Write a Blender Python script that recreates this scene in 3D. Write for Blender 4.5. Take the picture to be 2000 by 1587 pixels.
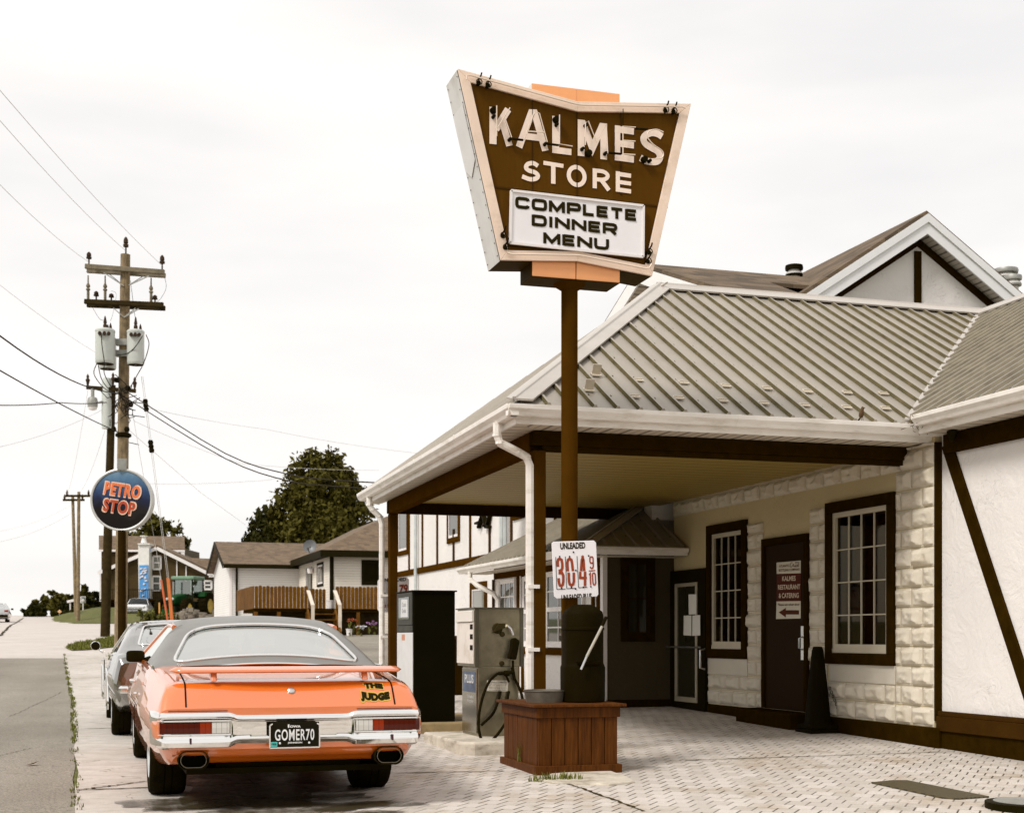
import bpy, bmesh, math, random
import numpy as np
from mathutils import Vector, Matrix
R = math.radians
random.seed(7); rng = np.random.default_rng(7)
scene = bpy.context.scene
for o in list(bpy.data.objects): bpy.data.objects.remove(o)
COL = scene.collection
# ---------------------------------------------------------------- camera
F, CX, HY, CAMZ, TH = 2750.0, 1000.0, 1243.0, 1.3425, R(17.18)
cs, sn = math.cos(TH), math.sin(TH)
cam = bpy.data.cameras.new('camera'); camo = bpy.data.objects.new('camera', cam); COL.objects.link(camo)
camo.location = (0, 0, CAMZ); camo.rotation_euler = (R(90), 0, -TH)
cam.sensor_width = 36; cam.lens = 36 * F / 2000; cam.shift_y = (HY - 793.5) / 2000
cam.clip_start = .1; cam.clip_end = 6000
cam.dof.use_dof = True; cam.dof.focus_distance = 11.6; cam.dof.aperture_fstop = 5.0
scene.camera = camo
# ---------------------------------------------------------------- light
EXPOSURE = 1.0
scene.view_settings.view_transform = 'Standard'; scene.view_settings.look = 'None'
scene.view_settings.exposure = EXPOSURE; scene.view_settings.gamma = 1
SUN_EL, SUN_AZ = R(48), R(-118)          # azimuth clockwise from +Y
w = bpy.data.worlds.new('World'); scene.world = w; w.use_nodes = True
nt = w.node_tree; nt.nodes.clear()
out = nt.nodes.new('ShaderNodeOutputWorld'); bg = nt.nodes.new('ShaderNodeBackground')
sky = nt.nodes.new('ShaderNodeTexSky'); sky.sky_type = 'NISHITA'; sky.sun_disc = False
sky.sun_elevation = SUN_EL; sky.sun_rotation = SUN_AZ
tc = nt.nodes.new('ShaderNodeTexCoord'); mp = nt.nodes.new('ShaderNodeMapping'); mp.inputs['Scale'].default_value = (1.2, 1.2, 4.5)
nz = nt.nodes.new('ShaderNodeTexNoise'); nz.inputs['Scale'].default_value = 1.6; nz.inputs['Detail'].default_value = 5; nz.inputs['Roughness'].default_value = .5
cr = nt.nodes.new('ShaderNodeValToRGB')
cr.color_ramp.elements[0].position = .35; cr.color_ramp.elements[0].color = (4.62, 4.52, 4.46, 1)
cr.color_ramp.elements[1].position = .62; cr.color_ramp.elements[1].color = (5.7, 5.45, 5.2, 1)
mx = nt.nodes.new('ShaderNodeMixRGB'); mx.inputs[0].default_value = .96
nt.links.new(tc.outputs['Generated'], mp.inputs[0]); nt.links.new(mp.outputs[0], nz.inputs[0]); nt.links.new(nz.outputs[0], cr.inputs[0])
nt.links.new(sky.outputs[0], mx.inputs[1]); nt.links.new(cr.outputs[0], mx.inputs[2]); nt.links.new(mx.outputs[0], bg.inputs[0])
bg.inputs[1].default_value = .1; nt.links.new(bg.outputs[0], out.inputs[0])
sl = bpy.data.lights.new('sun', 'SUN'); sl.energy = 1.5; sl.angle = R(14); sl.color = (1, .96, .92)
so = bpy.data.objects.new('sun', sl); COL.objects.link(so)
sdir = Vector((math.sin(SUN_AZ) * math.cos(SUN_EL), math.cos(SUN_AZ) * math.cos(SUN_EL), math.sin(SUN_EL)))
so.rotation_euler = sdir.to_track_quat('Z', 'Y').to_euler(); so.location = (-20, -20, 40)
# ---------------------------------------------------------------- measuring helpers (pixel of the photograph -> point at a known place)
PD_ = [0, 10.5, 16.5, 22, 28, 34, 40, 50, 60, 80, 100, 120, 140, 150, 160, 180, 220, 400, 3000]
PZ_ = [-1.3425, -1.185, -1.09, -.985, -.83, -.66, -.42, -.15, .1, .53, .95, 1.5, 2.1, 2.28, 2.33, 2.0, .5, -12, -30]
def gd(d): return float(np.interp(d, PD_, PZ_)) + CAMZ
def gz(x, y): return gd(x * sn + y * cs)
def W(px, py, d):
    X = (px - CX) / F * d
    return Vector((d * sn + X * cs, d * cs - X * sn, CAMZ + (HY - py) / F * d))
def onY(px, py, y):
    u = (px - CX) / F; x = (u * cs * y + sn * y) / (cs - u * sn); d = sn * x + cs * y
    return Vector((x, y, CAMZ + (HY - py) / F * d))
def onX(px, py, x):
    u = (px - CX) / F; y = (cs * x - u * sn * x) / (sn + u * cs); d = sn * x + cs * y
    return Vector((x, y, CAMZ + (HY - py) / F * d))
def onG(px, py, dmax=200):
    for d in np.arange(4, dmax, .02):
        if CAMZ + (HY - py) / F * d <= gd(d): return W(px, py, d)
    return W(px, py, dmax)
# ---------------------------------------------------------------- objects
ORG = {}
def empty(name, loc, label=None, cat=None, group=None, rz=0):
    o = bpy.data.objects.new(name, None); COL.objects.link(o); o.location = loc; o.rotation_euler = (0, 0, rz)
    o.empty_display_size = .2; ORG[o.name] = Vector(loc); tag(o, label, cat, group); return o
def tag(o, label=None, cat=None, group=None, kind=None):
    if label: o['label'] = label
    if cat: o['category'] = cat
    if group: o['group'] = group
    if kind: o['kind'] = kind
    return o
def copy_tree(o, parent=None):
    c = o.copy(); COL.objects.link(c)
    if parent: c.parent = parent
    for ch in [k for k in bpy.data.objects if k.parent == o]: copy_tree(ch, c)
    return c
TXT = {}
def text2d(s, bold=0.0, space=1.0, res=4):
    key = (s, bold, space)
    if key in TXT: return TXT[key]
    cu = bpy.data.curves.new('t', 'FONT'); cu.body = s; cu.offset = bold; cu.resolution_u = res; cu.space_character = space
    ob = bpy.data.objects.new('t', cu); COL.objects.link(ob)
    dg = bpy.context.evaluated_depsgraph_get(); me = bpy.data.meshes.new_from_object(ob.evaluated_get(dg))
    v = np.array([p.co[:2] for p in me.vertices]); f = [tuple(p.vertices) for p in me.polygons]
    bpy.data.objects.remove(ob); bpy.data.curves.remove(cu); bpy.data.meshes.remove(me)
    lo, hi = v.min(0), v.max(0); TXT[key] = ((v - lo) / (hi - lo), f, hi - lo); return TXT[key]
class MB:
    def __init__(s): s.v = []; s.f = []; s.m = []; s.k = 0
    def add(s, vs, fs):
        o = len(s.v); s.v += [tuple(p) for p in vs]; s.f += [tuple(i + o for i in f) for f in fs]; s.m += [s.k] * len(fs); return s
    def box(s, a, b):
        x0, y0, z0 = (min(a[i], b[i]) for i in range(3)); x1, y1, z1 = (max(a[i], b[i]) for i in range(3))
        return s.add([(x0, y0, z0), (x1, y0, z0), (x1, y1, z0), (x0, y1, z0), (x0, y0, z1), (x1, y0, z1), (x1, y1, z1), (x0, y1, z1)],
                     [(0, 3, 2, 1), (4, 5, 6, 7), (0, 1, 5, 4), (1, 2, 6, 5), (2, 3, 7, 6), (3, 0, 4, 7)])
    def prism(s, poly, d):
        n = len(poly); d = Vector(d); p = [Vector(q) for q in poly]
        return s.add(p + [q + d for q in p], [tuple(range(n))[::-1], tuple(range(n, 2 * n))] + [(i, (i + 1) % n, n + (i + 1) % n, n + i) for i in range(n)])
    def poly(s, pts): return s.add(pts, [tuple(range(len(pts)))])
    def beam(s, p, q, w, h, up=(0, 0, 1)):
        p, q = Vector(p), Vector(q); t = (q - p).normalized(); a = t.cross(Vector(up)).normalized() * (w / 2); b = a.cross(t).normalized() * (h / 2)
        return s.prism([p - a - b, p + a - b, p + a + b, p - a + b], q - p)
    def tube(s, path, r, n=8, cap=True):
        path = [Vector(p) for p in path]; m = len(path); rr = r if isinstance(r, (list, tuple)) else [r] * m
        vs = []; up = None
        for i, p in enumerate(path):
            t = (path[min(i + 1, m - 1)] - path[max(i - 1, 0)])
            t = t.normalized() if t.length > 1e-9 else Vector((0, 0, 1))
            if up is None: up = Vector((0, 0, 1)) if abs(t.z) < .9 else Vector((0, 1, 0))
            a = t.cross(up)
            if a.length < 1e-6: a = t.orthogonal()
            a.normalize(); b = a.cross(t).normalized(); up = b
            vs += [p + (a * math.cos(2 * math.pi * k / n) + b * math.sin(2 * math.pi * k / n)) * rr[i] for k in range(n)]
        fs = [(i * n + k, i * n + (k + 1) % n, (i + 1) * n + (k + 1) % n, (i + 1) * n + k) for i in range(m - 1) for k in range(n)]
        if cap: fs += [tuple(range(n))[::-1], tuple((m - 1) * n + k for k in range(n))]
        return s.add(vs, fs)
    def loft(s, loops, closed=True, cap=True):
        n = len(loops[0]); m = len(loops); vs = [p for l in loops for p in l]
        kk = n if closed else n - 1
        fs = [(i * n + k, i * n + (k + 1) % n, (i + 1) * n + (k + 1) % n, (i + 1) * n + k) for i in range(m - 1) for k in range(kk)]
        if cap: fs += [tuple(range(n))[::-1], tuple((m - 1) * n + k for k in range(n))]
        return s.add(vs, fs)
    def lathe(s, prof, c, axis='z', n=24, cap=True):
        c = Vector(c); L = []
        for r, h in prof:
            row = []
            for k in range(n):
                a = 2 * math.pi * k / n; x, y = r * math.cos(a), r * math.sin(a)
                row.append(c + (Vector((x, y, h)) if axis == 'z' else Vector((h, x, y)) if axis == 'x' else Vector((y, h, x))))
            L.append(row)
        return s.loft(L, True, cap)
    def grid(s, fn, us, vs):
        nu, nv = len(us), len(vs)
        return s.add([fn(u, v) for v in vs for u in us], [(j * nu + i, j * nu + i + 1, (j + 1) * nu + i + 1, (j + 1) * nu + i) for j in range(nv - 1) for i in range(nu - 1)])
    def text(s, t, p00, p10, p01, bold=0.0, off=(0, 0, 0), space=1.0, shear=0.0):
        v, f, _ = text2d(t, bold, space); p00, a, b, off = Vector(p00), Vector(p10) - Vector(p00), Vector(p01) - Vector(p00), Vector(off)
        return s.add([p00 + a * (q[0] + shear * q[1]) + b * q[1] + off for q in v], f)
    def stroke(s, pts, wd, mapf):
        P = [Vector((p[0], p[1])) for p in pts]; n = len(P); L = []; Rr = []; cl = (P[0] - P[-1]).length < 1e-6
        for i in range(n):
            a = P[i - 1] if i > 0 else (P[-2] if cl else P[i]); b = P[i + 1] if i < n - 1 else (P[1] if cl else P[i])
            d0 = (P[i] - a); d1 = (b - P[i]); d0 = d0.normalized() if d0.length > 1e-9 else d1.normalized(); d1 = d1.normalized() if d1.length > 1e-9 else d0
            n0 = Vector((-d0.y, d0.x)); n1 = Vector((-d1.y, d1.x)); m = (n0 + n1)
            m = m.normalized() if m.length > 1e-6 else n0; k = 1 / max(.35, m.dot(n0)); L.append(P[i] + m * wd / 2 * k); Rr.append(P[i] - m * wd / 2 * k)
        return s.add([mapf(p.x, p.y) for p in L + Rr], [(i, i + 1, n + i + 1, n + i) for i in range(n - 1)])
    def build(s, name, mats, parent=None, local=False, smooth=None, bevel=0, seg=2, split=False):
        if split:   # one object per separate piece
            n = len(s.v); par = list(range(n))
            def fd(i):
                while par[i] != i: par[i] = par[par[i]]; i = par[i]
                return i
            for f in s.f:
                for i in f[1:]: par[fd(i)] = fd(f[0])
            G = {}
            for fi, f in enumerate(s.f): G.setdefault(fd(f[0]), []).append(fi)
            cl = [[np.array([s.v[i] for fi in g for i in s.f[fi]]), g] for g in G.values()]; cl = [[a.min(0) - .006, a.max(0) + .006, g] for a, g in cl]; go_ = True
            while go_:
                go_ = False
                for i in range(len(cl)):
                    for j in range(len(cl) - 1, i, -1):
                        if (cl[i][0] <= cl[j][1]).all() and (cl[j][0] <= cl[i][1]).all(): cl[i] = [np.minimum(cl[i][0], cl[j][0]), np.maximum(cl[i][1], cl[j][1]), cl[i][2] + cl[j][2]]; cl.pop(j); go_ = True
            r = []
            for _, _, g in cl:
                q = MB(); mp_ = {}
                for fi in g:
                    for i in s.f[fi]:
                        if i not in mp_: mp_[i] = len(q.v); q.v.append(s.v[i])
                    q.f.append(tuple(mp_[i] for i in s.f[fi])); q.m.append(s.m[fi])
                r.append(q.build(name, mats, parent, local, smooth, bevel, seg))
            return r[0]
        mats = mats if isinstance(mats, (list, tuple)) else [mats]
        o = Vector((0, 0, 0)) if (local or parent is None) else ORG[parent.name]
        me = bpy.data.meshes.new(name); me.from_pydata([(p[0] - o[0], p[1] - o[1], p[2] - o[2]) for p in s.v], [], s.f)
        for m in mats: me.materials.append(m)
        me.polygons.foreach_set('material_index', s.m)
        bm = bmesh.new(); bm.from_mesh(me); bmesh.ops.remove_doubles(bm, verts=bm.verts, dist=1e-5) if smooth is not None else None
        bmesh.ops.recalc_face_normals(bm, faces=bm.faces); bm.to_mesh(me); bm.free()
        if smooth is not None:
            me.polygons.foreach_set('use_smooth', [True] * len(me.polygons)); me.set_sharp_from_angle(angle=R(smooth))
        me.update(); ob = bpy.data.objects.new(name, me); COL.objects.link(ob)
        if parent is not None: ob.parent = parent; ORG[ob.name] = o
        else: ORG[ob.name] = Vector((0, 0, 0))
        if bevel:
            bv = ob.modifiers.new('bevel', 'BEVEL'); bv.width = bevel; bv.segments = seg; bv.limit_method = 'ANGLE'; bv.angle_limit = R(40)
        return ob
# ---------------------------------------------------------------- materials
class NT:
    def __init__(s, name):
        s.m = bpy.data.materials.new(name); s.m.use_nodes = True; s.t = s.m.node_tree; s.b = s.t.nodes['Principled BSDF']; s.o = s.t.nodes['Material Output']
        s.co = s.n('ShaderNodeTexCoord').outputs['Object']
    def n(s, t, **kw):
        x = s.t.nodes.new(t)
        for k, v in kw.items(): setattr(x, k, v)
        return x
    def l(s, a, b): s.t.links.new(a, b)
    def put(s, sock, v):
        if hasattr(v, 'is_output') or isinstance(v, bpy.types.NodeSocket): s.l(v, sock)
        else: sock.default_value = v
    def ma(s, op, a, b=0.0, c=None):
        x = s.n('ShaderNodeMath', operation=op); s.put(x.inputs[0], a); s.put(x.inputs[1], b)
        if c is not None: s.put(x.inputs[2], c)
        return x.outputs[0]
    def noise(s, scale, detail=4, rough=.55, vec=None, sc=None, dist=0):
        x = s.n('ShaderNodeTexNoise'); x.inputs['Scale'].default_value = scale; x.inputs['Detail'].default_value = detail; x.inputs['Roughness'].default_value = rough; x.inputs['Distortion'].default_value = dist
        v = vec or s.co
        if sc: mpn = s.n('ShaderNodeMapping'); mpn.inputs['Scale'].default_value = sc; s.l(v, mpn.inputs[0]); v = mpn.outputs[0]
        s.l(v, x.inputs['Vector']); return x.outputs['Fac']
    def ramp(s, fac, *st):
        x = s.n('ShaderNodeValToRGB'); s.put(x.inputs[0], fac); e = x.color_ramp.elements
        while len(e) < len(st): e.new(.5)
        for k, (p, c) in enumerate(st): e[k].position = p; e[k].color = (*c, 1) if len(c) == 3 else c
        return x.outputs[0]
    def mix(s, fac, a, b, mode='MIX'):
        x = s.n('ShaderNodeMixRGB', blend_type=mode); s.put(x.inputs[0], fac)
        for k, v in ((1, a), (2, b)):
            if isinstance(v, tuple): x.inputs[k].default_value = (*v, 1)
            else: s.l(v, x.inputs[k])
        return x.outputs[0]
    def xyz(s):
        x = s.n('ShaderNodeSeparateXYZ'); s.l(s.co, x.inputs[0]); return x.outputs
    def bump(s, h, strength=.3, dist=.01):
        x = s.n('ShaderNodeBump'); x.inputs['Strength'].default_value = strength; x.inputs['Distance'].default_value = dist; s.l(h, x.inputs['Height']); s.l(x.outputs[0], s.b.inputs['Normal'])
    def col(s, c):
        if isinstance(c, tuple): s.b.inputs['Base Color'].default_value = (*c, 1)
        else: s.l(c, s.b.inputs['Base Color'])
    def fin(s, rough=.6, metal=0, spec=.5, coat=0):
        s.put(s.b.inputs['Roughness'], rough); s.b.inputs['Metallic'].default_value = metal; s.b.inputs['Specular IOR Level'].default_value = spec
        s.b.inputs['Coat Weight'].default_value = coat; s.b.inputs['Coat Roughness'].default_value = .02
        return s.m
def mul(c, k): return tuple(min(1, x * k) for x in c)
def M(name, c, rough=.6, metal=0, var=.18, vs=3.0, bump=0, bs=40, spec=None, coat=0, stain=None):
    if spec is None: spec = .015 if max(c) < .13 and not metal else .4
    t = NT(name); n = t.noise(vs, 5, .6)
    cc = t.ramp(n, (.3, mul(c, 1 - var)), (.7, mul(c, 1 + var)))
    if stain: cc = t.mix(t.ramp(t.noise(stain[1], 6, .7, sc=stain[3] if len(stain) > 3 else None), (.55, (0, 0, 0)), (.78, (1, 1, 1))), cc, stain[0], 'MIX') if stain[2] >= 1 else t.mix(t.ma('MULTIPLY', t.ramp(t.noise(stain[1], 6, .7, sc=stain[3] if len(stain) > 3 else None), (.5, (0, 0, 0)), (.75, (1, 1, 1))), stain[2]), cc, stain[0])
    t.col(cc)
    if bump: t.bump(t.noise(bs, 4), bump, .01)
    return t.fin(rough, metal, spec, coat)
BROWN = M('brown_paint', (.058, .024, .0022), .5, spec=0, var=.15, bump=.1, bs=60)
DKBROWN = M('dark_brown_timber', (.024, .012, .0012), .6, spec=0, var=.25, vs=8, bump=.15)
SIGNBROWN = M('sign_brown', (.085, .036, .0035), .42, var=.07, vs=2, stain=((.14, .07, .012), 2.2, .3, (6, 6, .5)))
CREAM = M('cream_paint', (.80, .63, .50), .5, var=.05, stain=((.45, .33, .22), 6, .5))
ORANGEP = M('orange_panel', (.88, .40, .165), .45, var=.05)
WHITE = M('white_paint', (.78, .74, .72), .5, var=.04, stain=((.45, .40, .30), 3, .4))
WHITEP = M('white_panel', (.80, .77, .78), .35, var=.03)
GUTTER = M('gutter_white', (.83, .79, .73), .4, var=.07, vs=2, stain=((.42, .34, .22), 2.5, .6, (1, 1, 5)))
DARKTXT = M('lettering_dark', (.022, .016, .004), .5, var=.05)
RED = M('lettering_red', (.29, .038, .003), .5, var=.08)
BLACK = M('black_plastic', (.009, .006, .001), .55, var=.2, bump=.1, bs=20)
BLACKM = M('black_metal', (.011, .008, .0015), .5, var=.25)
RUBBER = M('rubber', (.011, .008, .002), .75, var=.3, vs=12)
STEEL = M('brushed_steel', (.29, .255, .17), .34, metal=.85, var=.18, vs=6, stain=((.06, .045, .012), 4, .6))
GALV = M('galvanised', (.33, .33, .30), .5, metal=.5, var=.2)
CHROME = M('chrome', (.86, .85, .83), .07, metal=1, var=.02)
SILVER = M('silver_metal', (.6, .6, .58), .3, metal=.9, var=.1)
WOODPOLE = M('weathered_pole_wood', (.22, .16, .085), .85, var=.4, vs=5, bump=.4, bs=30, stain=((.05, .03, .01), 3, .7, (5, 5, .4)))
DKPOLE = M('dark_pole_wood', (.035, .024, .009), .85, var=.3, vs=5, bump=.3)
GREYWOOD = M('grey_crossarm_wood', (.17, .14, .09), .85, var=.3, vs=6, bump=.3)
TRANSF = M('transformer_grey', (.52, .54, .50), .45, var=.06)
WIRE = M('wire_dark', (.03, .025, .018), .6, var=.1)
WIREL = M('wire_light', (.5, .48, .46), .6, var=.1)
PAPER = M('paper', (.75, .73, .66), .8, var=.04)
def mk_planter():
    t = NT('stained_cedar'); n = t.noise(6, 6, .6, sc=(8, 8, .6)); t.col(t.ramp(n, (.3, (.045, .013, .0012)), (.7, (.115, .036, .0035)))); t.bump(n, .25, .006); return t.fin(.55, 0, .1)
CEDAR = mk_planter()
def mk_stucco(name, c, k=1.0):
    t = NT(name); n1 = t.noise(2.2, 6, .6, dist=1.6); n2 = t.noise(26, 4)
    cc = t.ramp(t.noise(.9, 4), (.3, mul(c, .93)), (.7, c)); cr_ = t.ramp(t.noise(3.2, 3, .5, dist=2.5), (.485, (0, 0, 0)), (.5, (1, 1, 1)), (.515, (0, 0, 0)))
    cr_ = t.ma('MULTIPLY', cr_, t.ramp(t.noise(1.4, 2), (.52, (0, 0, 0)), (.6, (.5, .5, .5)))); t.col(t.mix(cr_, cc, mul(c, .45)))
    t.bump(t.ma('ADD', t.ma('MULTIPLY', n1, 2.0), t.ma('MULTIPLY', n2, .35)), .32 * k, .03); return t.fin(.75)
STUCCO = mk_stucco('white_stucco', (.79, .75, .71))
BLOCKM = M('painted_block', (.65, .59, .48), .6, var=.10, bump=.45, bs=22, stain=((.30, .24, .13), 3, .6))
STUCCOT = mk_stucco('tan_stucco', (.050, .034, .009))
def mk_siding(name, c, pitch=.115, sp=.4):
    t = NT(name); z = t.xyz()[2]; f = t.ma('FRACT', t.ma('DIVIDE', z, pitch)); cc = t.ramp(t.noise(.8, 3), (.3, mul(c, .93)), (.7, c))
    t.col(t.mix(t.ramp(f, (0, (1, 1, 1)), (.10, (.25, .25, .25)), (.2, (0, 0, 0))), cc, mul(c, .45))); t.bump(t.ma('SUBTRACT', 1.0, f), .9, .012); return t.fin(.55, 0, sp)
SIDING = mk_siding('cream_siding', (.72, .66, .56)); SIDINGW = mk_siding('white_siding', (.72, .70, .66)); SIDINGB = mk_siding('brown_siding', (.075, .05, .02), .13, .05)
def mk_shingle(name, a, b, sc=1.0):
    t = NT(name); x, y, z = t.xyz(); v = t.ma('DIVIDE', z, .085 * sc); row = t.ma('FLOOR', v)
    wn = t.n('ShaderNodeTexWhiteNoise', noise_dimensions='3D'); cb = t.n('ShaderNodeCombineXYZ'); off = t.ma('MULTIPLY', row, .37)
    t.l(t.ma('FLOOR', t.ma('ADD', t.ma('DIVIDE', x, .26 * sc), off)), cb.inputs[0]); t.l(t.ma('FLOOR', t.ma('ADD', t.ma('DIVIDE', y, .26 * sc), off)), cb.inputs[1]); t.l(row, cb.inputs[2]); t.l(cb.outputs[0], wn.inputs['Vector'])
    cc = t.mix(wn.outputs['Value'], a, b); cc = t.mix(t.ramp(t.ma('FRACT', v), (0, (.55, .55, .55)), (.16, (0, 0, 0))), cc, mul(a, .35)); t.col(cc); t.bump(t.noise(30, 4), .3, .01); return t.fin(.9)
SHINGLE = mk_shingle('brown_shingles', (.095, .062, .034), (.165, .112, .066)); SHINGLED = mk_shingle('dark_shingles', (.055, .036, .018), (.15, .10, .055), 1.4)
def mk_roofmetal():
    t = NT('ribbed_roof_metal'); c = (.34, .30, .245); n = t.noise(1.3, 5, .6); t.col(t.mix(t.ramp(t.noise(5, 6, .7, sc=(1, .35, .35)), (.52, (0, 0, 0)), (.72, (.45, .45, .45))), t.ramp(n, (.3, mul(c, .9)), (.7, mul(c, 1.08))), (.24, .20, .15))); t.bump(t.noise(3, 3), .08, .02); return t.fin(.42, .25)
RIBSHL = M('rib_side_shade_pale', (.19, .165, .115), .6, var=.25, vs=6, spec=.1); ROOFM = mk_roofmetal(); RIBSH = M('rib_side_shade', (.105, .088, .045), .7, var=.25, vs=6, spec=0)  # shade on one side of each roof rib painted as darker colour; screws share it
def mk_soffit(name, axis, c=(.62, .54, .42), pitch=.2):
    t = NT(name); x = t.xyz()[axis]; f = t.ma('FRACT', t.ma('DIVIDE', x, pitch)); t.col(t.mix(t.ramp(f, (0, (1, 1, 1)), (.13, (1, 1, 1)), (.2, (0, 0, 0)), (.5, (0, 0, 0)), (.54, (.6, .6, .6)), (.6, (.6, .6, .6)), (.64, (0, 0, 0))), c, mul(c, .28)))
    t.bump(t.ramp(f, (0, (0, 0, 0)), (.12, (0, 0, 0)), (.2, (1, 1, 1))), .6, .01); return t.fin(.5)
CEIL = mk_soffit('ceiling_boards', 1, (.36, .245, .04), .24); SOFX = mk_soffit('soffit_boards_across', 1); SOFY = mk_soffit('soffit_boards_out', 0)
def mk_glass(name, tint, mn=.25, kf=1.5):
    t = NT(name); t.t.nodes.remove(t.b); g = t.n('ShaderNodeBsdfGlossy'); g.inputs['Roughness'].default_value = .02; g.inputs['Color'].default_value = (.93, .95, .93, 1)
    tr = t.n('ShaderNodeBsdfTransparent'); tr.inputs['Color'].default_value = (*tint, 1); lw = t.n('ShaderNodeFresnel'); lw.inputs['IOR'].default_value = 1.6
    mxn = t.n('ShaderNodeMixShader'); t.l(t.ma('MAXIMUM', t.ma('MULTIPLY', lw.outputs[0], kf), mn), mxn.inputs[0]); t.l(tr.outputs[0], mxn.inputs[1]); t.l(g.outputs[0], mxn.inputs[2]); t.l(mxn.outputs[0], t.o.inputs[0]); return t.m
CARGLASS = mk_glass('car_glass', (.80, .88, .85), .68); SCREENG = mk_glass('windscreen_glass', (.85, .92, .90), .05, .9); SHOPGLASS = mk_glass('window_glass', (.5, .42, .28), .02, .12)
def mk_paint(name, c, ior=2.1):
    t = NT(name); t.col(t.ramp(t.noise(1.5, 2), (.3, mul(c, .97)), (.7, c))); t.bump(t.noise(2.5, 2), .012, .02); t.b.inputs['Coat IOR'].default_value = ior; return t.fin(.28, 0, .6, 1.0)
CARORANGE = mk_paint('orange_car_paint', (.72, .152, .011), 2.0); CARDARK = mk_paint('dark_green_car_paint', (.03, .028, .014), 2.6); CARWHITE = mk_paint('white_car_paint', (.75, .75, .74)); CARGREY = mk_paint('silver_car_paint', (.42, .43, .43))
VINYL = M('grey_vinyl_roof', (.17, .165, .15), .38, var=.1, vs=4, bump=.15, bs=160, spec=.7)
SEAT = M('seat_vinyl', (.06, .06, .055), .5, var=.1)
DARKIN = M('car_interior', (.05, .048, .04), .7, var=.1)
def mk_lens(name, c):
    t = NT(name); x = t.xyz(); f = t.ma('FRACT', t.ma('MULTIPLY', x[0], 28)); t.col(t.mix(t.ramp(f, (.42, (0, 0, 0)), (.5, (1, 1, 1)), (.58, (0, 0, 0))), c, mul(c, .45))); return t.fin(.2, 0, .2, .12)
LENSR = mk_lens('red_lens', (.075, .008, .002)); LENSO = mk_lens('amber_red_lens', (.26, .026, .004)); LENSW = mk_lens('clear_lens', (.62, .60, .55))
def mk_foliage(name, a, b):
    t = NT(name); oi = t.noise(.55, 3, .6); n2 = t.noise(4.0, 2); t.col(t.mix(t.ma('ADD', t.ma('MULTIPLY', oi, .65), t.ma('MULTIPLY', n2, .4)), a, b)); return t.fin(.7, 0, .08)
FOL = mk_foliage('tree_foliage', (.008, .007, .0008), (.125, .108, .016)); FOLD = mk_foliage('dark_foliage', (.006, .006, .0008), (.045, .044, .006)); GRASSM = mk_foliage('grass_blades', (.055, .065, .010), (.20, .20, .045)); HEDGE = mk_foliage('hedge_foliage', (.045, .05, .010), (.21, .20, .045))
BARK = M('bark', (.06, .045, .028), .9, var=.3, bump=.4)
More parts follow.
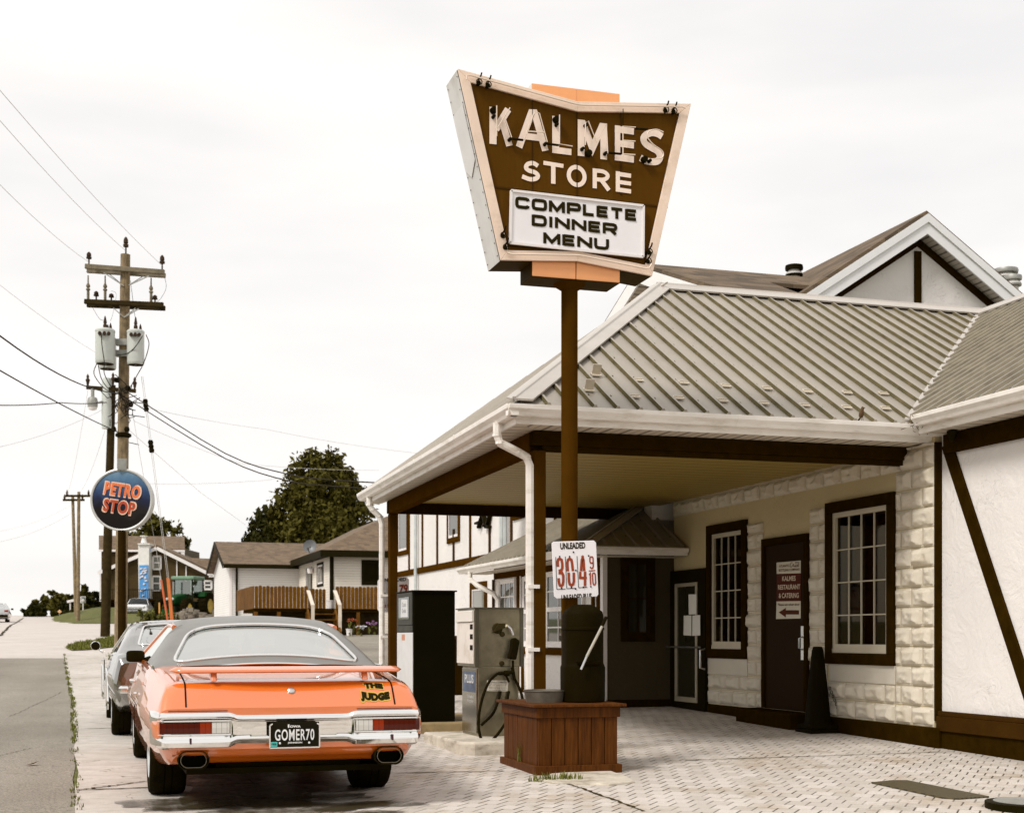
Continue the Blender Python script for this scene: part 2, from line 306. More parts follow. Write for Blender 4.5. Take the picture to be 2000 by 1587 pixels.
def mk_ground(kind):
    t = NT(kind); big = t.noise(.5, 5, .6); mid = t.noise(4, 6, .65); fine = t.noise(140, 3, .7)
    if kind == 'asphalt':
        streak = t.noise(1.0, 5, .65, sc=(.7, .12, 1)); base = t.ramp(t.ma('ADD', t.ma('MULTIPLY', big, .5), t.ma('MULTIPLY', streak, .5)), (.35, (.205, .18, .14)), (.65, (.36, .325, .27)))
        c = t.mix(t.ramp(t.noise(55, 3, .8), (.42, (.8, .8, .8)), (.56, (0, 0, 0))), base, (.10, .085, .06)); crk = t.ramp(t.noise(.7, 3, .5, dist=1.0), (.496, (0, 0, 0)), (.5, (.5, .5, .5)), (.504, (0, 0, 0))); c = t.mix(crk, c, (.07, .06, .04)); t.col(c); t.bump(fine, .45, .008); return t.fin(.8)
    if kind == 'concrete':
        base = t.ramp(t.ma('ADD', t.ma('MULTIPLY', big, .5), t.ma('MULTIPLY', mid, .5)), (.34, (.41, .37, .32)), (.66, (.60, .56, .51)))
        st = t.noise(7, 6, .75, sc=(.5, 6, 1)); c = t.mix(t.ramp(st, (.52, (0, 0, 0)), (.70, (.7, .7, .7))), base, (.16, .125, .075)); c = t.mix(t.ramp(fine, (.3, (.5, .5, .5)), (.5, (0, 0, 0))), c, (.16, .13, .09))
        cr2 = t.ramp(t.noise(.55, 4, .55, dist=1.5), (.497, (0, 0, 0)), (.5, (.8, .8, .8)), (.503, (0, 0, 0))); t.col(t.mix(cr2, c, (.08, .06, .03))); t.bump(t.ma('ADD', fine, st), .35, .008); return t.fin(.8)
    if kind == 'pale_concrete':
        t.col(t.ramp(t.ma('ADD', t.ma('MULTIPLY', big, .6), t.ma('MULTIPLY', mid, .4)), (.3, (.41, .36, .32)), (.7, (.55, .50, .46)))); t.bump(fine, .3, .006); return t.fin(.85)
    if kind == 'earth':
        t.col(t.ramp(mid, (.3, (.05, .06, .012)), (.7, (.13, .13, .03)))); t.bump(mid, .5, .05); return t.fin(.95)
    if kind == 'lawn_grass':
        t.col(t.ramp(t.ma('ADD', t.ma('MULTIPLY', big, .5), t.ma('MULTIPLY', fine, .5)), (.3, (.055, .065, .010)), (.7, (.16, .155, .035)))); t.bump(fine, .8, .05); return t.fin(.95)
    if kind == 'pavers':
        x, y, z = t.xyz(); a = R(40); wv = t.noise(.35, 2); ax = t.ma('ADD', t.ma('MULTIPLY', x, math.sin(a)), t.ma('MULTIPLY', y, math.cos(a))); bx = t.ma('SUBTRACT', t.ma('MULTIPLY', x, math.cos(a)), t.ma('MULTIPLY', y, math.sin(a)))
        ax = t.ma('ADD', ax, t.ma('MULTIPLY', wv, .12)); bx = t.ma('ADD', bx, t.ma('MULTIPLY', t.noise(.5, 2), .1))
        v = t.ma('DIVIDE', ax, .20); row = t.ma('FLOOR', v); uu = t.ma('ADD', t.ma('DIVIDE', bx, .145), t.ma('MULTIPLY', t.ma('MODULO', row, 2.0), .5)); uf = t.ma('FRACT', uu); vf = t.ma('FRACT', v)
        head = t.ramp(t.ma('ABSOLUTE', t.ma('SUBTRACT', uf, .5)), (.445, (0, 0, 0)), (.475, (1, 1, 1))); bed = t.ramp(t.ma('ABSOLUTE', t.ma('SUBTRACT', vf, .5)), (.468, (0, 0, 0)), (.49, (.38, .38, .38)))
        jn = t.ma('MAXIMUM', head, bed); jn = t.ma('MULTIPLY', jn, t.ramp(t.noise(1.6, 5, .7), (.36, (.25, .25, .25)), (.58, (1, 1, 1))))
        wn = t.n('ShaderNodeTexWhiteNoise', noise_dimensions='2D'); cb = t.n('ShaderNodeCombineXYZ'); t.l(t.ma('FLOOR', uu), cb.inputs[0]); t.l(row, cb.inputs[1]); t.l(cb.outputs[0], wn.inputs['Vector'])
        base = t.mix(wn.outputs['Value'], (.47, .425, .375), (.60, .55, .50)); st = t.noise(1.1, 6, .72, sc=(1, 1, 1)); base = t.mix(t.ramp(st, (.53, (0, 0, 0)), (.68, (.7, .7, .7))), base, (.33, .24, .14)); base = t.mix(t.ramp(t.noise(2.6, 6, .75), (.55, (0, 0, 0)), (.72, (.6, .6, .6))), base, (.19, .145, .08)); base = t.mix(t.ramp(fine, (.32, (.45, .45, .45)), (.5, (0, 0, 0))), base, (.2, .16, .1))
        t.col(t.mix(jn, base, (.045, .032, .012))); t.bump(t.ma('SUBTRACT', t.ma('MULTIPLY', fine, .25), jn), .7, .012); return t.fin(.78)
ASPH = mk_ground('asphalt'); CONC = mk_ground('concrete'); PCONC = mk_ground('pale_concrete'); EARTH = mk_ground('earth'); LAWN = mk_ground('lawn_grass'); PAVER = mk_ground('pavers')
ROUGHCONC = M('rough_concrete', (.52, .47, .385), .85, var=.2, vs=5, bump=.6, bs=14, stain=((.12, .085, .03), 3.5, .9, (1, 1, 2.5)))
TANCONC = M('stained_concrete', (.30, .22, .105), .85, var=.25, vs=5, bump=.5, bs=16, stain=((.08, .055, .02), 3, .8))
# ================================================================ setting: ground, road, pavement, lawn
DROWS = sorted(set([-60, -30, -10, -4] + [round(x, 2) for x in np.arange(0, 64.01, .5)] + list(range(66, 182, 2)) + [190, 200, 220, 260, 320, 400, 700, 1200, 2000, 3000]))
def XW(x): return lambda d: (x - sn * d) / cs
def sheet(name, mat, xl, xr, d0, d1, lift, nx=6, wob=0):
    mb = MB(); rows = [d0] + [d for d in DROWS if d0 < d < d1] + [d1]; vs = []
    for d in rows:
        a, b = xl(d), xr(d)
        if wob: a += wob * (math.sin(d * 1.7) + .6 * math.sin(d * 4.3 + 1)); b += wob * (math.sin(d * 1.3 + 2) + .5 * math.sin(d * 3.7))
        for i in range(nx + 1):
            X = a + (b - a) * i / nx; vs.append((d * sn + X * cs, d * cs - X * sn, gd(d) + lift))
    n = nx + 1; mb.add(vs, [(j * n + i, j * n + i + 1, (j + 1) * n + i + 1, (j + 1) * n + i) for j in range(len(rows) - 1) for i in range(nx)])
    return tag(mb.build(name, mat), kind='structure')
kerb_px = [(150, 1587), (148, 1545), (150, 1500), (146, 1470), (146, 1440), (144, 1410), (142, 1370), (136, 1340), (131, 1315), (128, 1295), (126, 1278)]
kp = [onG(*p) for p in kerb_px]; KD = [p.x * sn + p.y * cs for p in kp]; KX = [p.x * cs - p.y * sn for p in kp]
def KE(o=0): return lambda d: (float(np.interp(d, KD, KX)) if d <= KD[-1] and d >= KD[0] else (kp[0 if d < KD[0] else -1].x - sn * d) / cs) + o
sheet('ground', EARTH, lambda d: -200 - abs(d), lambda d: 200 + abs(d), -60, 3000, 0, 24)
sheet('road', ASPH, XW(-9), KE(-.01), -10, 36.5, .008, 6, .015)
sheet('road', PCONC, XW(-9.5), XW(-.3), 36.5, 178, .008, 6)
sheet('side_street', PCONC, XW(-.3), XW(40), 38.6, 97, .008, 6)
sheet('pavement', CONC, KE(0), XW(1.35), -4, 38.6, .010, 4, .012)
sheet('paved_forecourt', PAVER, XW(1.35), XW(9.2), -4, 26, .010, 8)
sheet('parking_area', ASPH, XW(1.35), XW(14), 26, 60, .012, 6)
mb = MB()   # unseen wooded rise added behind the viewer to show in the car's paint and chrome
for k_, (r_, h_) in enumerate(((46, 9.5), (60, 14))):
    L_ = []
    for a_ in np.linspace(R(95), R(275), 90): hh = h_ * (.72 + .22 * math.sin(a_ * 9 + k_) + .16 * math.sin(a_ * 23 + 2 * k_) + random.uniform(-.06, .06)); L_.append(((r_ * math.sin(a_), r_ * math.cos(a_), -2), (r_ * math.sin(a_), r_ * math.cos(a_), hh * .6), ((r_ + 3) * math.sin(a_), (r_ + 3) * math.cos(a_), hh), ((r_ + 9) * math.sin(a_), (r_ + 9) * math.cos(a_), -2)))
    mb.loft([list(q) for q in L_], False, False)
tag(mb.build('reflection_hills', FOLD), kind='structure')
def lawn_z(d, x): 
    t = min(1, max(0, (d - 99) / 10)); t = t * t * (3 - 2 * t); q = min(1, max(0, (x + 3.5) / 6)); q = q * q * (3 - 2 * q); return gd(d) + .02 + 1.05 * t * q
mb = MB(); ds = list(np.arange(98, 135.1, 1.5)); Xs = np.linspace(-46, 6, 40)
mb.grid(lambda X, d: (d * sn + X * cs, d * cs - X * sn, lawn_z(d, d * sn + X * cs) - (0.35 if d * sn + X * cs < -.6 - (d - 98) * .03 else 0)), list(Xs), ds)
tag(mb.build('lawn', LAWN, smooth=60), kind='structure')
# cracked joints across the pavement slabs, road centre line crack, and the joint through the pavers
mb = MB()
def crack(mb, pts, wd, lift=.016):
    n = len(pts); L = []; Q = []
    for i, p in enumerate(pts):
        a, b = pts[max(0, i - 1)], pts[min(n - 1, i + 1)]; t = Vector((b[0] - a[0], b[1] - a[1])); t.normalize(); nn = Vector((-t.y, t.x)) * wd * random.uniform(.35, 1.2) / 2
        L.append((p[0] + nn.x, p[1] + nn.y, gz(p[0] + nn.x, p[1] + nn.y) + lift)); Q.append((p[0] - nn.x, p[1] - nn.y, gz(p[0] - nn.x, p[1] - nn.y) + lift))
    mb.add(L + Q, [(i, i + 1, n + i + 1, n + i) for i in range(n - 1)])
def wig(p, q, n, a): return [(p[0] + (q[0] - p[0]) * i / n + random.uniform(-a, a), p[1] + (q[1] - p[1]) * i / n + random.uniform(-a, a)) for i in range(n + 1)]
for px, py in ((150, 1546), (150, 1425), (140, 1365), (134, 1325), (132, 1297)):
    g = onG(px, py); crack(mb, wig((g.x + .02, g.y), (g.x + 1.4, g.y + .02), 22, .012), .035)
for a, b in (((340, 1521), (985, 1508)), ((1060, 1515), (1260, 1587)), ((1340, 1487), (1845, 1470)), ((340, 1521), (150, 1546))):
    p, q = onG(*a), onG(*b); crack(mb, wig(p, q, 40, .014), .03)
for a, b in (((20, 1400), (120, 1352)), ((0, 1330), (125, 1322)), ((-10, 1480), (60, 1462))):
    p, q = onG(*a), onG(*b); crack(mb, wig(p, q, 60, .018), .008, .013)
tag(mb.build('pavement_joints', M('joint_dirt', (.05, .036, .012), .9, var=.4)), kind='structure')
mb = MB()
for a, b in (((0, 1242), (22, 1220)), ((22, 1220), (46, 1206))):
    p, q = onG(*a), onG(*b); crack(mb, wig(p, q, 30, .03), .16, .02)
tag(mb.build('road_crack', M('tar_line', (.05, .04, .025), .9)), kind='structure')
# wet stain behind the parked car; shade beneath the car painted as dark patches
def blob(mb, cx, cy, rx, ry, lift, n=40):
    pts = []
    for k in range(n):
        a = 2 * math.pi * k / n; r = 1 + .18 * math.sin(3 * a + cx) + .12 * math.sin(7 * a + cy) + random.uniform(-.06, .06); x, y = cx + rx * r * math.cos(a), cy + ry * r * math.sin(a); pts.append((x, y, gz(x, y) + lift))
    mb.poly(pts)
t = NT('wet_stain_car_shade'); n_ = t.noise(3, 6, .75); tr_ = t.n('ShaderNodeBsdfTransparent'); mxs = t.n('ShaderNodeMixShader'); t.l(t.ramp(n_, (.33, (0, 0, 0)), (.56, (.92, .92, .92))), mxs.inputs[0]); t.l(tr_.outputs[0], mxs.inputs[1]); t.l(t.b.outputs[0], mxs.inputs[2]); t.l(mxs.outputs[0], t.o.inputs[0]); t.col((.05, .038, .015)); STAINSHADE = t.fin(.35)
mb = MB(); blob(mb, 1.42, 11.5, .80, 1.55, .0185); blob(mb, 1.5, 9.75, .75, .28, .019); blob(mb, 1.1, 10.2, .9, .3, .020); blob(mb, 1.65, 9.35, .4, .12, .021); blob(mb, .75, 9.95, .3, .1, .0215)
tag(mb.build('stain_and_car_shade', STAINSHADE), kind='structure')
# ---------------------------------------------------------------- grass tufts and weeds
def blades(mb, cx, cy, z, h, n, spread, wd=.008):
    for _ in range(n):
        a = random.uniform(0, 6.283); r = spread * math.sqrt(random.random()); x, y = cx + r * math.cos(a), cy + r * math.sin(a); b = random.uniform(0, 6.283); hh = h * random.uniform(.4, 1.1); l = random.uniform(.1, .7) * hh
        dx, dy = math.cos(b), math.sin(b); ux, uy = -dy * wd, dx * wd
        mb.add([(x - ux, y - uy, z), (x + ux, y + uy, z), (x + dx * l * .5 + ux * .7, y + dy * l * .5 + uy * .7, z + hh * .6), (x + dx * l * .5 - ux * .7, y + dy * l * .5 - uy * .7, z + hh * .6), (x + dx * l, y + dy * l, z + hh)], [(0, 1, 2, 3), (3, 2, 4)])
mb = MB(); d = 9.0
for i in range(len(kp) - 1):
    L = (kp[i + 1] - kp[i]).length; n = int(L * 22); dens = 1.0 if i in (3, 4, 5, 6, 7) else .55
    for k in range(n):
        if random.random() > dens * (.6 + .5 * math.sin(k * .13 + i)): continue
        p = kp[i].lerp(kp[i + 1], (k + random.random()) / n); blades(mb, p.x + random.uniform(-.03, .03), p.y, gz(p.x, p.y) + .005, .035 if i < 3 else .05, 4, .025, .005)
tag(mb.build('weeds_in_the_joint', GRASSM), label='thin line of weeds growing in the joint between asphalt and concrete', cat='weeds', kind='stuff')
def grass_patch(name, poly_px, n, h, label):
    P = [onG(*p) for p in poly_px]; mb = MB(); xs = [p.x for p in P]; ys = [p.y for p in P]; cnt = 0
    mb.poly([(p.x, p.y, gz(p.x, p.y) + .03) for p in P])
    while cnt < n:
        x, y = random.uniform(min(xs), max(xs)), random.uniform(min(ys), max(ys)); ins = False; j = len(P) - 1
        for i in range(len(P)):
            if (P[i].y > y) != (P[j].y > y) and x < (P[j].x - P[i].x) * (y - P[i].y) / (P[j].y - P[i].y) + P[i].x: ins = not ins
            j = i
        if ins: blades(mb, x, y, gz(x, y) + .02, h, 4, .08, .014); cnt += 1
    tag(mb.build(name, GRASSM), label=label, cat='grass', kind='stuff')
grass_patch('grass_patch', [(128, 1266), (150, 1257), (185, 1252), (225, 1244), (300, 1240), (300, 1262), (240, 1262), (170, 1270), (140, 1271)], 1600, .12, 'wedge of short grass at the foot of the utility poles')
grass_patch('grass_strip', [(655, 1229), (755, 1229), (755, 1234), (655, 1233)], 700, .16, 'strip of grass below the raised wooden deck')
for i, (px, py, h, n, lb) in enumerate(((1035, 1502, .26, 150, 'scruffy weed tuft at the corner of the wooden planter box'), (1085, 1528, .09, 170, 'low flat weed on the broken concrete before the planter box'), (224, 1282, .14, 60, 'small weed clump at the base of the utility pole'))):
    g = onG(px, py); mb = MB()
    for k in range(8 if i < 2 else 4): blades(mb, g.x + random.uniform(-.17, .17), g.y + random.uniform(-.07, .07), g.z, h, n // 8, .06, .006)
    tag(mb.build('weed', GRASSM), label=lb, cat='weed')
# broken concrete apron in front of the planter, small leaf on the road
mb = MB(); pz = [onG(*p) for p in ((1052, 1527), (1075, 1516), (1130, 1512), (1195, 1511), (1228, 1523), (1240, 1531), (1190, 1537), (1120, 1534), (1080, 1533))]
mb.prism([(p.x, p.y, p.z - .02) for p in pz], (0, 0, .05)); tag(mb.build('concrete_slab', ROUGHCONC, bevel=.012), label='small broken concrete slab in front of the wooden planter', cat='slab')
mb = MB(); g = onG(63, 1496); mb.add([(g.x - .06, g.y, g.z + .012), (g.x, g.y - .05, g.z + .03), (g.x + .06, g.y + .01, g.z + .05), (g.x + .01, g.y + .05, g.z + .02)], [(0, 1, 2, 3)])
tag(mb.build('fallen_leaf', M('dead_leaf', (.09, .045, .015), .7)), label='single curled brown leaf lying on the asphalt', cat='leaf')
# ================================================================ buildings
def rot_pts(pts, k): return pts
def win(parent, plane, c, a0, a1, z0, z1, out, cols=1, rows=1, fr=.09, frm=None, sash=.045, glass=None, name='window', sm=None, meet=False, blind=None):
    """window seen on a wall: casing, sash with glazing bars, pane; a is the run along the wall, out the outward sign"""
    frm = frm or BROWN; sm = sm or WHITE; P = (lambda a, o, z: (c + out * o, a, z)) if plane == 'X' else (lambda a, o, z: (a, c + out * o, z))
    def bar(mb, aa, ab, za, zb, o0, o1): mb.box(P(aa, o0, za), P(ab, o1, zb))
    f = MB()
    for q in ((a0, a1, z1 - fr, z1), (a0, a1, z0, z0 + fr), (a0, a0 + fr, z0 + fr, z1 - fr), (a1 - fr, a1, z0 + fr, z1 - fr)): bar(f, *q, -.01, .035)
    fo = f.build(name, frm, parent, bevel=.004)
    A0, A1, Z0, Z1 = a0 + fr, a1 - fr, z0 + fr, z1 - fr; s = MB()
    for q in ((A0, A1, Z1 - sash, Z1), (A0, A1, Z0, Z0 + sash * 1.3), (A0, A0 + sash, Z0 + sash * 1.3, Z1 - sash), (A1 - sash, A1, Z0 + sash * 1.3, Z1 - sash)): bar(s, *q, -.008, .022)
    g = .011
    for i in range(1, cols): a = A0 + (A1 - A0) * i / cols; bar(s, a - g, a + g, Z0 + sash * 1.3, Z1 - sash, .004, .013)
    for i in range(1, rows): z = Z0 + (Z1 - Z0) * i / rows; bar(s, A0 + sash, A1 - sash, z - g, z + g, .0045, .0135)
    if meet: z = (Z0 + Z1) / 2; bar(s, A0 + sash, A1 - sash, z - sash * .7, z + sash * .7, .004, .024)
    s.build('sash', sm, fo)
    p = MB(); bar(p, A0 + .01, A1 - .01, Z0 + .01, Z1 - .01, -.004, .005); p.build('pane', glass or PANE, fo); return fo
def mk_pane(name, base, rough=.03):
    t = NT(name); t.col(base); return t.fin(rough, 0, .35, .22)
PANE = mk_pane('dark_pane', (.022, .020, .010)); PANEL = mk_pane('curtained_pane', (.20, .19, .15)); PANEC = mk_pane('reflecting_pane', (.07, .075, .06))
# ---------------------------------------------------------------- forecourt canopy
XF = 8.27; ZE, ZS, ZR, ZB = 3.4725, 3.3025, 5.7525, 3.1225
NL, NR, FL, FR = (3.86, 12.36), (8.40, 12.36), (4.10, 20.62), (8.40, 20.62)
AP = (7.07, 16.5); RE = (11.83, 16.5); VB = (8.06, 12.42)
cano = empty('forecourt_canopy', (4.23, 12.82, gz(4.23, 12.82)), 'open forecourt canopy with ribbed tan metal hip roof on brown posts', 'canopy')
def slope_roof(name, poly, e0, e1, up, mat, parent, pitch=.2286, rib=(.027, .030), side=1, side_shade=None):
    """flat roof panel with standing ribs; e0->e1 runs along the eave, up(p) gives the far end of the rib that starts at eave parameter"""
    mb = MB(); mb.prism(poly, (0, 0, .018)); e0, e1 = Vector(e0), Vector(e1); L = (e1 - e0).length; t = (e1 - e0).normalized(); n = int(L / pitch)
    for k in range(n + 1):
        s = (k + .35) * pitch
        if s > L: break
        ab = up(s)
        if ab is None: continue
        p, q = Vector(ab[0]), Vector(ab[1])
        if (q - p).length < .15: continue
        nrm = t.cross(q - p).normalized(); nrm = nrm if nrm.z > 0 else -nrm; p = p + nrm * .018; q = q + nrm * .018; a = t * rib[0] * side; b = t * rib[0] * .45 * side; h = nrm * rib[1]
        mb.add([p - a, p + a, p + b + h, p - b + h, q - a, q + a, q + b + h, q - b + h], [(0, 1, 2, 3), (4, 7, 6, 5), (2, 6, 7, 3), (3, 7, 4, 0)]); mb.k = 1; mb.add([p + a, p + b + h, q + a, q + b + h], [(0, 2, 3, 1)])  # shaded flank of the rib painted with its own darker material
        for j in range(1, int((q - p).length / .62) + 1):
            c_ = p + (q - p).normalized() * (j * .62 - .25) - a * 1.9; e_ = (q - p).normalized() * .011; f_ = t * .011; mb.add([c_ - e_ - f_, c_ + e_ - f_, c_ + e_ + f_, c_ - e_ + f_, c_ + nrm * .012], [(0, 1, 4), (1, 2, 4), (2, 3, 4), (3, 0, 4)])
        mb.k = 0
    return mb.build(name, [mat, side_shade or RIBSH], parent)
kf = (ZR - ZE) / (AP[1] - NL[1])
def zf(y): return ZE + kf * (y - NL[1])
def up_front(s):
    x = NL[0] + s; y0 = NL[1]
    if x > VB[0]:
        y0 = VB[1] + (x - VB[0]) / (RE[0] - VB[0]) * (RE[1] - VB[1])
        if x > RE[0]: return None
    y1 = NL[1] + (x - NL[0]) / (AP[0] - NL[0]) * (AP[1] - NL[1]) - .02 if x < AP[0] else AP[1] - .05
    return ((x, y0 - (.02 if x < VB[0] else -.05), zf(y0) - (.01 if x < VB[0] else -.03)), (x, y1, zf(y1)))
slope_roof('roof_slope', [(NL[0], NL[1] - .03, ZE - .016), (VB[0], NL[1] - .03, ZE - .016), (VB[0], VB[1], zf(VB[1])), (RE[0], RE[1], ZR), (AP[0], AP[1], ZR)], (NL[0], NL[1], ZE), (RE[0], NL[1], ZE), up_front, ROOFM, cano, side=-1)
def up_hip(s):
    y = NL[1] + s
    f = (y - NL[1]) / (AP[1] - NL[1]) if y < AP[1] else (FL[1] - y) / (FL[1] - AP[1])
    xe = NL[0] + (FL[0] - NL[0]) * (y - NL[1]) / (FL[1] - NL[1]); x1 = xe + (AP[0] - xe) * f
    return ((xe - .02, y, ZE), (x1, y, ZE + (ZR - ZE) * f))
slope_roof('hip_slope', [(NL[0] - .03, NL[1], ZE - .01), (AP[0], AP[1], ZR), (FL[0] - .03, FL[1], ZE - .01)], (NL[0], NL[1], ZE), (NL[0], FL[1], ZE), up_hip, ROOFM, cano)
MB().prism([(FL[0], FL[1], ZE), (AP[0], AP[1], ZR), (RE[0], AP[1], ZR), (RE[0], FL[1], ZE)], (0, 0, .018)).build('rear_slope', ROOFM, cano)
FLASH = M('flashing_tan', (.47, .43, .38), .4, metal=.2, var=.06)
def cap_strip(mb, p, q, wl, wr, side, th=.02):
    """folded cap along a hip or ridge: two flat wings"""
    p, q = Vector(p), Vector(q)
    for d in (wl, wr): d = Vector(d); n = (q - p).cross(d).normalized(); n = n if n.z > 0 else -n; mb.prism([p + n * .042, q + n * .042, q + d + n * .042, p + d + n * .042], n * th)
hv = Vector((AP[0] - NL[0], AP[1] - NL[1], ZR - ZE)).normalized()
mb = MB(); p0, p1 = Vector((NL[0] - .02, NL[1] - .02, ZE)), Vector((AP[0], AP[1], ZR))
cap_strip(mb, p0, p1, (.17, 0, 0), (0, .19, .04), 0); mb.tube([p0 + Vector((0, 0, .05)), p1 + Vector((0, 0, .06))], .03, 6)
mb.build('hip_cap', FLASH, cano)
mb = MB(); cap_strip(mb, (AP[0] - .05, AP[1], ZR), (RE[0] + .1, RE[1], ZR), (0, -.17, -.17 * kf), (0, .17, -.17 * kf), 0); mb.tube([(AP[0] - .05, AP[1], ZR + .055), (RE[0], RE[1], ZR + .055)], .028, 6); mb.build('ridge_cap', FLASH, cano)
mb = MB(); cap_strip(mb, (FL[0], FL[1], ZE), (AP[0], AP[1], ZR), (.05, -.2, 0), (.16, 0, 0), 0); mb.build('hip_cap', FLASH, cano)
def gutter(parent, p, q, outv, z0=3.3625, h=.105, wd=.12, name='gutter', m=None):
    """K-profile gutter along p->q hung outwards along outv"""
    p, q, o = Vector(p), Vector(q), Vector(outv); pr = [(.0, 0), (.07, 0), (.085, .03), (.115, .065), (.12, h), (.10, h), (.10, h - .012), (.0, h - .012)]
    L = [[b + o * (x / .12 * wd) + Vector((0, 0, z)) for x, z in pr] for b in (Vector((p.x, p.y, z0)), Vector((q.x, q.y, z0)))]
    mb = MB(); mb.loft(L)
    n = int((q - p).length / 2.4)
    for k in range(1, n + 1):
        c_ = p.lerp(q, k / (n + 1)); t = (q - p).normalized() * .02; pr2 = [(x * 1.06 / .12 * wd, z * 1.04 - .002) for x, z in pr]; mb.loft([[Vector((b.x, b.y, z0)) + o * x + Vector((0, 0, z)) for x, z in pr2] for b in (c_ - t, c_ + t)])
    return mb.build(name, m or GUTTER, parent, bevel=.004)
gutter(cano, (NL[0] - .10, NL[1], 0), (NR[0] - .02, NR[1], 0), (0, -.12 / .12, 0), wd=.12)
gutter(cano, (NL[0], NL[1] - .10, 0), (FL[0], FL[1] + .1, 0), (-1, 0, 0), wd=.12)
mb = MB(); mb.box((NL[0], NL[1], ZS), (NR[0] + .1, NL[1] + .022, ZE - .03)); mb.prism([(NL[0], NL[1] + .023, ZS), (NL[0] + .022, NL[1] + .023, ZS), (FL[0] + .022, FL[1], ZS), (FL[0], FL[1], ZS)], (0, 0, ZE - .03 - ZS)); mb.build('fascia', GUTTER, cano)
BX, BY, FBX, FBY = 4.16, 12.76, 4.30, 19.93
mb = MB(); mb.poly([(NL[0] + .02, NL[1] + .02, ZS + .012), (XF, NR[1] + .02, ZS + .012), (XF, BY + .05, ZS + .012), (BX + .05, BY + .05, ZS + .012)]); mb.build('soffit', SOFY, cano)
mb = MB(); mb.poly([(NL[0] + .02, NL[1] + .02, ZS + .012), (BX + .05, BY + .05, ZS + .012), (FBX + .05, FBY, ZS + .012), (FBX, FL[1], ZS + .012), (FL[0], FL[1], ZS + .012)]); mb.build('soffit', SOFX, cano)
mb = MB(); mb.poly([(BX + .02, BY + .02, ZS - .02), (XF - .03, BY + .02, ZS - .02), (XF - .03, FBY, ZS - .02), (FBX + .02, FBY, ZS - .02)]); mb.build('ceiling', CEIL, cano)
BH = ZS + .005
mb = MB(); mb.box((BX, BY, ZB + .05), (XF - .03, BY + .14, BH)); mb.box((BX + .1, BY + .015, ZB), (XF - .033, BY + .125, ZB + .049)); mb.build('beam', DKBROWN, cano, bevel=.006)
mb = MB(); mb.prism([(BX, BY + .141, ZB + .0), (BX + .14, BY + .141, ZB), (FBX + .14, FBY, ZB), (FBX, FBY, ZB)], (0, 0, BH - ZB)); mb.build('beam', BROWN, cano, bevel=.006)
mb = MB(); mb.box((FBX, FBY + .001, ZB + .005), (XF - .03, FBY + .14, BH)); mb.build('beam', DKBROWN, cano, bevel=.006)
for x, y in ((4.23, 12.83), (4.375, 20.0)): mb = MB(); mb.box((x - .06, y - .06, gz(x, y) - .1), (x + .06, y + .06, ZB + .002)); mb.build('post', BROWN, cano, bevel=.01)
def spout(parent, pts, bottom, r=.042):
    mb = MB(); path = [Vector(p) for p in pts]; q = path[-1]; mb.tube(path + [Vector((q.x, q.y, bottom))], r, 8)
    for k in range(1, len(path) - 1): mb.tube([path[k] - Vector((0, 0, .01)), path[k] + Vector((0, 0, .012))], r * 1.12, 8)
    for z in (bottom + .55, bottom + 1.0, bottom + 1.6): mb.box((q.x - .03, q.y - .05, z), (q.x + .085, q.y + .05, z + .035))
    return mb.build('downspout', GUTTER, parent, smooth=40)
spout(cano, [(NL[0] - .05, 12.80, 3.37), (NL[0] - .05, 12.80, 3.25), (NL[0] - .02, 12.80, 3.18), (4.02, 12.80, 3.10), (4.10, 12.80, 3.06), (4.135, 12.80, 2.98)], gz(4.1, 12.8))
spout(cano, [(FL[0] - .05, 20.1, 3.37), (FL[0] - .05, 20.1, 3.25), (FL[0] - .0, 20.1, 3.18), (4.20, 20.1, 3.09), (4.235, 20.1, 2.98)], gz(4.1, 20))
# snow guards screwed to the front slope, and a bird on the gutter
GUARD = M('clear_yellowed_plastic', (.56, .49, .38), .3, var=.15)
def onslope(px, py):
    best = None
    for y in np.arange(12.4, 16.4, .02):
        p = onY(px, py, y)
        if p.z <= zf(y): best = p; break
    return best
i = 0
for px, py, big in ((1163, 738, 1), (1149, 768, 1), (1245, 748, 0), (1334, 753, 0), (1416, 759, 0), (1497, 764, 0), (1576, 770, 0), (1653, 772, 0), (1724, 774, 0), (1238, 780, 0), (1324, 783, 0), (1410, 788, 0), (1490, 793, 0), (1570, 797, 0), (1652, 801, 0), (1728, 803, 0)):
    p = onslope(px, py)
    if p is None: continue
    mb = MB(); n_ = Vector((0, -kf, 1)).normalized(); t_ = Vector((0, 1, kf)).normalized(); b = p + n_ * .03; x_ = Vector((1, 0, 0))
    mb.prism([b - x_ * .05 - t_ * .04, b + x_ * .05 - t_ * .04, b + x_ * .05 + t_ * .04, b - x_ * .05 + t_ * .04], n_ * .012)
    hh = .11 if big else .022; mb.prism([b - x_ * .045 + t_ * .0, b + x_ * .045, b + x_ * .045 + t_ * .012, b - x_ * .045 + t_ * .012], n_ * hh); mb.build('snow_guard', GUARD, cano)
bp = Vector((7.40, 12.24, 3.4725)); bird = empty('small_bird', bp, 'tiny brown bird perched on the canopy gutter', 'bird'); mb = MB()
mb.loft([[bp + Vector((math.cos(a) * r, .02 + dy + math.sin(a) * r * .5, z + math.sin(a) * r * .6)) for a in np.linspace(0, 6.283, 10)[:-1]] for r, z, dy in ((.004, .03, .02), (.022, .045, .012), (.028, .065, 0), (.022, .09, -.012), (.016, .105, -.018), (.018, .118, -.022), (.012, .132, -.024), (.002, .138, -.024))])
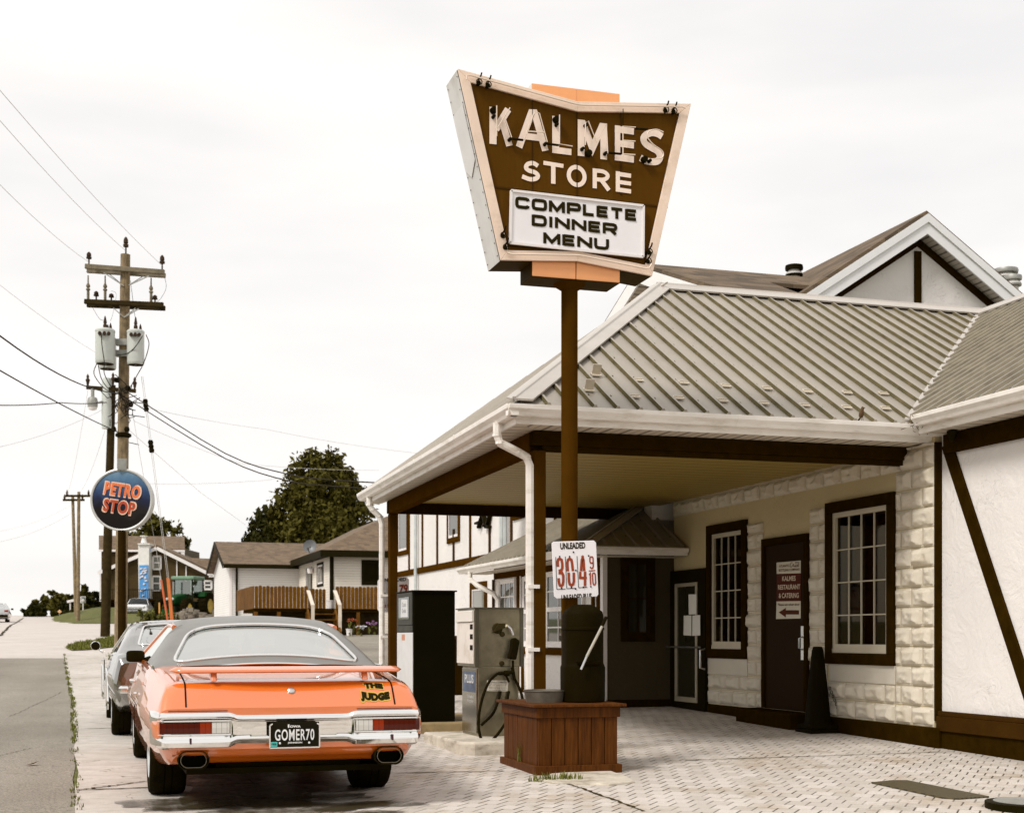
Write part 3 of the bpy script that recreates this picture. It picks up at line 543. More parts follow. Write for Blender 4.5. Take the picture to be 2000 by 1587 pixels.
mb.build('body', M('bird_brown', (.12, .075, .04), .8), bird, smooth=60); mb = MB(); mb.prism([bp + Vector((-.008, .03, .035)), bp + Vector((.008, .03, .035)), bp + Vector((.01, .075, .01)), bp + Vector((-.01, .075, .01))], (0, 0, .005)); mb.build('tail', M('bird_tail', (.06, .04, .02), .8), bird)
mb = MB(); mb.tube([bp + Vector((0, -.03, .12)), bp + Vector((0, -.052, .117))], [.006, .001], 6); mb.build('beak', DARKTXT, bird)
mb = MB()
for sx in (-.008, .008): mb.tube([bp + Vector((sx, .0, 0)), bp + Vector((sx, .01, .045))], .0025, 5)
mb.build('legs', DARKTXT, bird)
# ---------------------------------------------------------------- restaurant: block-faced shop front, stucco wing, porch
rest = empty('restaurant_building', (XF, 12.3, gz(XF, 12.3)), 'low white restaurant with rock-faced block front, stucco wing and brown trim', 'building')
ZBASE = .431; ZTOP = 3.31; ROW = .203
def yX(px): return onX(px, 1200, XF).y
yA, yW1, yW0, yP2, yD1, yP1, yL1, yL0, yEnd = 12.31, yX(1750), yX(1617), yX(1582), yX(1493), yX(1461), yX(1461), yX(1384), 18.8
zWt = onX(1617, 983, XF).z; zWb = onX(1617, 1295, XF).z; zDt = onX(1536, 1047, XF).z; zDb = onX(1536, 1385, XF).z; zSill = onX(1624, 1329, XF).z
moulds = []
for k in range(6):
    L = [(random.uniform(.15, .85), random.uniform(.2, .8), random.uniform(.06, .17), random.uniform(.010, .024) * random.choice((1, 1, 1, -.9))) for _ in range(13)]; moulds.append(L)
def block(mb, y0, y1, z0, z1, mould):
    nu, nv = 18, 11; w_ = (y1 - y0) / .4
    def h(u, v):
        if min(u, 1 - u) < .04 or min(v, 1 - v) < .06: return .0
        e = min(1, min(min(u, 1 - u) * w_ * 4, min(v, 1 - v) * 3.2)); return e * (.016 + .95 * max([0] + [a * (1 - math.sqrt(((u - cu) * w_ / s / 1.5) ** 2 + ((v - cv) / s / 2.0) ** 2)) for cu, cv, s, a in mould]) + .25 * min([0] + [a * (1 - math.sqrt(((u - cu) * w_ / s / 1.2) ** 2 + ((v - cv) / s / 1.7) ** 2)) for cu, cv, s, a in mould if a < 0])) + .006
    g = .006; us = [0, .03, .07] + list(np.linspace(.16, .84, nu)) + [.93, .97, 1]; vs = [0, .05, .12] + list(np.linspace(.24, .76, nv)) + [.88, .95, 1]
    mb.grid(lambda u, v: (XF - .004 - h(u, v), y1 - g - (y1 - y0 - 2 * g) * u, z0 + g + (z1 - z0 - 2 * g) * v), us, vs)
def blocks(mb, y0, y1, z0, z1, off=0):
    r = 0; z = z0
    while z < z1 - .03:
        ze = min(z + ROW, z1); y = y0; first = True
        while y < y1 - .02:
            L = .4 if not (first and (r + off) % 2) else .2
            ye = min(y + L, y1)
            if y1 - ye < .08: ye = y1
            block(mb, y, ye, z, ze, moulds[random.choice((0, 1, 2, 2, 3, 4, 5))]); y = ye; first = False
        z = ze; r += 1
mb = MB(); nrow = int((ZTOP - ZBASE) / ROW); zt = ZBASE + (nrow - 1) * ROW
blocks(mb, yA, yW1 - .0, ZBASE, zt); blocks(mb, yW1, yW0, ZBASE, ZBASE + 2 * ROW); blocks(mb, yW0, yP2, ZBASE, zWt - .02, 1); blocks(mb, yD1, yP1, ZBASE, zWt - .08, 1); blocks(mb, yP1, yL0, ZBASE, ZBASE + 2 * ROW)
blocks(mb, yA, yEnd, zt, ZTOP, 1); mb.build('block_front', BLOCKM, rest, smooth=28, split=True)
mb = MB()   # plain rendered wall with real openings
ops = [(yW1, yW0, zWb, zWt), (yL1, yL0, zWb + .02, zWt - .02)]
def wall_rect(mb, y0, y1, z0, z1): mb.box((XF, y0, z0), (XF + .16, y1, z1))
wall_rect(mb, yA, yW1, .0, ZTOP + .3); wall_rect(mb, yW1, yW0, 0, zWb); wall_rect(mb, yW1, yW0, zWt, ZTOP + .3); wall_rect(mb, yW0, yL1, 0, ZTOP + .3); wall_rect(mb, yL1, yL0, 0, zWb + .02); wall_rect(mb, yL1, yL0, zWt - .02, ZTOP + .3); wall_rect(mb, yL0, yEnd, 0, ZTOP + .3)
mb.build('front_wall', mk_stucco('cream_render', (.56, .46, .26), .6), rest)
mb = MB(); mb.box((XF - .015, yW1 - .0, ZBASE + 2 * ROW), (XF - .001, yW0 - .06, zWb)); mb.box((XF - .015, yL1, ZBASE + 2 * ROW), (XF - .001, yL0, zWb + .02)); mb.build('sill_panel', M('sill_cream', (.60, .55, .45), .5, var=.06), rest, bevel=.004, split=True)
mb = MB(); mb.box((XF - .025, yA - .1, -.3), (XF + .15, yEnd, ZBASE - .002)); mb.build('foundation', DKBROWN, rest, bevel=.01)
CURT = M('curtain', (.15, .085, .025), .8, var=.3, vs=6)
SASHC = M('sash_cream', (.52, .46, .34), .5, var=.06)
def deep_window(y0, y1, z0, z1, cols, rows):
    f = MB(); fr = .125
    for a, b, c_, d_ in ((y0, y1, z1 - fr, z1), (y0, y1, z0, z0 + fr), (y0, y0 + fr, z0 + fr, z1 - fr), (y1 - fr, y1, z0 + fr, z1 - fr)): f.box((XF - .045, a, c_), (XF + .05, b, d_))
    fo = f.build('window', DKBROWN, rest, bevel=.006); s = MB(); Y0, Y1, Z0, Z1 = y0 + fr, y1 - fr, z0 + fr, z1 - fr; sa = .055
    for a, b, c_, d_ in ((Y0, Y1, Z1 - sa, Z1), (Y0, Y1, Z0, Z0 + sa * 1.8), (Y0, Y0 + sa, Z0 + sa * 1.8, Z1 - sa), (Y1 - sa, Y1, Z0 + sa * 1.8, Z1 - sa)): s.box((XF - .012, a, c_), (XF + .04, b, d_))
    s.box((XF - .02, Y0 + .001, Z0 + .002), (XF - .012, Y1 - .001, Z0 + .05))
    for i in range(1, cols): a = Y0 + sa + (Y1 - Y0 - 2 * sa) * i / cols; s.box((XF + .004, a - .007, Z0 + sa * 1.8), (XF + .02, a + .007, Z1 - sa))
    for i in range(1, rows): z = Z0 + sa + (Z1 - Z0 - 2 * sa) * i / rows; s.box((XF + .005, Y0 + sa, z - .007), (XF + .021, Y1 - sa, z + .007))
    s.build('sash', SASHC, fo); p = MB(); p.box((XF + .022, Y0 + .01, Z0 + .01), (XF + .028, Y1 - .01, Z1 - .01)); p.build('pane', SHOPGLASS, fo)
    c_ = MB(); ys = np.linspace(Y0 - .1, Y1 + .1, 90); c_.grid(lambda y, z: (XF + .17 + .03 * math.sin(y * 38) + .012 * math.sin(y * 91), y, z), [y for y in ys], [Z0 - .05, (Z0 + Z1) / 2 - .1]); c_.grid(lambda y, z: (XF + .30 + .04 * math.sin(y * 25), y, z), [y for y in ys if y > Y1 - .35 or y < Y0 + .22], [Z0, Z1]); c_.build('curtain', CURT, fo, smooth=60)
deep_window(yW1, yW0, zWb, zWt, 4, 4); deep_window(yL1, yL0, zWb + .02, zWt - .02, 4, 4)
mb = MB(); mb.box((XF + .9, yA, 0), (XF + .95, yEnd, 3.3)); mb.box((XF + .16, yA, .35), (XF + .9, yEnd, .40)); mb.box((XF + .16, yA, 3.2), (XF + .9, yEnd, 3.25)); mb.build('interior', M('dim_interior', (.03, .018, .005), .9), rest)
# closed brown door with its notice
f = MB()
for a, b, c_, d_ in ((yP2, yP2 + .07, zDb, zDt), (yD1 - .07, yD1, zDb, zDt), (yP2 + .07, yD1 - .07, zDt - .09, zDt)): f.box((XF - .05, a, c_), (XF - .001, b, d_))
f.build('door_frame', DKBROWN, rest, bevel=.005)
d_ = MB(); d_.box((XF - .025, yP2 + .07, zDb), (XF - .001, yD1 - .07, zDt - .09)); DOORM = M('brown_door', (.022, .010, .002), .45, var=.1); door = d_.build('door', DOORM, rest, bevel=.004)
mb = MB(); yh = onX(1573, 1250, XF).y; mb.box((XF - .03, yh - .055, onX(1572, 1288, XF).z), (XF - .025, yh + .055, onX(1572, 1222, XF).z)); pz0, pz1 = onX(1572, 1268, XF).z, onX(1572, 1243, XF).z; mb.tube([(XF - .03, yh + .02, pz0), (XF - .075, yh + .02, pz0 + .02), (XF - .075, yh + .02, pz1 - .02), (XF - .03, yh + .02, pz1)], .010, 8); mb.build('handle', SILVER, door, smooth=40)
XN = XF - .031
def zn(zx, zy): return onX(1480 + zx / 9.333, 1060 + zy / 9.333, XN)
mb = MB()
def npoly(pts, off): mb.poly([zn(*p) + Vector((-off, 0, 0)) for p in pts])
mb.k = 0; npoly([(342, 355), (785, 318), (783, 548), (345, 560)], 0); npoly([(342, 1062), (783, 1055), (783, 1372), (333, 1383)], 0); mb.k = 1; npoly([(346, 561), (784, 549), (784, 1054), (342, 1061)], 0)
mb.k = 2; npoly([(385, 1262), (515, 1178), (515, 1222), (755, 1222), (755, 1300), (515, 1300), (515, 1355)], .002)
def ntext(s, x0, x1, yb0, yb1, hh, bold=0, sp=1, shear=0): mb.text(s, zn(x0, yb0), zn(x1, yb1), zn(x0, yb0 - hh), bold, (-.002, 0, 0), sp, shear)
ntext('KALMES', 447, 692, 692, 685, 88, .02); ntext('RESTAURANT', 372, 775, 850, 838, 88, .02); ntext('& CATERING', 385, 750, 1002, 996, 88, .02); 
for k in range(1): mb.k = 3
for s_, *q in (('KALMES', 447, 692, 692, 685, 88, .02), ('RESTAURANT', 372, 775, 850, 838, 88, .02), ('& CATERING', 385, 750, 1002, 996, 88, .02)): pass
mb.k = 2; ntext('Please use other door', 372, 765, 1145, 1140, 48, .012); ntext('ATLANTIC', 392, 578, 446, 434, 48, .02); ntext('BOTTLING COMPANY', 385, 770, 520, 500, 46, .02)
cc_ = [(640, 360), (612, 352), (594, 385), (592, 430), (612, 440), (632, 420), (642, 392), (656, 385), (652, 425), (672, 428), (684, 395), (676, 430), (694, 432), (706, 352), (700, 430), (720, 432), (734, 392), (722, 400), (724, 432), (748, 425), (752, 345)]
mb.stroke(cc_, 9, lambda a, b: zn(a, b) + Vector((-.002, 0, 0))); mb.stroke([(700, 372), (688, 350), (722, 345), (740, 352), (728, 380)], 8, lambda a, b: zn(a, b) + Vector((-.0025, 0, 0)))
CREAMTXT = M('notice_cream', (.62, .50, .36), .5, var=.04)
# cream lettering is the first three text runs: recolour by face order
kk = [i for i, k in enumerate(mb.m) if k == 2]; nA = sum(len(text2d(s_, .02)[1]) for s_ in ('KALMES', 'RESTAURANT', '& CATERING'))
for i in kk[1:1 + nA]: mb.m[i] = 3
mb.build('notice', [M('notice_white', (.60, .55, .43), .5, var=.04), M('notice_maroon', (.085, .022, .012), .5, var=.05), M('notice_ink', (.09, .025, .012), .5, var=.05), CREAMTXT], door)
# glazed entrance door at the far end of the front
f = MB(); yG0, yG1 = onX(1384, 1200, XF).y, onX(1312, 1200, XF).y; zG1, zG0 = onX(1350, 1112, XF).z, onX(1350, 1393, XF).z
f.box((XF - .06, yG0, zG0), (XF - .002, yG1, zG1)); gd_ = f.build('entrance_door', M('dark_door_leaf', (.012, .008, .0015), .5, var=.1), rest, bevel=.006)
ya, yb, za, zb = onX(1371, 1200, XF).y, onX(1328, 1200, XF).y, onX(1350, 1370, XF).z, onX(1350, 1138, XF).z
f = MB()
for q in ((ya, yb, zb - .05, zb), (ya, yb, za, za + .07), (ya, ya + .05, za + .07, zb - .05), (yb - .06, yb, za + .07, zb - .05)): f.box((XF - .085, q[0], q[2]), (XF - .061, q[1], q[3]))
f.build('aluminium_frame', M('aluminium_frame', (.50, .44, .32), .4, metal=.4, var=.08), gd_, bevel=.004); p = MB(); p.box((XF - .066, ya + .02, za + .02), (XF - .0605, yb - .02, zb - .02)); p.build('pane', PANE, gd_)
f = MB()
for z5 in (((795, 327), (858, 326), (858, 486), (797, 486)), ((757, 496), (818, 494), (818, 656), (755, 652)), ((826, 494), (887, 492), (888, 654), (824, 656))): f.poly([onX(1150 + a / 4.082, 1080 + b / 4.082, XF - .09) for a, b in z5])
f.build('paper_notice', PAPER, gd_); f = MB(); zb_ = onX(1350, 1263, XF).z; f.tube([(XF - .12, yG1 - .02, zb_), (XF - .12, yG0 + .02, zb_)], .012, 8); f.tube([(XF - .07, yG0 - .03, zb_ - .02), (XF - .14, yG0 - .03, zb_ - .04), (XF - .14, yG0 - .03, zb_ - .28), (XF - .07, yG0 - .03, zb_ - .30)], .014, 8); f.build('handle', SILVER, gd_, smooth=40)
mb = MB(); mb.box((XF - .35, yP2 - .15, gz(XF, 15.4) - .1), (XF - .026, yD1 + .1, zDb - .005)); mb.build('door_step', DKBROWN, rest, bevel=.015)
# stucco wing to the right
XWG = 8.335
mb = MB(); mb.box((XWG, 4.5, -.3), (XWG + .3, yA - .031, ZS + .35)); mb.build('wing_wall', STUCCO, rest)
mb = MB(); mb.box((XWG - .05, 4.5, -.3), (XWG - .001, yA - .032, .43)); mb.build('foundation', DKBROWN, rest, bevel=.01)
zbt = onX(1837, 1387, XWG).z; mb = MB(); mb.box((XWG - .075, 4.5, .40), (XWG - .0512, yA - .034, zbt - .05)); mb.box((XWG - .06, 4.5, zbt - .05), (XWG - .0012, yA - .036, zbt)); mb.build('base_board', M('base_brown', (.040, .017, .002), .5, var=.2, bump=.2), rest, bevel=.006)
mb = MB(); ya_, yb_ = onX(1822, 1100, XF).y, onX(1838, 1100, XF).y; mb.box((XF - .012, yA - .03, zbt - .1), (XWG + .02, yA - .002, ZS)); mb.build('corner_board', DKBROWN, rest, bevel=.006)
mb = MB(); q = [onX(*p, XWG - .03) for p in ((1838, 872), (1858, 868), (2012, 1335), (1992, 1345))]; ext = (q[2] - q[1]) * .12; q[2] = q[2] + ext; q[3] = q[3] + ext; mb.prism(q, (.028, 0, 0)); mb.build('brace', DKBROWN, rest, bevel=.006)
XE, ZWE = 8.03, 3.53; kw = (ZR - ZWE) / (RE[0] - XE)
def zw(x): return ZWE + kw * (x - XE)
def up_wing(s):
    y = RE[1] - s
    if y < 4: return None
    x0 = XE if y < VB[1] else VB[0] + (y - VB[1]) / (RE[1] - VB[1]) * (RE[0] - VB[0]) + .05
    return ((x0 - .02, y, zw(x0)), (RE[0] - .05, y, zw(RE[0] - .05)))
slope_roof('roof', [(XE - .03, 4.0, ZWE - .017), (RE[0], 4.0, ZR), (RE[0], RE[1], ZR), (VB[0], VB[1], zw(VB[0])), (XE - .03, VB[1] - .1, ZWE - .017)], (XE, RE[1], ZWE), (XE, 4.0, ZWE), up_wing, ROOFM, rest, side_shade=RIBSHL)
mb = MB(); cap_strip(mb, (RE[0], 4.0, ZR), (RE[0], RE[1] + .1, ZR), (-.17, 0, -.17 * kw), (.17, 0, -.17 * kw), 0); mb.prism([(RE[0], 4, ZR), (RE[0] + 4, 4, ZWE), (RE[0] + 4, RE[1], ZWE), (RE[0], RE[1], ZR)], (0, 0, .018)); mb.tube([(RE[0], 4, ZR + .05), (RE[0], RE[1], ZR + .05)], .028, 6); mb.build('ridge_cap', FLASH, rest)
mb = MB(); v0, v1 = Vector((VB[0], VB[1], zf(VB[1]) + .02)), Vector((RE[0], RE[1], ZR + .02)); mb.prism([v0 - Vector((.07, 0, 0)), v0 + Vector((.05, -.05, 0)), v1 + Vector((.05, -.05, 0)), v1 - Vector((.07, 0, 0))], (0, 0, .02)); mb.build('valley_flashing', FLASH, rest)
gutter(rest, (XE - .02, 12.16, 0), (XE - .02, 4.0, 0), (-1, 0, 0), z0=3.43, wd=.12)
mb = MB(); mb.box((XE - .02, 4.0, 3.36), (XE + .003, 12.20, ZWE - .03)); mb.build('fascia', GUTTER, rest); mb = MB(); mb.poly([(XE + .003, 4, 3.37), (XWG, 4, 3.37), (XWG, 12.2, 3.37), (XE + .003, 12.2, 3.37)]); mb.build('soffit', SOFX, rest)
mb = MB(); mb.box((XWG - .06, 4.5, 3.17), (XWG - .002, yA - .13, 3.36)); mb.build('wall_plate', DKBROWN, rest, bevel=.006)
mb = MB(); fl = onX(1872, 842, XWG); mb.tube([fl, fl + Vector((-.10, -.05, .01))], .03, 8); mb.lathe([(.02, .0), (.045, .06), (.055, .10), (.05, .105), (0.001, .08)], fl + Vector((-.14, -.10, -.12)), 'z', 12); mb.tube([fl + Vector((-.10, -.05, .01)), fl + Vector((-.14, -.10, -.03))], .02, 8); mb.build('floodlight', BLACKM, rest, smooth=40)
NESTM = M('dry_twigs', (.10, .07, .03), .9, var=.4); mb = MB(); nb = Vector((8.12, 12.2, 3.48))
for k in range(160):
    a = Vector((random.gauss(0, .10), random.gauss(0, .05), random.gauss(0, .03))); b = a + Vector((random.uniform(-.14, .14), random.uniform(-.09, .09), random.uniform(-.07, .05))); mb.tube([nb + a, nb + b], .003, 3, False)
tag(mb.build('bird_nest', NESTM), label='messy twig nest stuffed where the two gutters meet', cat='nest')
# porch between the canopy and the tall wing
XPW, YPF, YPB = 7.2, 18.8, 24.3; ZPE = onX(910, 1108, 6.75).z
mb = MB(); mb.box((XPW, YPF + .02, 0), (XPW + .15, YPB, ZPE + .1)); mb.box((XPW, YPB - .02, 0), (9.0, YPB + .12, ZPE + .1)); mb.build('porch_wall', STUCCO, rest)
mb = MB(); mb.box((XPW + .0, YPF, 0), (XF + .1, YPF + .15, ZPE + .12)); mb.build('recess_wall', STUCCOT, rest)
def zp(px, py): return onX(px, py, XPW).z
def yp(px): return onX(px, 1200, XPW).y
mb = MB(); mb.box((XPW - .03, YPF + .1, zp(1100, 1113)), (XPW - .001, YPB, ZPE + .05))
for px in (965, 1013, 1022, 1060, 1160, 1170): mb.box((XPW - .028, yp(px) - .05, gz(7.2, 20) + .0), (XPW - .0012, yp(px) + .05, zp(1100, 1113)))
mb.box((XPW - .045, YPF + .1, zp(1100, 1279)), (XPW - .002, YPB, zp(1100, 1265))); mb.build('porch_trim', BROWN, rest, bevel=.005)
mb = MB(); mb.box((XPW - .04, YPF - .02, gz(7.2, 19)), (XPW + .03, YPF + .09, ZPE + .05)); mb.build('corner_post', WHITE, rest, bevel=.005)
for a, b in ((1009, 978), (1042, 1024), (1143, 1069)):
    win(rest, 'X', XPW - .012, yp(a), yp(b), zp(1100, 1264), zp(1100, 1116) if a < 1100 else zp(1100, 1113), -1, 3 if a != 1042 else 2, 4, .03, WHITE, .05, PANEC, meet=True)
YR = YPF; mb = None
win(rest, 'Y', YR, onY(1212, 1200, YR).x, onY(1278, 1200, YR).x, onY(1240, 1252, YR).z, onY(1240, 1085, YR).z, -1, 2, 2, .09, DKBROWN, .035, PANE, sm=DKBROWN)
mb = MB(); mb.box((XPW + .01, YPF - .02, gz(7.2, 18.8) - .1), (XF, YPF - .001, gz(7.2, 18.8) + .12)); mb.build('foundation', DKBROWN, rest)
# porch roof: hipped, ribbed
XPE, YPE, kp_ = 6.75, 18.35, .5
def up_porch(s):
    y = 24.8 - s
    if y < YPE: return None
    x1 = min(9.0, XPE + (y - YPE)); return ((XPE, y, ZPE), (x1, y, ZPE + kp_ * (x1 - XPE)))
slope_roof('porch_roof', [(XPE, YPE, ZPE), (9.0, YPE + 2.25, ZPE + kp_ * 2.25), (9.0, 24.8, ZPE + kp_ * 2.25), (XPE, 24.8, ZPE)], (XPE, 24.8, ZPE), (XPE, YPE, ZPE), up_porch, ROOFM, rest, rib=(.04, .03), side_shade=RIBSHL)
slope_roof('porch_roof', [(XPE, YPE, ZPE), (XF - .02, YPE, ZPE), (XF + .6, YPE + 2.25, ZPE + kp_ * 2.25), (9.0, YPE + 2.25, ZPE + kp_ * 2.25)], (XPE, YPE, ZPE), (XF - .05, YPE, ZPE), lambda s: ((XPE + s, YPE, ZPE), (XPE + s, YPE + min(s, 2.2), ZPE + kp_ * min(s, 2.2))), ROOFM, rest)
mb = MB(); cap_strip(mb, (XPE, YPE, ZPE), (XPE + 2.2, YPE + 2.2, ZPE + kp_ * 2.2), (.12, 0, 0), (0, .12, 0), 0); mb.build('hip_cap', FLASH, rest)
gutter(rest, (XPE + .0, YPE - .1, 0), (XPE, 24.9, 0), (-1, 0, 0), z0=ZPE - .11, wd=.12); gutter(rest, (XPE - .1, YPE, 0), (XF - .02, YPE, 0), (0, -1, 0), z0=ZPE - .11, wd=.12)
mb = MB(); mb.poly([(XPE, YPE, ZPE - .12), (XPW, YPE, ZPE - .12), (XPW, 24.8, ZPE - .12), (XPE, 24.8, ZPE - .12)]); mb.poly([(XPW, YPE, ZPE - .12), (XF, YPE, ZPE - .12), (XF, YPF, ZPE - .12), (XPW, YPF, ZPE - .12)]); mb.build('porch_soffit', SOFX, rest)
q = [onX(*p, 6.85) for p in ((934, 1120), (936, 1132), (950, 1143), (962, 1150), (966, 1160))]
mb = MB(); mb.tube([Vector((6.70, 24.2, ZPE - .1)), Vector((6.70, 24.2, ZPE - .22)), Vector((6.8, 24.1, ZPE - .34)), Vector((7.05, 23.95, ZPE - .48)), Vector((7.13, 23.9, ZPE - .60)), Vector((7.13, 23.9, gz(7.1, 23.9)))], .045, 8); mb.build('downspout', GUTTER, rest, smooth=40)
# ---------------------------------------------------------------- tall half-timbered wing behind
XM = 9.0; tall = empty('half_timbered_house', (XM, 30, gz(XM, 30)), 'tall white half-timbered wing with dark shingle gables behind the restaurant', 'house')
mb = MB(); mb.box((XM, 26.0, 0), (XM + 6, 41.2, CAMZ + 4.25)); mb.box((XM, 17.4, 1.5), (XM + .3, 26.0, CAMZ + 2.5))
mb.prism([(XM - .3, 25.9, CAMZ + 4.2), (XM + 3, 25.9, CAMZ + 5.2), (XM + 6.3, 25.9, CAMZ + 4.2)], (0, 15.6, 0))
zr1, yr1, kg = CAMZ + 5.89, 20.83, .37
mb.prism([(XM, yr1 - 3.2, zr1 - kg * 3.2 - .25), (XM, yr1, zr1 - .25), (XM, yr1 + 5, zr1 - kg * 5 - .25), (XM, yr1 + 5, 2), (XM, yr1 - 3.2, 2)], (.3, 0, 0)); mb.build('wall', STUCCO, tall)
def zm(px, py): return onX(px, py, XM).z
def ym(px): return onX(px, 1100, XM).y
zb0 = zm(904, 1104); mb = MB(); mb.box((XM - .035, 26, zb0), (XM - .001, 41.2, zb0 + .16))
for px in (800, 826, 855, 887, 919.5, 957.5, 1000, 1086, 772): mb.box((XM - .03, ym(px) - .06, zb0 + .16), (XM - .001, ym(px) + .06, zb0 + (.95 if px == 887 else 2.4)))
mb.build('timber', BROWN, tall)
zw0 = zm(887, 1059)
for a, b, z0 in ((899, 875, zw0), (798, 778, zw0), (1040, 1003, zw0 + .15)): win(tall, 'X', XM - .005, ym(a), ym(b), z0, z0 + 1.5, -1, 1, 1, .13, BROWN, .05, PANE)
win(tall, 'X', XM - .005, ym(952), ym(920), zm(935, 1215), zm(935, 1136), -1, 1, 1, .16, BROWN, .04, PANEL)
mb = MB()
for px, r in ((818, .05), (987, .06), (995, .05)): mb.tube([(XM - .09, ym(px), 1.3), (XM - .09, ym(px), zb0 + 2.4)], r, 8)
mb.build('drainpipe', M('pale_pipe', (.50, .53, .52), .5), tall, smooth=40, split=True)
zo = onX(943, 1030, XM).z; mb = MB()
for a, b in (((935, 1030), (942, 1005)), ((930, 1022), (940, 1018)), ((943, 1000), (950, 1030)), ((950, 1030), (957, 1005)), ((946, 1026), (956, 1028))): mb.beam(onX(*a, XM - .06), onX(*b, XM - .06), .10, .05)
mb.build('wall_ornament', BLACKM, tall)
# low-pitched gable block: left rake, right slope running to the ridge
xr0 = XM - .42; xe = XM + 3.6; SL_ = {-1: 3.5, 1: 5.6}
for sg in (-1, 1): mb = MB(); mb.prism([(x_, y_, zr1 - kg * abs(y_ - yr1)) for x_, y_ in ([(xr0, yr1), (xe, yr1), (xe, yr1 + 5.6), (xr0, yr1 + 5.6)] if sg > 0 else [(xr0, yr1), (xe, yr1), (xe, 19.36), (10.1, 19.36), (9.75, 17.33), (xr0, 17.33)])], (0, 0, .06)); mb.build('roof', SHINGLED, tall)
mb = MB()
for sg in (-1, 1): mb.prism([(xr0 - .03, yr1, zr1 - .26), (xr0 - .03, yr1, zr1 - .005), (xr0 - .03, yr1 + sg * SL_[sg], zr1 - kg * SL_[sg] - .005), (xr0 - .03, yr1 + sg * SL_[sg], zr1 - kg * SL_[sg] - .26)], (.03, 0, 0))
mb.build('rake_board', M('white_trim', (.80, .79, .77), .4, var=.03), tall)
mb = MB()
for sg in (-1, 1): mb.poly([(xr0, yr1, zr1 - .2), (XM, yr1, zr1 - .2), (XM, yr1 + sg * SL_[sg], zr1 - kg * SL_[sg] - .2), (xr0, yr1 + sg * SL_[sg], zr1 - kg * SL_[sg] - .2)])
mb.build('rake_soffit', SOFX, tall); mb = MB()
for sg in (-1, 1): mb.prism([(XM - .03, yr1, zr1 - .42), (XM - .03, yr1, zr1 - .22), (XM - .03, yr1 + sg * 3.3, zr1 - kg * 3.3 - .22), (XM - .03, yr1 + sg * 3.3, zr1 - kg * 3.3 - .42)], (.028, 0, 0))
mb.box((XM - .032, yr1 - .1, zr1 - 2.5), (XM - .003, yr1 + .1, zr1 - .4)); mb.build('timber', DKBROWN, tall)
# steep front gable
yg, xg, zg, kq = 19.0, 12.62, CAMZ + 6.55, .66; ov = 4.9
for sg in (-1, 1):
    mb = MB(); mb.prism([(xg, yg, zg), (xg, yg + 9, zg), (xg + sg * ov, yg + 9, zg - kq * ov), (xg + sg * ov, yg, zg - kq * ov)], (0, 0, .07)); mb.build('roof', SHINGLED, tall)
mb = MB()
for sg in (-1, 1): mb.prism([(xg, yg - .03, zg - .30), (xg, yg - .03, zg), (xg + sg * ov, yg - .03, zg - kq * ov), (xg + sg * ov, yg - .03, zg - kq * ov - .30)], (0, .03, 0)); mb.prism([(xg, yg - .055, zg - .12), (xg, yg - .055, zg + .01), (xg + sg * ov, yg - .055, zg - kq * ov + .01), (xg + sg * ov, yg - .055, zg - kq * ov - .12)], (0, .024, 0))
mb.build('rake_board', M('white_trim_front', (.78, .78, .77), .4, var=.03), tall); yw = yg + .26; mb = MB()
for sg in (-1, 1): mb.poly([(xg, yg, zg - .27), (xg, yw, zg - .27), (xg + sg * ov, yw, zg - kq * ov - .27), (xg + sg * ov, yg, zg - kq * ov - .27)])
mb.build('rake_soffit', mk_soffit('gable_soffit', 0, (.55, .50, .42), .16), tall)
mb = MB(); mb.prism([(xg, yw, zg - .3), (xg + ov - .4, yw, zg - .3 - kq * (ov - .4)), (xg + ov - .4, yw, 3), (xg - ov + .4, yw, 3), (xg - ov + .4, yw, zg - .3 - kq * (ov - .4))], (0, .3, 0)); mb.build('gable_wall', STUCCO, tall)
mb = MB()
for sg in (-1, 1): mb.prism([(xg, yw - .03, zg - .42), (xg, yw - .03, zg - .31), (xg + sg * 4.4, yw - .03, zg - kq * 4.4 - .31), (xg + sg * 4.4, yw - .03, zg - kq * 4.4 - .42)], (0, .028, 0))
mb.box((xg - .06, yw - .032, 3), (xg + .06, yw - .003, zg - .5)); mb.build('timber', DKBROWN, tall)
for px, py0, py1, ypl, r, lbl in ((1551, 558, 520, 21.2, .095, 0), (1964, 570, 527, 21.5, .14, 1), (1978, 575, 540, 21.2, .10, 2)):
    a, b = onY(px, py0, ypl), onY(px, py1, ypl); a.z -= .8; h = b.z - a.z; mb = MB(); mb.lathe([(r, 0), (r, h - .16), (r * 1.45, h - .15), (r * 1.45, h - .11), (r, h - .11), (r, h - .06), (r * 1.5, h - .06), (r * 1.5, h), (r * .3, h + .03)], a, 'z', 16); mb.build('vent_pipe', M('vent_white', (.6, .58, .54), .5) if lbl != 9 else BLACKM, tall, smooth=30)
    mb = MB(); mb.lathe([(r * 1.55, h - .065), (r * 1.6, h - .03), (r * 1.52, h + .012), (r * .2, h + .045)], a, 'z', 16); mb.lathe([(r * 1.5, h - .17), (r * 1.55, h - .14), (r * 1.05, h - .135)], a, 'z', 16); mb.build('vent_cap', BLACKM if lbl == 0 else GALV, tall, smooth=30)
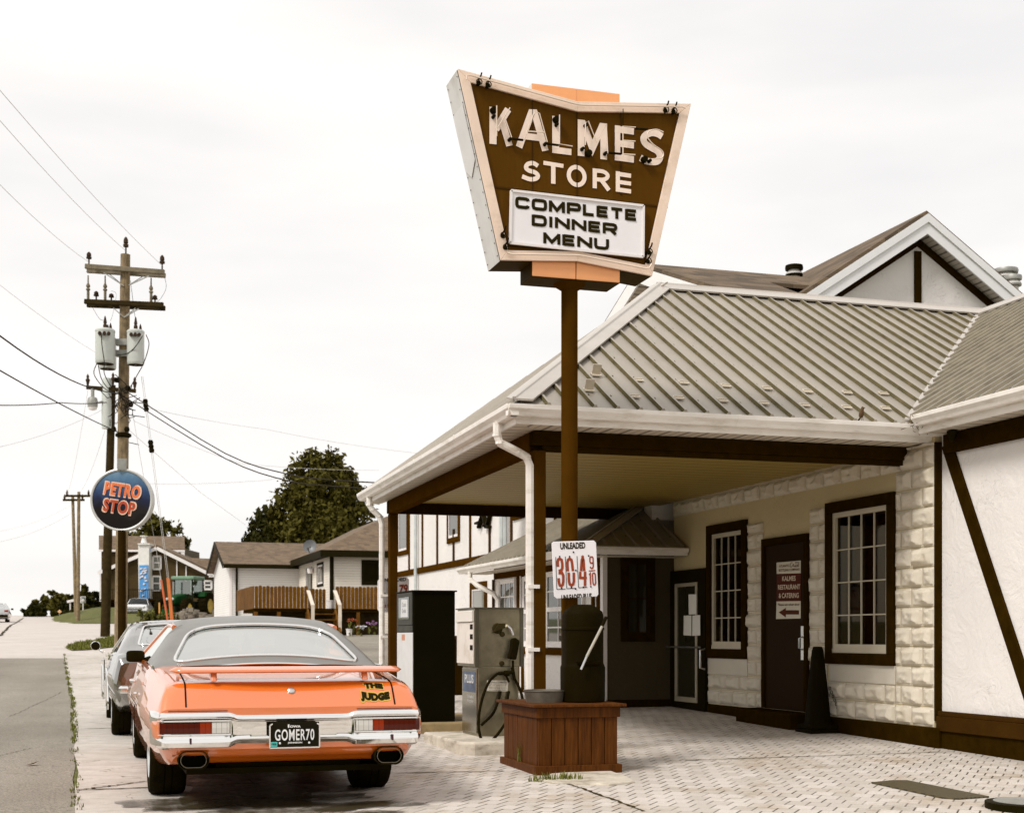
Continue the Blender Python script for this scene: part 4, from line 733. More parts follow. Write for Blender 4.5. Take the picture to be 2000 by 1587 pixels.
# low brown gate beside the porch
g0, g1 = onY(888, 1243, 22.2), onY(906, 1243, 22.2); gt = empty('low_wooden_gate', (g0.x, 22.2, gz(g0.x, 22.2)), 'low dark brown board gate standing behind the pumps', 'gate')
mb = MB(); mb.box((g0.x, 22.2, gz(g0.x, 22.2)), (g1.x + .6, 22.28, g0.z - .05))
mb.build('boards', DKBROWN, gt, bevel=.006); mb = MB(); mb.box((g0.x - .02, 22.18, g0.z - .05), (g1.x + .62, 22.3, g0.z + .02)); mb.build('top_rail', BROWN, gt, bevel=.006)
# ================================================================ roadside sign on its brown pole
YS = 11.49; SD = .37
rs = empty('roadside_sign', (4.14, 11.68, gz(4.14, 11.68)), 'tall wedge-shaped brown store sign on a brown pole rising from the planter', 'sign')
def S(px, py, off=0): p = onY(px, py, YS); return Vector((p.x, YS - off, p.z))
out_px = [(893, 136), (1127, 200), (1348, 204), (1272, 540), (1127, 511), (977, 509)]
OUT = [S(*p) for p in out_px]
def inset(P, d):
    c = [Vector((p.x, p.z)) for p in P]; n = len(c); r = []
    area = sum(c[i].x * c[(i + 1) % n].y - c[(i + 1) % n].x * c[i].y for i in range(n)); sg = 1 if area > 0 else -1
    for i in range(n):
        a, b, e = c[i - 1], c[i], c[(i + 1) % n]; d0 = (b - a).normalized(); d1 = (e - b).normalized(); n0 = Vector((-d0.y, d0.x)) * sg; n1 = Vector((-d1.y, d1.x)) * sg; m = (n0 + n1).normalized(); q = b + m * d / max(.3, m.dot(n0)); r.append(Vector((q.x, P[i].y, q.y)))
    return r
IN = inset(OUT, .085)
mb = MB(); mb.tube([(4.14, 11.68, gz(4.14, 11.68) - .1), (4.14, 11.68, CAMZ + 3.12)], .0725, 20); mb.lathe([(.073, 0), (.12, .03), (.15, .06), (.15, .065)], (4.14, 11.68, CAMZ + 3.04), 'z', 20, False); mb.build('pole', BROWN, rs, smooth=40)
CABM = M('cabinet_sheet_metal', (.60, .59, .56), .4, var=.08, vs=3, stain=((.25, .19, .11), 3, .6, (1, 1, .4)))
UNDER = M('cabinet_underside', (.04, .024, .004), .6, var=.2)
mb = MB(); n = len(OUT); B = [p + Vector((0, SD, 0)) for p in OUT]; Fp = [p + Vector((0, .012, 0)) for p in OUT]
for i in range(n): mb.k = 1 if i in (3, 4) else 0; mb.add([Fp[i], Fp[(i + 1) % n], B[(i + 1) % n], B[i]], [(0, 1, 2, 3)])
mb.k = 0; mb.poly(B); mb.k = 2
for t_ in np.linspace(.03, .97, 15):
    for s_ in (.06, .90): c = OUT[0].lerp(OUT[5], t_) + Vector((-.003, .012 + (SD - .012) * s_, 0)); mb.lathe([(.006, -.004), (.006, -.001), (.001, .0)], c, 'x', 6)
cabinet = mb.build('cabinet', [CABM, UNDER, BLACKM], rs)
mb = MB()   # riveted patch and screws on the narrow left side
a, b = OUT[0], OUT[5]; sv = (b - a)
def SL(t, s): return a + sv * t + Vector((-.004, .012 + (SD - .012) * s, 0))
mb.prism([SL(.17, .95), SL(.17, .10), SL(.46, .10), SL(.52, .60), SL(.46, .95)], (-.004, 0, -.001)); mb.build('patch_plate', M('patch_metal', (.66, .65, .63), .35, var=.05), cabinet)
mb = MB(); mb.poly([p + Vector((0, .004, 0)) for p in IN]); face = mb.build('face_panel', SIGNBROWN, rs)
mb = MB()
SEAMM = M('panel_seam', (.045, .02, .004), .6)
for (pa, pb, w_) in (((1040, 180), (1040, 372), .006), ((1127, 205), (1127, 505), .010), ((1213, 210), (1213, 380), .016), ((957, 364), (1304, 405), .014), ((975, 478), (1280, 503), .008)):
    mb.beam(S(*pa, -.001), S(*pb, -.001), w_, .006, (0, 1, 0))
mb.build('seam', SEAMM, face)
mb = MB()
for i in range(n): j = (i + 1) % n; mb.prism([OUT[i], OUT[j], IN[j], IN[i]], (0, -.022, 0))
frame = mb.build('frame', CREAM, rs, bevel=.004)
NEON = M('neon_tube', (.75, .62, .50), .2, var=.03)
IN2 = inset(OUT, .042); mb = MB()
def corner_path(P, y):
    r = []
    for i in range(len(P)):
        a0, b0, c0 = P[i - 1], P[i], P[(i + 1) % len(P)]; u0 = (a0 - b0).normalized() * .05; u1 = (c0 - b0).normalized() * .05
        for t in (0, .5, 1): q = b0 + u0 * (1 - t) ** 2 + u1 * t ** 2; r.append(Vector((q.x, y, q.z)))
    return r
cp = corner_path(IN2, YS - .055); mb.tube(cp[:8], .008, 6); mb.tube(cp[9:17], .008, 6); mb.build('neon_tube', NEON, frame, smooth=60, split=True)
# white menu board with its lettering
def Z4(x, y, off=.0): return S(930 + x / 5.405, 370 + y / 5.405, off)
mb = MB(); q = [Z4(357, 25), Z4(1750, 185), Z4(1745, 722), Z4(345, 575)]; mb.prism([p + Vector((0, -.001, 0)) for p in q], (0, -.03, 0)); menu = mb.build('menu_board', WHITEP, rs, bevel=.004)
mb = MB(); 
for i in range(4): mb.beam(q[i] + Vector((0, -.034, 0)), q[(i + 1) % 4] + Vector((0, -.034, 0)), .02, .02, (0, 1, 0))
mb.build('edge_trim', WHITE, menu)
mb = MB()
def L4(s_, x0, x1, y0, y1, h, b=.02, sp=1.0): mb.text(s_, Z4(x0, y0, .034), Z4(x1, y1, .034), Z4(x0, y0 - h, .034), b, (0, 0, 0), sp)
GL = {'C': ([(1, .76), (.96, .92), (.8, 1), (.2, 1), (.04, .92), (0, .75), (0, .25), (.04, .08), (.2, 0), (.8, 0), (.96, .08), (1, .24)],), 'O': ([(.5, 1), (.2, 1), (.04, .92), (0, .75), (0, .25), (.04, .08), (.2, 0), (.8, 0), (.96, .08), (1, .25), (1, .75), (.96, .92), (.8, 1), (.5, 1)],), 'M': ([(0, -.16), (0, 1.16)], [(1, -.16), (1, 1.16)], [(0, 1.0), (.5, .08), (1, 1.0)]), 'P': ([(0, -.16), (0, 1.16)], [(0, 1), (.8, 1), (.95, .93), (1, .75), (1, .62), (.95, .44), (.8, .38), (0, .38)]), 'L': ([(0, 1.16), (0, 0), (1.06, 0)],), 'E': ([(0, -.16), (0, 1.16)], [(0, 1), (1.06, 1)], [(0, .5), (.98, .5)], [(0, 0), (1.06, 0)]), 'T': ([(-.06, 1), (1.06, 1)], [(.5, 1), (.5, -.16)]), 'D': ([(0, -.16), (0, 1.16)], [(0, 1), (.75, 1), (.93, .92), (1, .72), (1, .28), (.93, .08), (.75, 0), (0, 0)]), 'I': ([(.5, -.16), (.5, 1.16)],), 'N': ([(0, -.16), (0, 1.16)], [(1, -.16), (1, 1.16)], [(0, .98), (1, .02)]), 'R': ([(0, -.16), (0, 1.16)], [(0, 1), (.8, 1), (.95, .93), (1, .75), (1, .65), (.95, .47), (.8, .4), (0, .4)], [(.55, .4), (1.0, -.16)]), 'U': ([(0, 1.16), (0, .28), (.06, .08), (.22, 0), (.78, 0), (.94, .08), (1, .28), (1, 1.16)],)}
WID = {'I': .30, 'M': 1.12, 'E': .86, 'T': .92, 'L': .84, 'O': 1.06}
def block_text(mb, s_, p00, p10, p01, off, th=.285, gap=.22):
    p00, a, b = Vector(p00), Vector(p10) - Vector(p00), Vector(p01) - Vector(p00); tot = sum(WID.get(c, 1) for c in s_) + gap * .55 * (len(s_) - 1); x = 0; hz = b.length; tw_ = th * hz
    for c in s_:
        w_ = WID.get(c, 1) / tot; m_ = tw_ / 2 / a.length
        for j, st in enumerate(GL[c]):
            mb.stroke([((x + (m_ + (w_ - 2 * m_) * q[0] if c != 'I' else w_ / 2)) * a.length, (th / 2 + (1 - th) * q[1]) * hz) for q in st], tw_, lambda u, v: p00 + a * (u / a.length) + b * (v / hz) + Vector((0, -off - j * .0006, 0)))
        x += w_ + gap * .55 / tot
def L4(s_, x0, x1, y0, y1, h): block_text(mb, s_, Z4(x0, y0, .034), Z4(x1, y1, .034), Z4(x0, y0 - h, .034), .001)
L4('COMPLETE', 400, 1682, 210, 350, 126); L4('DINNER', 573, 1475, 395, 493, 122); L4('MENU', 695, 1388, 582, 655, 122)
mb.build('menu_lettering', DARKTXT, menu)
# KALMES / STORE
mb = MB()
def Z2(x, y, off=.001): return S(880 + x / 7.936, 130 + y / 7.936, off)
def Z3(x, y, off=.001): return S(1120 + x / 7.936, 190 + y / 7.936, off)
def glyph(fn, s_, x0, x1, yt, yb, sl, b=.05):
    mb.text(s_, fn(x0, yb), fn(x1, yb + sl), fn(x0, yt), b, (0, 0, 0))
LET = M('cream_lettering', (.84, .69, .58), .5, var=.04)
def K(fn, pts, w_, off=0): mb.stroke(pts, w_ / 7.936 * (onY(1100, 300, YS).z - onY(1100, 301, YS).z), lambda a, b: Vector((a, YS - .001 - off, b)))
def ST(fn, pts, wz, off=0.002):
    w_ = wz / 7.936 * (onY(1100, 300, YS).z - onY(1100, 301, YS).z); P = [fn(*p) for p in pts]; mb.stroke([(p.x, p.z) for p in P], w_, lambda a, b: Vector((a, YS - off, b)))
ST(Z2, [(657, 630), (657, 1203)], 113, .002); ST(Z2, [(892, 665), (700, 975)], 108, .0023); ST(Z2, [(790, 830), (912, 1232)], 106, .0026)
ST(Z2, [(1060, 1252), (1252, 720), (1300, 722), (1468, 1308)], 108, .002); ST(Z2, [(1150, 1080), (1400, 1110)], 100, .0024)
ST(Z2, [(1628, 770), (1628, 1330)], 113, .002); ST(Z2, [(1575, 1290), (1872, 1328)], 98, .0023)
ST(Z3, [(118, 350), (118, 912)], 112, .002); ST(Z3, [(468, 405), (468, 965)], 112, .0021); ST(Z3, [(130, 370), (292, 790), (455, 425)], 108, .0024)
ST(Z3, [(690, 440), (690, 985)], 105, .002); ST(Z3, [(640, 492), (936, 532)], 104, .0022); ST(Z3, [(640, 708), (936, 748)], 102, .0023); ST(Z3, [(640, 926), (936, 966)], 104, .0024)
sp_ = [(1372, 612), (1310, 572), (1230, 552), (1150, 570), (1092, 620), (1090, 680), (1130, 735), (1210, 785), (1290, 830), (1335, 890), (1335, 950), (1290, 995), (1210, 1002), (1120, 985), (1035, 940)]
def smooth_path(P, n=4):
    P = [Vector((p[0], p[1])) for p in P]; r = []
    for i in range(len(P) - 1):
        a, b, c, d = P[max(0, i - 1)], P[i], P[i + 1], P[min(len(P) - 1, i + 2)]
        for k in range(n): t = k / n; r.append(.5 * ((2 * b) + (c - a) * t + (2 * a - 5 * b + 4 * c - d) * t * t + (3 * b - a - 3 * c + d) * t ** 3))
    return [(p.x, p.y) for p in r] + [(P[-1].x, P[-1].y)]
ST(Z3, smooth_path(sp_), 108, .002)
# STORE (zoom origin 840,100 scale 3.173)
def Z1(x, y, off=.001): return S(840 + x / 3.173, 100 + y / 3.173, off)
k1 = 7.936 / 3.173
ST(Z1, smooth_path([(668, 712), (640, 695), (606, 700), (594, 722), (612, 740), (650, 752), (668, 772), (655, 790), (618, 794), (570, 776)]), 27 * k1, .002)
ST(Z1, [(702, 692), (826, 712)], 25 * k1, .002); ST(Z1, [(763, 700), (763, 822)], 29 * k1, .0023)
oc = [(908 + 49 * math.cos(a), 774 + 8 * math.cos(a) * .9 + 55 * math.sin(a)) for a in np.linspace(0, 2 * math.pi, 29)]; ST(Z1, oc, 27 * k1, .002)
ST(Z1, [(1020, 727), (1020, 850)], 28 * k1, .002); ST(Z1, smooth_path([(1015, 740), (1070, 746), (1098, 765), (1096, 785), (1070, 797), (1015, 793)]), 25 * k1, .0022); ST(Z1, [(1058, 795), (1108, 862)], 28 * k1, .0024)
ST(Z1, [(1163, 745), (1163, 872)], 28 * k1, .002); ST(Z1, [(1150, 759), (1245, 773)], 27 * k1, .0022); ST(Z1, [(1150, 808), (1245, 822)], 25 * k1, .0023); ST(Z1, [(1150, 856), (1245, 870)], 27 * k1, .0024)
mb.build('store_lettering', LET, rs)
# neon tubes over the letters
mb = MB()
def NT_(fn, pts, r=.0055): mb.tube([fn(*p, .05) for p in pts], r, 6)
NT_(Z2, [(690, 640), (690, 1110)]); NT_(Z2, [(895, 672), (700, 985)]); NT_(Z2, [(820, 840), (920, 1130)]); NT_(Z2, [(1110, 1170), (1255, 780), (1300, 735), (1350, 760), (1470, 1200)]); NT_(Z2, [(1180, 1035), (1420, 1050)]); NT_(Z2, [(1660, 780), (1660, 1230), (1860, 1265)])
NT_(Z3, [(155, 770), (155, 430), (200, 400), (330, 730), (480, 450), (500, 900)]); NT_(Z3, [(735, 950), (735, 480), (930, 495)]); NT_(Z3, [(740, 700), (925, 712)]); NT_(Z3, [(740, 910), (925, 920)]); NT_(Z3, smooth_path([(1360, 570), (1250, 530), (1140, 560), (1110, 640), (1200, 760), (1330, 850), (1360, 920), (1320, 975), (1200, 985)], 3))
mb.build('neon_tube', NEON, rs, smooth=60, split=True)
mb = MB()
for fn, p, q in ((Z2, (935, 1150), (1100, 1168)), (Z2, (1480, 1225), (1650, 1248)), (Z3, (490, 885), (710, 905)), (Z3, (930, 515), (1120, 525)), (Z3, (740, 210), (740, 900))): mb.tube([fn(*p, .045), fn(*q, .045)], .010 if p[0] != 740 else .004, 6)
for fn, p in ((Z2, (655, 690)), (Z2, (655, 790)), (Z2, (1625, 835)), (Z2, (1632, 915)), (Z2, (905, 1145)), (Z2, (1455, 1215)), (Z3, (125, 815)), (Z3, (225, 880)), (Z3, (1085, 975)), (Z3, (1165, 1000)), (Z3, (480, 885)), (Z3, (175, 450))):
    c = fn(*p, 0); mb.lathe([(.030 if p in ((655, 690), (1625, 835), (225, 880), (1085, 975)) else .016, 0), (.026 if p in ((655, 690), (1625, 835), (225, 880), (1085, 975)) else .014, -.045), (.004, -.05)], c, 'y', 12)
mb.build('tube_support', BLACKM, rs, smooth=40, split=True)
mb = MB()
for px, py in ((933, 164), (951, 169), (1297, 218), (1313, 220), (980, 462), (985, 485), (1265, 494), (1263, 512)):
    c = S(px, py, .03); ring = [c + Vector((.024 * math.cos(a), -.02, .024 * math.sin(a))) for a in np.linspace(0, 6.283, 17)]; mb.tube(ring, .0045, 5, False); mb.tube([c + Vector((0, .0, .02)), c + Vector((.012, -.03, .05)), c + Vector((.02, -.025, .075))], .007, 6); mb.lathe([(.020, .03), (.020, .0), (.001, -.004)], c, 'y', 12)
mb.build('electrode_socket', BLACKM, frame, smooth=40, split=True)
# orange boxes above and below the wedge
p0, p1 = S(1040, 157), S(1213, 184); zt_ = (p0.z + p1.z) / 2; yb_ = YS + .03
mb = MB(); mb.box((p0.x, yb_, CAMZ + 4.40), (p1.x, YS + SD - .03, zt_)); mb.build('top_box', CABM, rs, bevel=.004)
mb = MB(); mb.box((p0.x + .004, yb_ - .006, CAMZ + 4.40), (p1.x - .004, yb_ - .001, zt_ - .004)); mb.box((4.138, yb_ - .009, CAMZ + 4.4), (4.143, yb_ - .006, zt_ - .006)); mb.build('top_panel', ORANGEP, rs)
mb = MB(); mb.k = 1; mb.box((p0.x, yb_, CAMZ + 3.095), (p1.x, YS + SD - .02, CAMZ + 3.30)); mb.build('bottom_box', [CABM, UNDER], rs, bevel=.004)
mb = MB(); mb.box((p0.x + .004, yb_ - .014, CAMZ + 3.10), (4.137, yb_ - .001, CAMZ + 3.265)); mb.box((4.143, yb_ - .014, CAMZ + 3.10), (p1.x - .004, yb_ - .001, CAMZ + 3.262)); mb.build('bottom_panel', ORANGEP, rs, bevel=.008, split=True)
# ================================================================ petrol price plate on the pole
YP = 11.585; pp = empty('price_sign', (4.14, YP, CAMZ), 'white unleaded price plate with red numerals strapped to the sign pole', 'price sign')
def Z7(x, y, off=0): p = onY(1050 + x / 10.58, 1040 + y / 10.58, YP); return Vector((p.x, YP - off, p.z))
pl = [(330, 182), (1165, 158), (1210, 205), (1258, 1270), (1225, 1315), (395, 1358), (340, 1310), (290, 215)]
mb = MB(); mb.prism([Z7(*p) for p in pl], (0, .006, 0)); plate = mb.build('plate', WHITEP, pp, bevel=.003)
mb = MB(); kz = (onY(1100, 1100, YP).z - onY(1100, 1101, YP).z) / 10.58
def SR(pts, w_, off=.003): P = [Z7(*p) for p in pts]; mb.stroke([(p.x, p.z) for p in P], w_ * kz, lambda a, b: Vector((a, YP - off, b)))
SR([(418, 698), (412, 600), (425, 550), (455, 535), (495, 560), (508, 640), (510, 720), (490, 775), (430, 785)], 56); SR([(430, 830), (505, 830), (528, 880), (530, 1000), (515, 1070), (490, 1100), (455, 1080), (438, 1020), (432, 935)], 56, .0033)
SR([(622, 795), (612, 620), (625, 560), (658, 535), (698, 560), (712, 640), (728, 790)], 56); SR([(640, 820), (646, 1000), (662, 1060), (697, 1085), (733, 1060), (748, 1000), (745, 820)], 56, .0033)
SR([(895, 790), (912, 560), (930, 520), (945, 560), (962, 790)], 56); SR([(900, 500), (955, 500)], 50, .0036); SR([(880, 800), (878, 930), (1015, 930)], 52, .0033); SR([(978, 800), (978, 1102)], 56, .0036)
SR([(1145, 620), (1095, 628), (1078, 590), (1078, 525), (1095, 497), (1130, 497), (1144, 525), (1148, 690), (1135, 730), (1105, 735), (1082, 700)], 28, .0033); SR([(1055, 788), (1190, 776)], 22); SR([(1062, 870), (1085, 840), (1095, 1080)], 30); SR([(1130, 860), (1142, 835), (1175, 832), (1190, 860), (1198, 1030), (1185, 1070), (1155, 1072), (1142, 1035), (1130, 860)], 28, .0034)
mb.build('price_digits', RED, plate)
mb = MB(); mb.text('UNLEADED', Z7(468, 345, .003), Z7(985, 322, .003), Z7(463, 212, .003), .035); mb.build('grade_lettering', DARKTXT, plate)
mb = MB()  # lower line cut by the plate's edge: only the upper half of the letters shows
v, f, _ = text2d('UNLEADED PLUS', .03); bm = bmesh.new(); bv = [bm.verts.new((p[0], p[1], 0)) for p in v]
for q in f:
    try: bm.faces.new([bv[i] for i in q])
    except ValueError: pass
bmesh.ops.bisect_plane(bm, geom=bm.verts[:] + bm.edges[:] + bm.faces[:], plane_co=(0, .42, 0), plane_no=(0, 1, 0), clear_inner=True)
bm.verts.index_update(); o_, a_, b_ = Z7(490, 1410, .003), Z7(1118, 1368, .003), Z7(487, 1282, .003)
mb.add([o_ + (a_ - o_) * p.co.x + (b_ - o_) * p.co.y for p in bm.verts], [tuple(q.index for q in g.verts) for g in bm.faces]); bm.free(); mb.build('grade_lettering', DARKTXT, plate)
mb = MB()
for (x0, y0, x1, y1) in ((372, 500, 395, 1165), (570, 490, 600, 1150), (812, 480, 845, 1130)): mb.beam(Z7(x0, y0, .002), Z7(x1, y1, .002), .004, .003, (0, 1, 0)); mb.beam(Z7(x1, y1, .002), Z7(x1 + 180, y1 - 8, .002), .004, .003, (0, 1, 0))
for x, y in ((740, 400), (790, 775), (785, 1155), (455, 490), (660, 490), (495, 1150), (700, 1130), (945, 1125), (1055, 475), (1100, 1110)): mb.lathe([(.008, 0), (.006, -.004), (.001, -.005)], Z7(x, y, .002), 'y', 8)
mb.build('fixing', BLACKM, plate, split=True)
# second price board on the far canopy post
YB2 = 20.18; bd = empty('price_board', (4.4, YB2, 2), 'white price board half hidden behind the far canopy post', 'price board')
def Q(px, py, off=0): p = onY(px, py, YB2); return Vector((p.x, YB2 - off, p.z))
mb = MB(); mb.prism([Q(*p) for p in ((742, 1129), (794, 1126), (799, 1131), (799, 1190), (795, 1195), (742, 1195), (738, 1190), (738, 1134))], (0, .02, 0)); b_ = mb.build('plate', WHITEP, bd, bevel=.004)
mb = MB(); mb.text('UNLEADED', Q(744, 1136, .004), Q(793, 1134, .004), Q(744, 1129, .004), .03); mb.build('grade_lettering', DARKTXT, b_)
mb = MB(); mb.text('79', Q(779, 1159, .004), Q(796, 1158, .004), Q(780, 1141, .004), .04); mb.text('NO SMOKING', Q(740, 1186, .004), Q(796, 1185, .004), Q(740, 1180, .004), .03); mb.build('red_lettering', RED, b_)
mb = MB()
for px, py in ((746, 1140), (743, 1158), (752, 1158), (747, 1180)): mb.lathe([(.008, 0), (.006, -.004), (.001, -.005)], Q(px, py, .0), 'y', 8)
mb.build('fixing', BLACKM, b_, split=True)
# ================================================================ planter, barrel, squeegee, tub
gp = gz(3.658, 11.16) + .0; ZT = gp + .60
pt = empty('planter_box', (4.04, 11.68, gp), 'square brown stained wood planter box at the foot of the sign pole', 'planter')
x0, x1, y0, y1 = 3.658, 4.43, 11.157, 12.205
mb = MB(); mb.box((x0 + .055, y0 + .055, gp), (x1 - .055, y1 - .055, ZT - .03)); mb.build('lining', DKBROWN, pt)
mb = MB(); e = .03
def boards(mb, a0, a1, n, fn):
    for i in range(n):
        q0 = a0 + (a1 - a0) * i / n + .003; q1 = a0 + (a1 - a0) * (i + 1) / n - .003; mb.box(*fn(q0, q1))
boards(mb, x0 + e, x1 - e, 6, lambda a, b: ((a, y0 + e, gp + .05), (b, y0 + .056, ZT - .06))); boards(mb, y0 + .057, y1 - e, 7, lambda a, b: ((x0 + e, a, gp + .05), (x0 + .056, b, ZT - .06))); boards(mb, y0 + .057, y1 - e, 7, lambda a, b: ((x1 - .056, a, gp + .05), (x1 - e, b, ZT - .06)))
mb.build('side_boards', CEDAR, pt, bevel=.003)
mb = MB(); mb.box((x0, y0, gp - .05), (x1, y0 + .03, gp + .085)); mb.box((x0, y0 + .031, gp - .05), (x0 + .03, y1, gp + .085)); mb.box((x1 - .03, y0 + .031, gp - .05), (x1, y1, gp + .085)); mb.build('skirt', CEDAR, pt, bevel=.004)
mb = MB(); mb.box((x0 + .012, y0 + .012, ZT - .115), (x1 - .012, y0 + .03, ZT - .025)); mb.box((x0 + .012, y0 + .031, ZT - .115), (x0 + .03, y1 - .012, ZT - .025)); mb.box((x1 - .03, y0 + .031, ZT - .115), (x1 - .012, y1 - .012, ZT - .025)); mb.build('apron', CEDAR, pt, bevel=.004)
mb = MB()
for i in range(6): a = y0 - .03 + (y1 - y0 + .06) * i / 6; b = y0 - .03 + (y1 - y0 + .06) * (i + 1) / 6 - .006; mb.box((x0 - .03, a, ZT - .024), (x1 + .03, b, ZT))
mb.build('top_boards', CEDAR, pt, bevel=.004)
bc = Vector((4.205, 11.52, ZT)); br = empty('plastic_barrel', bc, 'black ribbed plastic barrel standing on the wooden planter around the pole', 'barrel')
def octo(r, z, n=28): return [bc + Vector((r * math.cos(a) * (1 / max(abs(math.cos((a + math.pi / 8) % (math.pi / 4) - math.pi / 8)), .92) if True else 1), r * math.sin(a), z)) for a in [2 * math.pi * k / n for k in range(n)]]
mb = MB(); H = .845; mb.loft([octo(.172, 0), octo(.185, .01), octo(.187, .30), octo(.178, .325), octo(.172, .34), octo(.172, .62), octo(.179, .625), octo(.179, .645), octo(.172, .65), octo(.172, .755), octo(.162, .785), octo(.11, .825), octo(.085, H), octo(.02, H)]); mb.build('body', BLACK, br, smooth=35)
mb = MB(); mb.prism([bc + Vector((-.11, -.189, .32)), bc + Vector((.10, -.189, .32)), bc + Vector((.12, -.20, .36)), bc + Vector((-.13, -.20, .36))], (0, .03, 0)); mb.build('tool_pocket', BLACK, br, bevel=.01)
sq = empty('squeegee', bc + Vector((.08, -.21, .36)), 'window squeegee with white handle stuck in the barrel pocket', 'squeegee')
h0, h1, h2 = onY(1139, 1293, 11.30), onY(1146, 1281, 11.30), onY(1176, 1222, 11.30); h3 = onY(1184, 1204, 11.30)
mb = MB(); mb.tube([h1, h2], .012, 10); mb.build('handle', M('squeegee_handle', (.40, .37, .30), .4), sq, smooth=50); mb = MB(); mb.tube([h2, h3], .015, 10); mb.build('grip', RUBBER, sq, smooth=50); mb = MB(); mb.tube([h1, h0 - Vector((.02, -.0, .06))], .010, 8); mb.build('head', SILVER, sq)
tb = Vector((3.895, 11.62, ZT)); tub = empty('round_tub', tb, 'shallow dented grey metal tub on the planter beside the barrel', 'tub'); mb = MB(); mb.lathe([(.001, .004), (.165, .004), (.168, 0), (.185, .09), (.192, .095), (.192, .105), (.182, .105), (.165, .012), (.001, .010)], tb, 'z', 32, False); mb.build('tub_wall', M('dull_grey_metal', (.15, .135, .105), .5, metal=.4, var=.35, vs=6), tub, smooth=40)
# ================================================================ pump islands and pumps
isl = [(3.50, 13.0), (3.62, 12.9), (4.95, 12.9), (4.95, 14.5), (3.50, 14.5)]; gi = gz(3.8, 13.6)
mb = MB(); mb.prism([(x, y, gi - .1) for x, y in isl], (0, 0, .225)); ob = tag(mb.build('pump_island', ROUGHCONC, bevel=.025, seg=3), 'rough pale concrete island under the steel fuel pump', 'kerb')
gi2 = gz(4, 16); mb = MB(); mb.prism([(x, y, gi2 - .1) for x, y in ((3.40, 15.45), (4.95, 15.45), (4.95, 17.4), (3.40, 17.4))], (0, 0, .22)); tag(mb.build('pump_island', TANCONC, bevel=.02, seg=3), 'stained tan concrete island under the tall black fuel pump', 'kerb')
bx0, bx1, by0, by1, bz0, bz1 = 3.66, 4.146, 15.62, 16.46, gi2 + .12, gi2 + .12 + 1.49
bk = empty('fuel_pump', (3.9, 16.04, bz0), 'tall old fuel pump with flat black side and white lower panel', 'fuel pump')
mb = MB(); mb.box((bx0, by0, bz0), (bx1, by1, bz1)); mb.build('cabinet', M('flat_black_paint', (.006, .005, .0015), .75, var=.1), bk, bevel=.008)
mb = MB(); mb.box((bx0 - .02, by0 - .02, bz1 - .005), (bx1 + .02, by1 + .02, bz1 + .012)); mb.build('lid', BLACKM, bk, bevel=.004)
def BZ(a, z): return (bx0, by0 + a * (by1 - by0), z)
mb = MB(); mb.box((bx0 - .012, by0 + .02, bz0 + .02), (bx0 - .001, by1 - .02, bz0 + 1.02)); mb.build('lower_panel', M('pump_white', (.66, .65, .63), .4, var=.06, vs=5), bk, bevel=.003)
mb = MB(); mb.box((bx0 - .014, by0 + .02, bz0 + 1.03), (bx0 - .001, by1 - .02, bz0 + 1.10)); mb.box((bx0 - .016, by0 + .03, bz0 + 1.105), (bx0 - .002, by1 - .03, bz1 - .01)); head_ = mb.build('display_head', M('pump_grey_black', (.06, .06, .05), .4, var=.3), bk, bevel=.004)
mb = MB(); mb.box((bx0 - .021, by0 + .16, bz0 + 1.17), (bx0 - .0165, by1 - .14, bz1 - .06)); mb.build('display_window', PANEC, head_, bevel=.003)
mb = MB(); mb.poly([(bx0 - .0225, by0 + .2, bz0 + 1.2), (bx0 - .0225, by0 + .58, bz0 + 1.2), (bx0 - .0225, by0 + .54, bz1 - .08), (bx0 - .0225, by0 + .22, bz1 - .09)]); mb.build('paper_notice', M('taped_paper', (.62, .62, .60), .6, var=.06), head_)
mb = MB()
for z_, s_ in ((bz0 + 1.32, 'Cash'), (bz0 + 1.25, 'Credit')): mb.text(s_, (bx0 - .024, by0 + .50, z_), (bx0 - .024, by0 + .30, z_), (bx0 - .024, by0 + .50, z_ + .05), 0)
mb.build('handwriting', M('pen_grey', (.3, .3, .3), .8), head_)
mb = MB(); mb.box((bx0 - .0135, by0 + .40, bz0 + .93), (bx0 - .0125, by0 + .56, bz0 + 1.0)); mb.build('sticker', M('sticker_red', (.55, .22, .12), .5, var=.3, vs=30), bk)
# steel pump
sx0, sx1, sy0, sy1, sz0 = 3.86, 4.288, 13.64, 14.23, gi + .125; sz1 = sz0 + 1.29; zc0 = sz0 + .70
sp = empty('fuel_pump', (4.07, 13.93, sz0), 'weathered stainless steel fuel pump with hose and stained front', 'fuel pump')
mb = MB(); mb.box((sx0, sy0, sz0), (sx1, sy1, zc0)); mb.build('lower_cabinet', STEEL, sp, bevel=.006)
mb = MB(); mb.box((sx0 - .03, sy0 - .0, zc0 + .001), (sx1 + .045, sy1 + .10, sz1)); mb.build('upper_cabinet', STEEL, sp, bevel=.006)
mb = MB(); ux = sx0 - .03
mb.box((ux - .006, sy0 - .012, zc0), (ux + .035, sy0 - .001, sz1 + .004)); mb.box((sx1 + .012, sy0 - .012, zc0), (sx1 + .05, sy0 - .001, sz1 + .004)); mb.box((ux - .02, sy0 - .02, sz1 - .004), (sx1 + .05, sy1 + .11, sz1 + .010)); mb.build('corner_trim', M('trim_dark_steel', (.10, .09, .06), .4, metal=.5, var=.2), sp, bevel=.003, split=True)
mb = MB(); mb.box((ux - .016, sy0 + .03, zc0 + .03), (ux - .001, sy1 + .07, sz1 - .14)); mb.build('display_panel', M('pump_face_white', (.70, .64, .57), .45, var=.06, stain=((.35, .22, .10), 5, .5)), sp, bevel=.004)
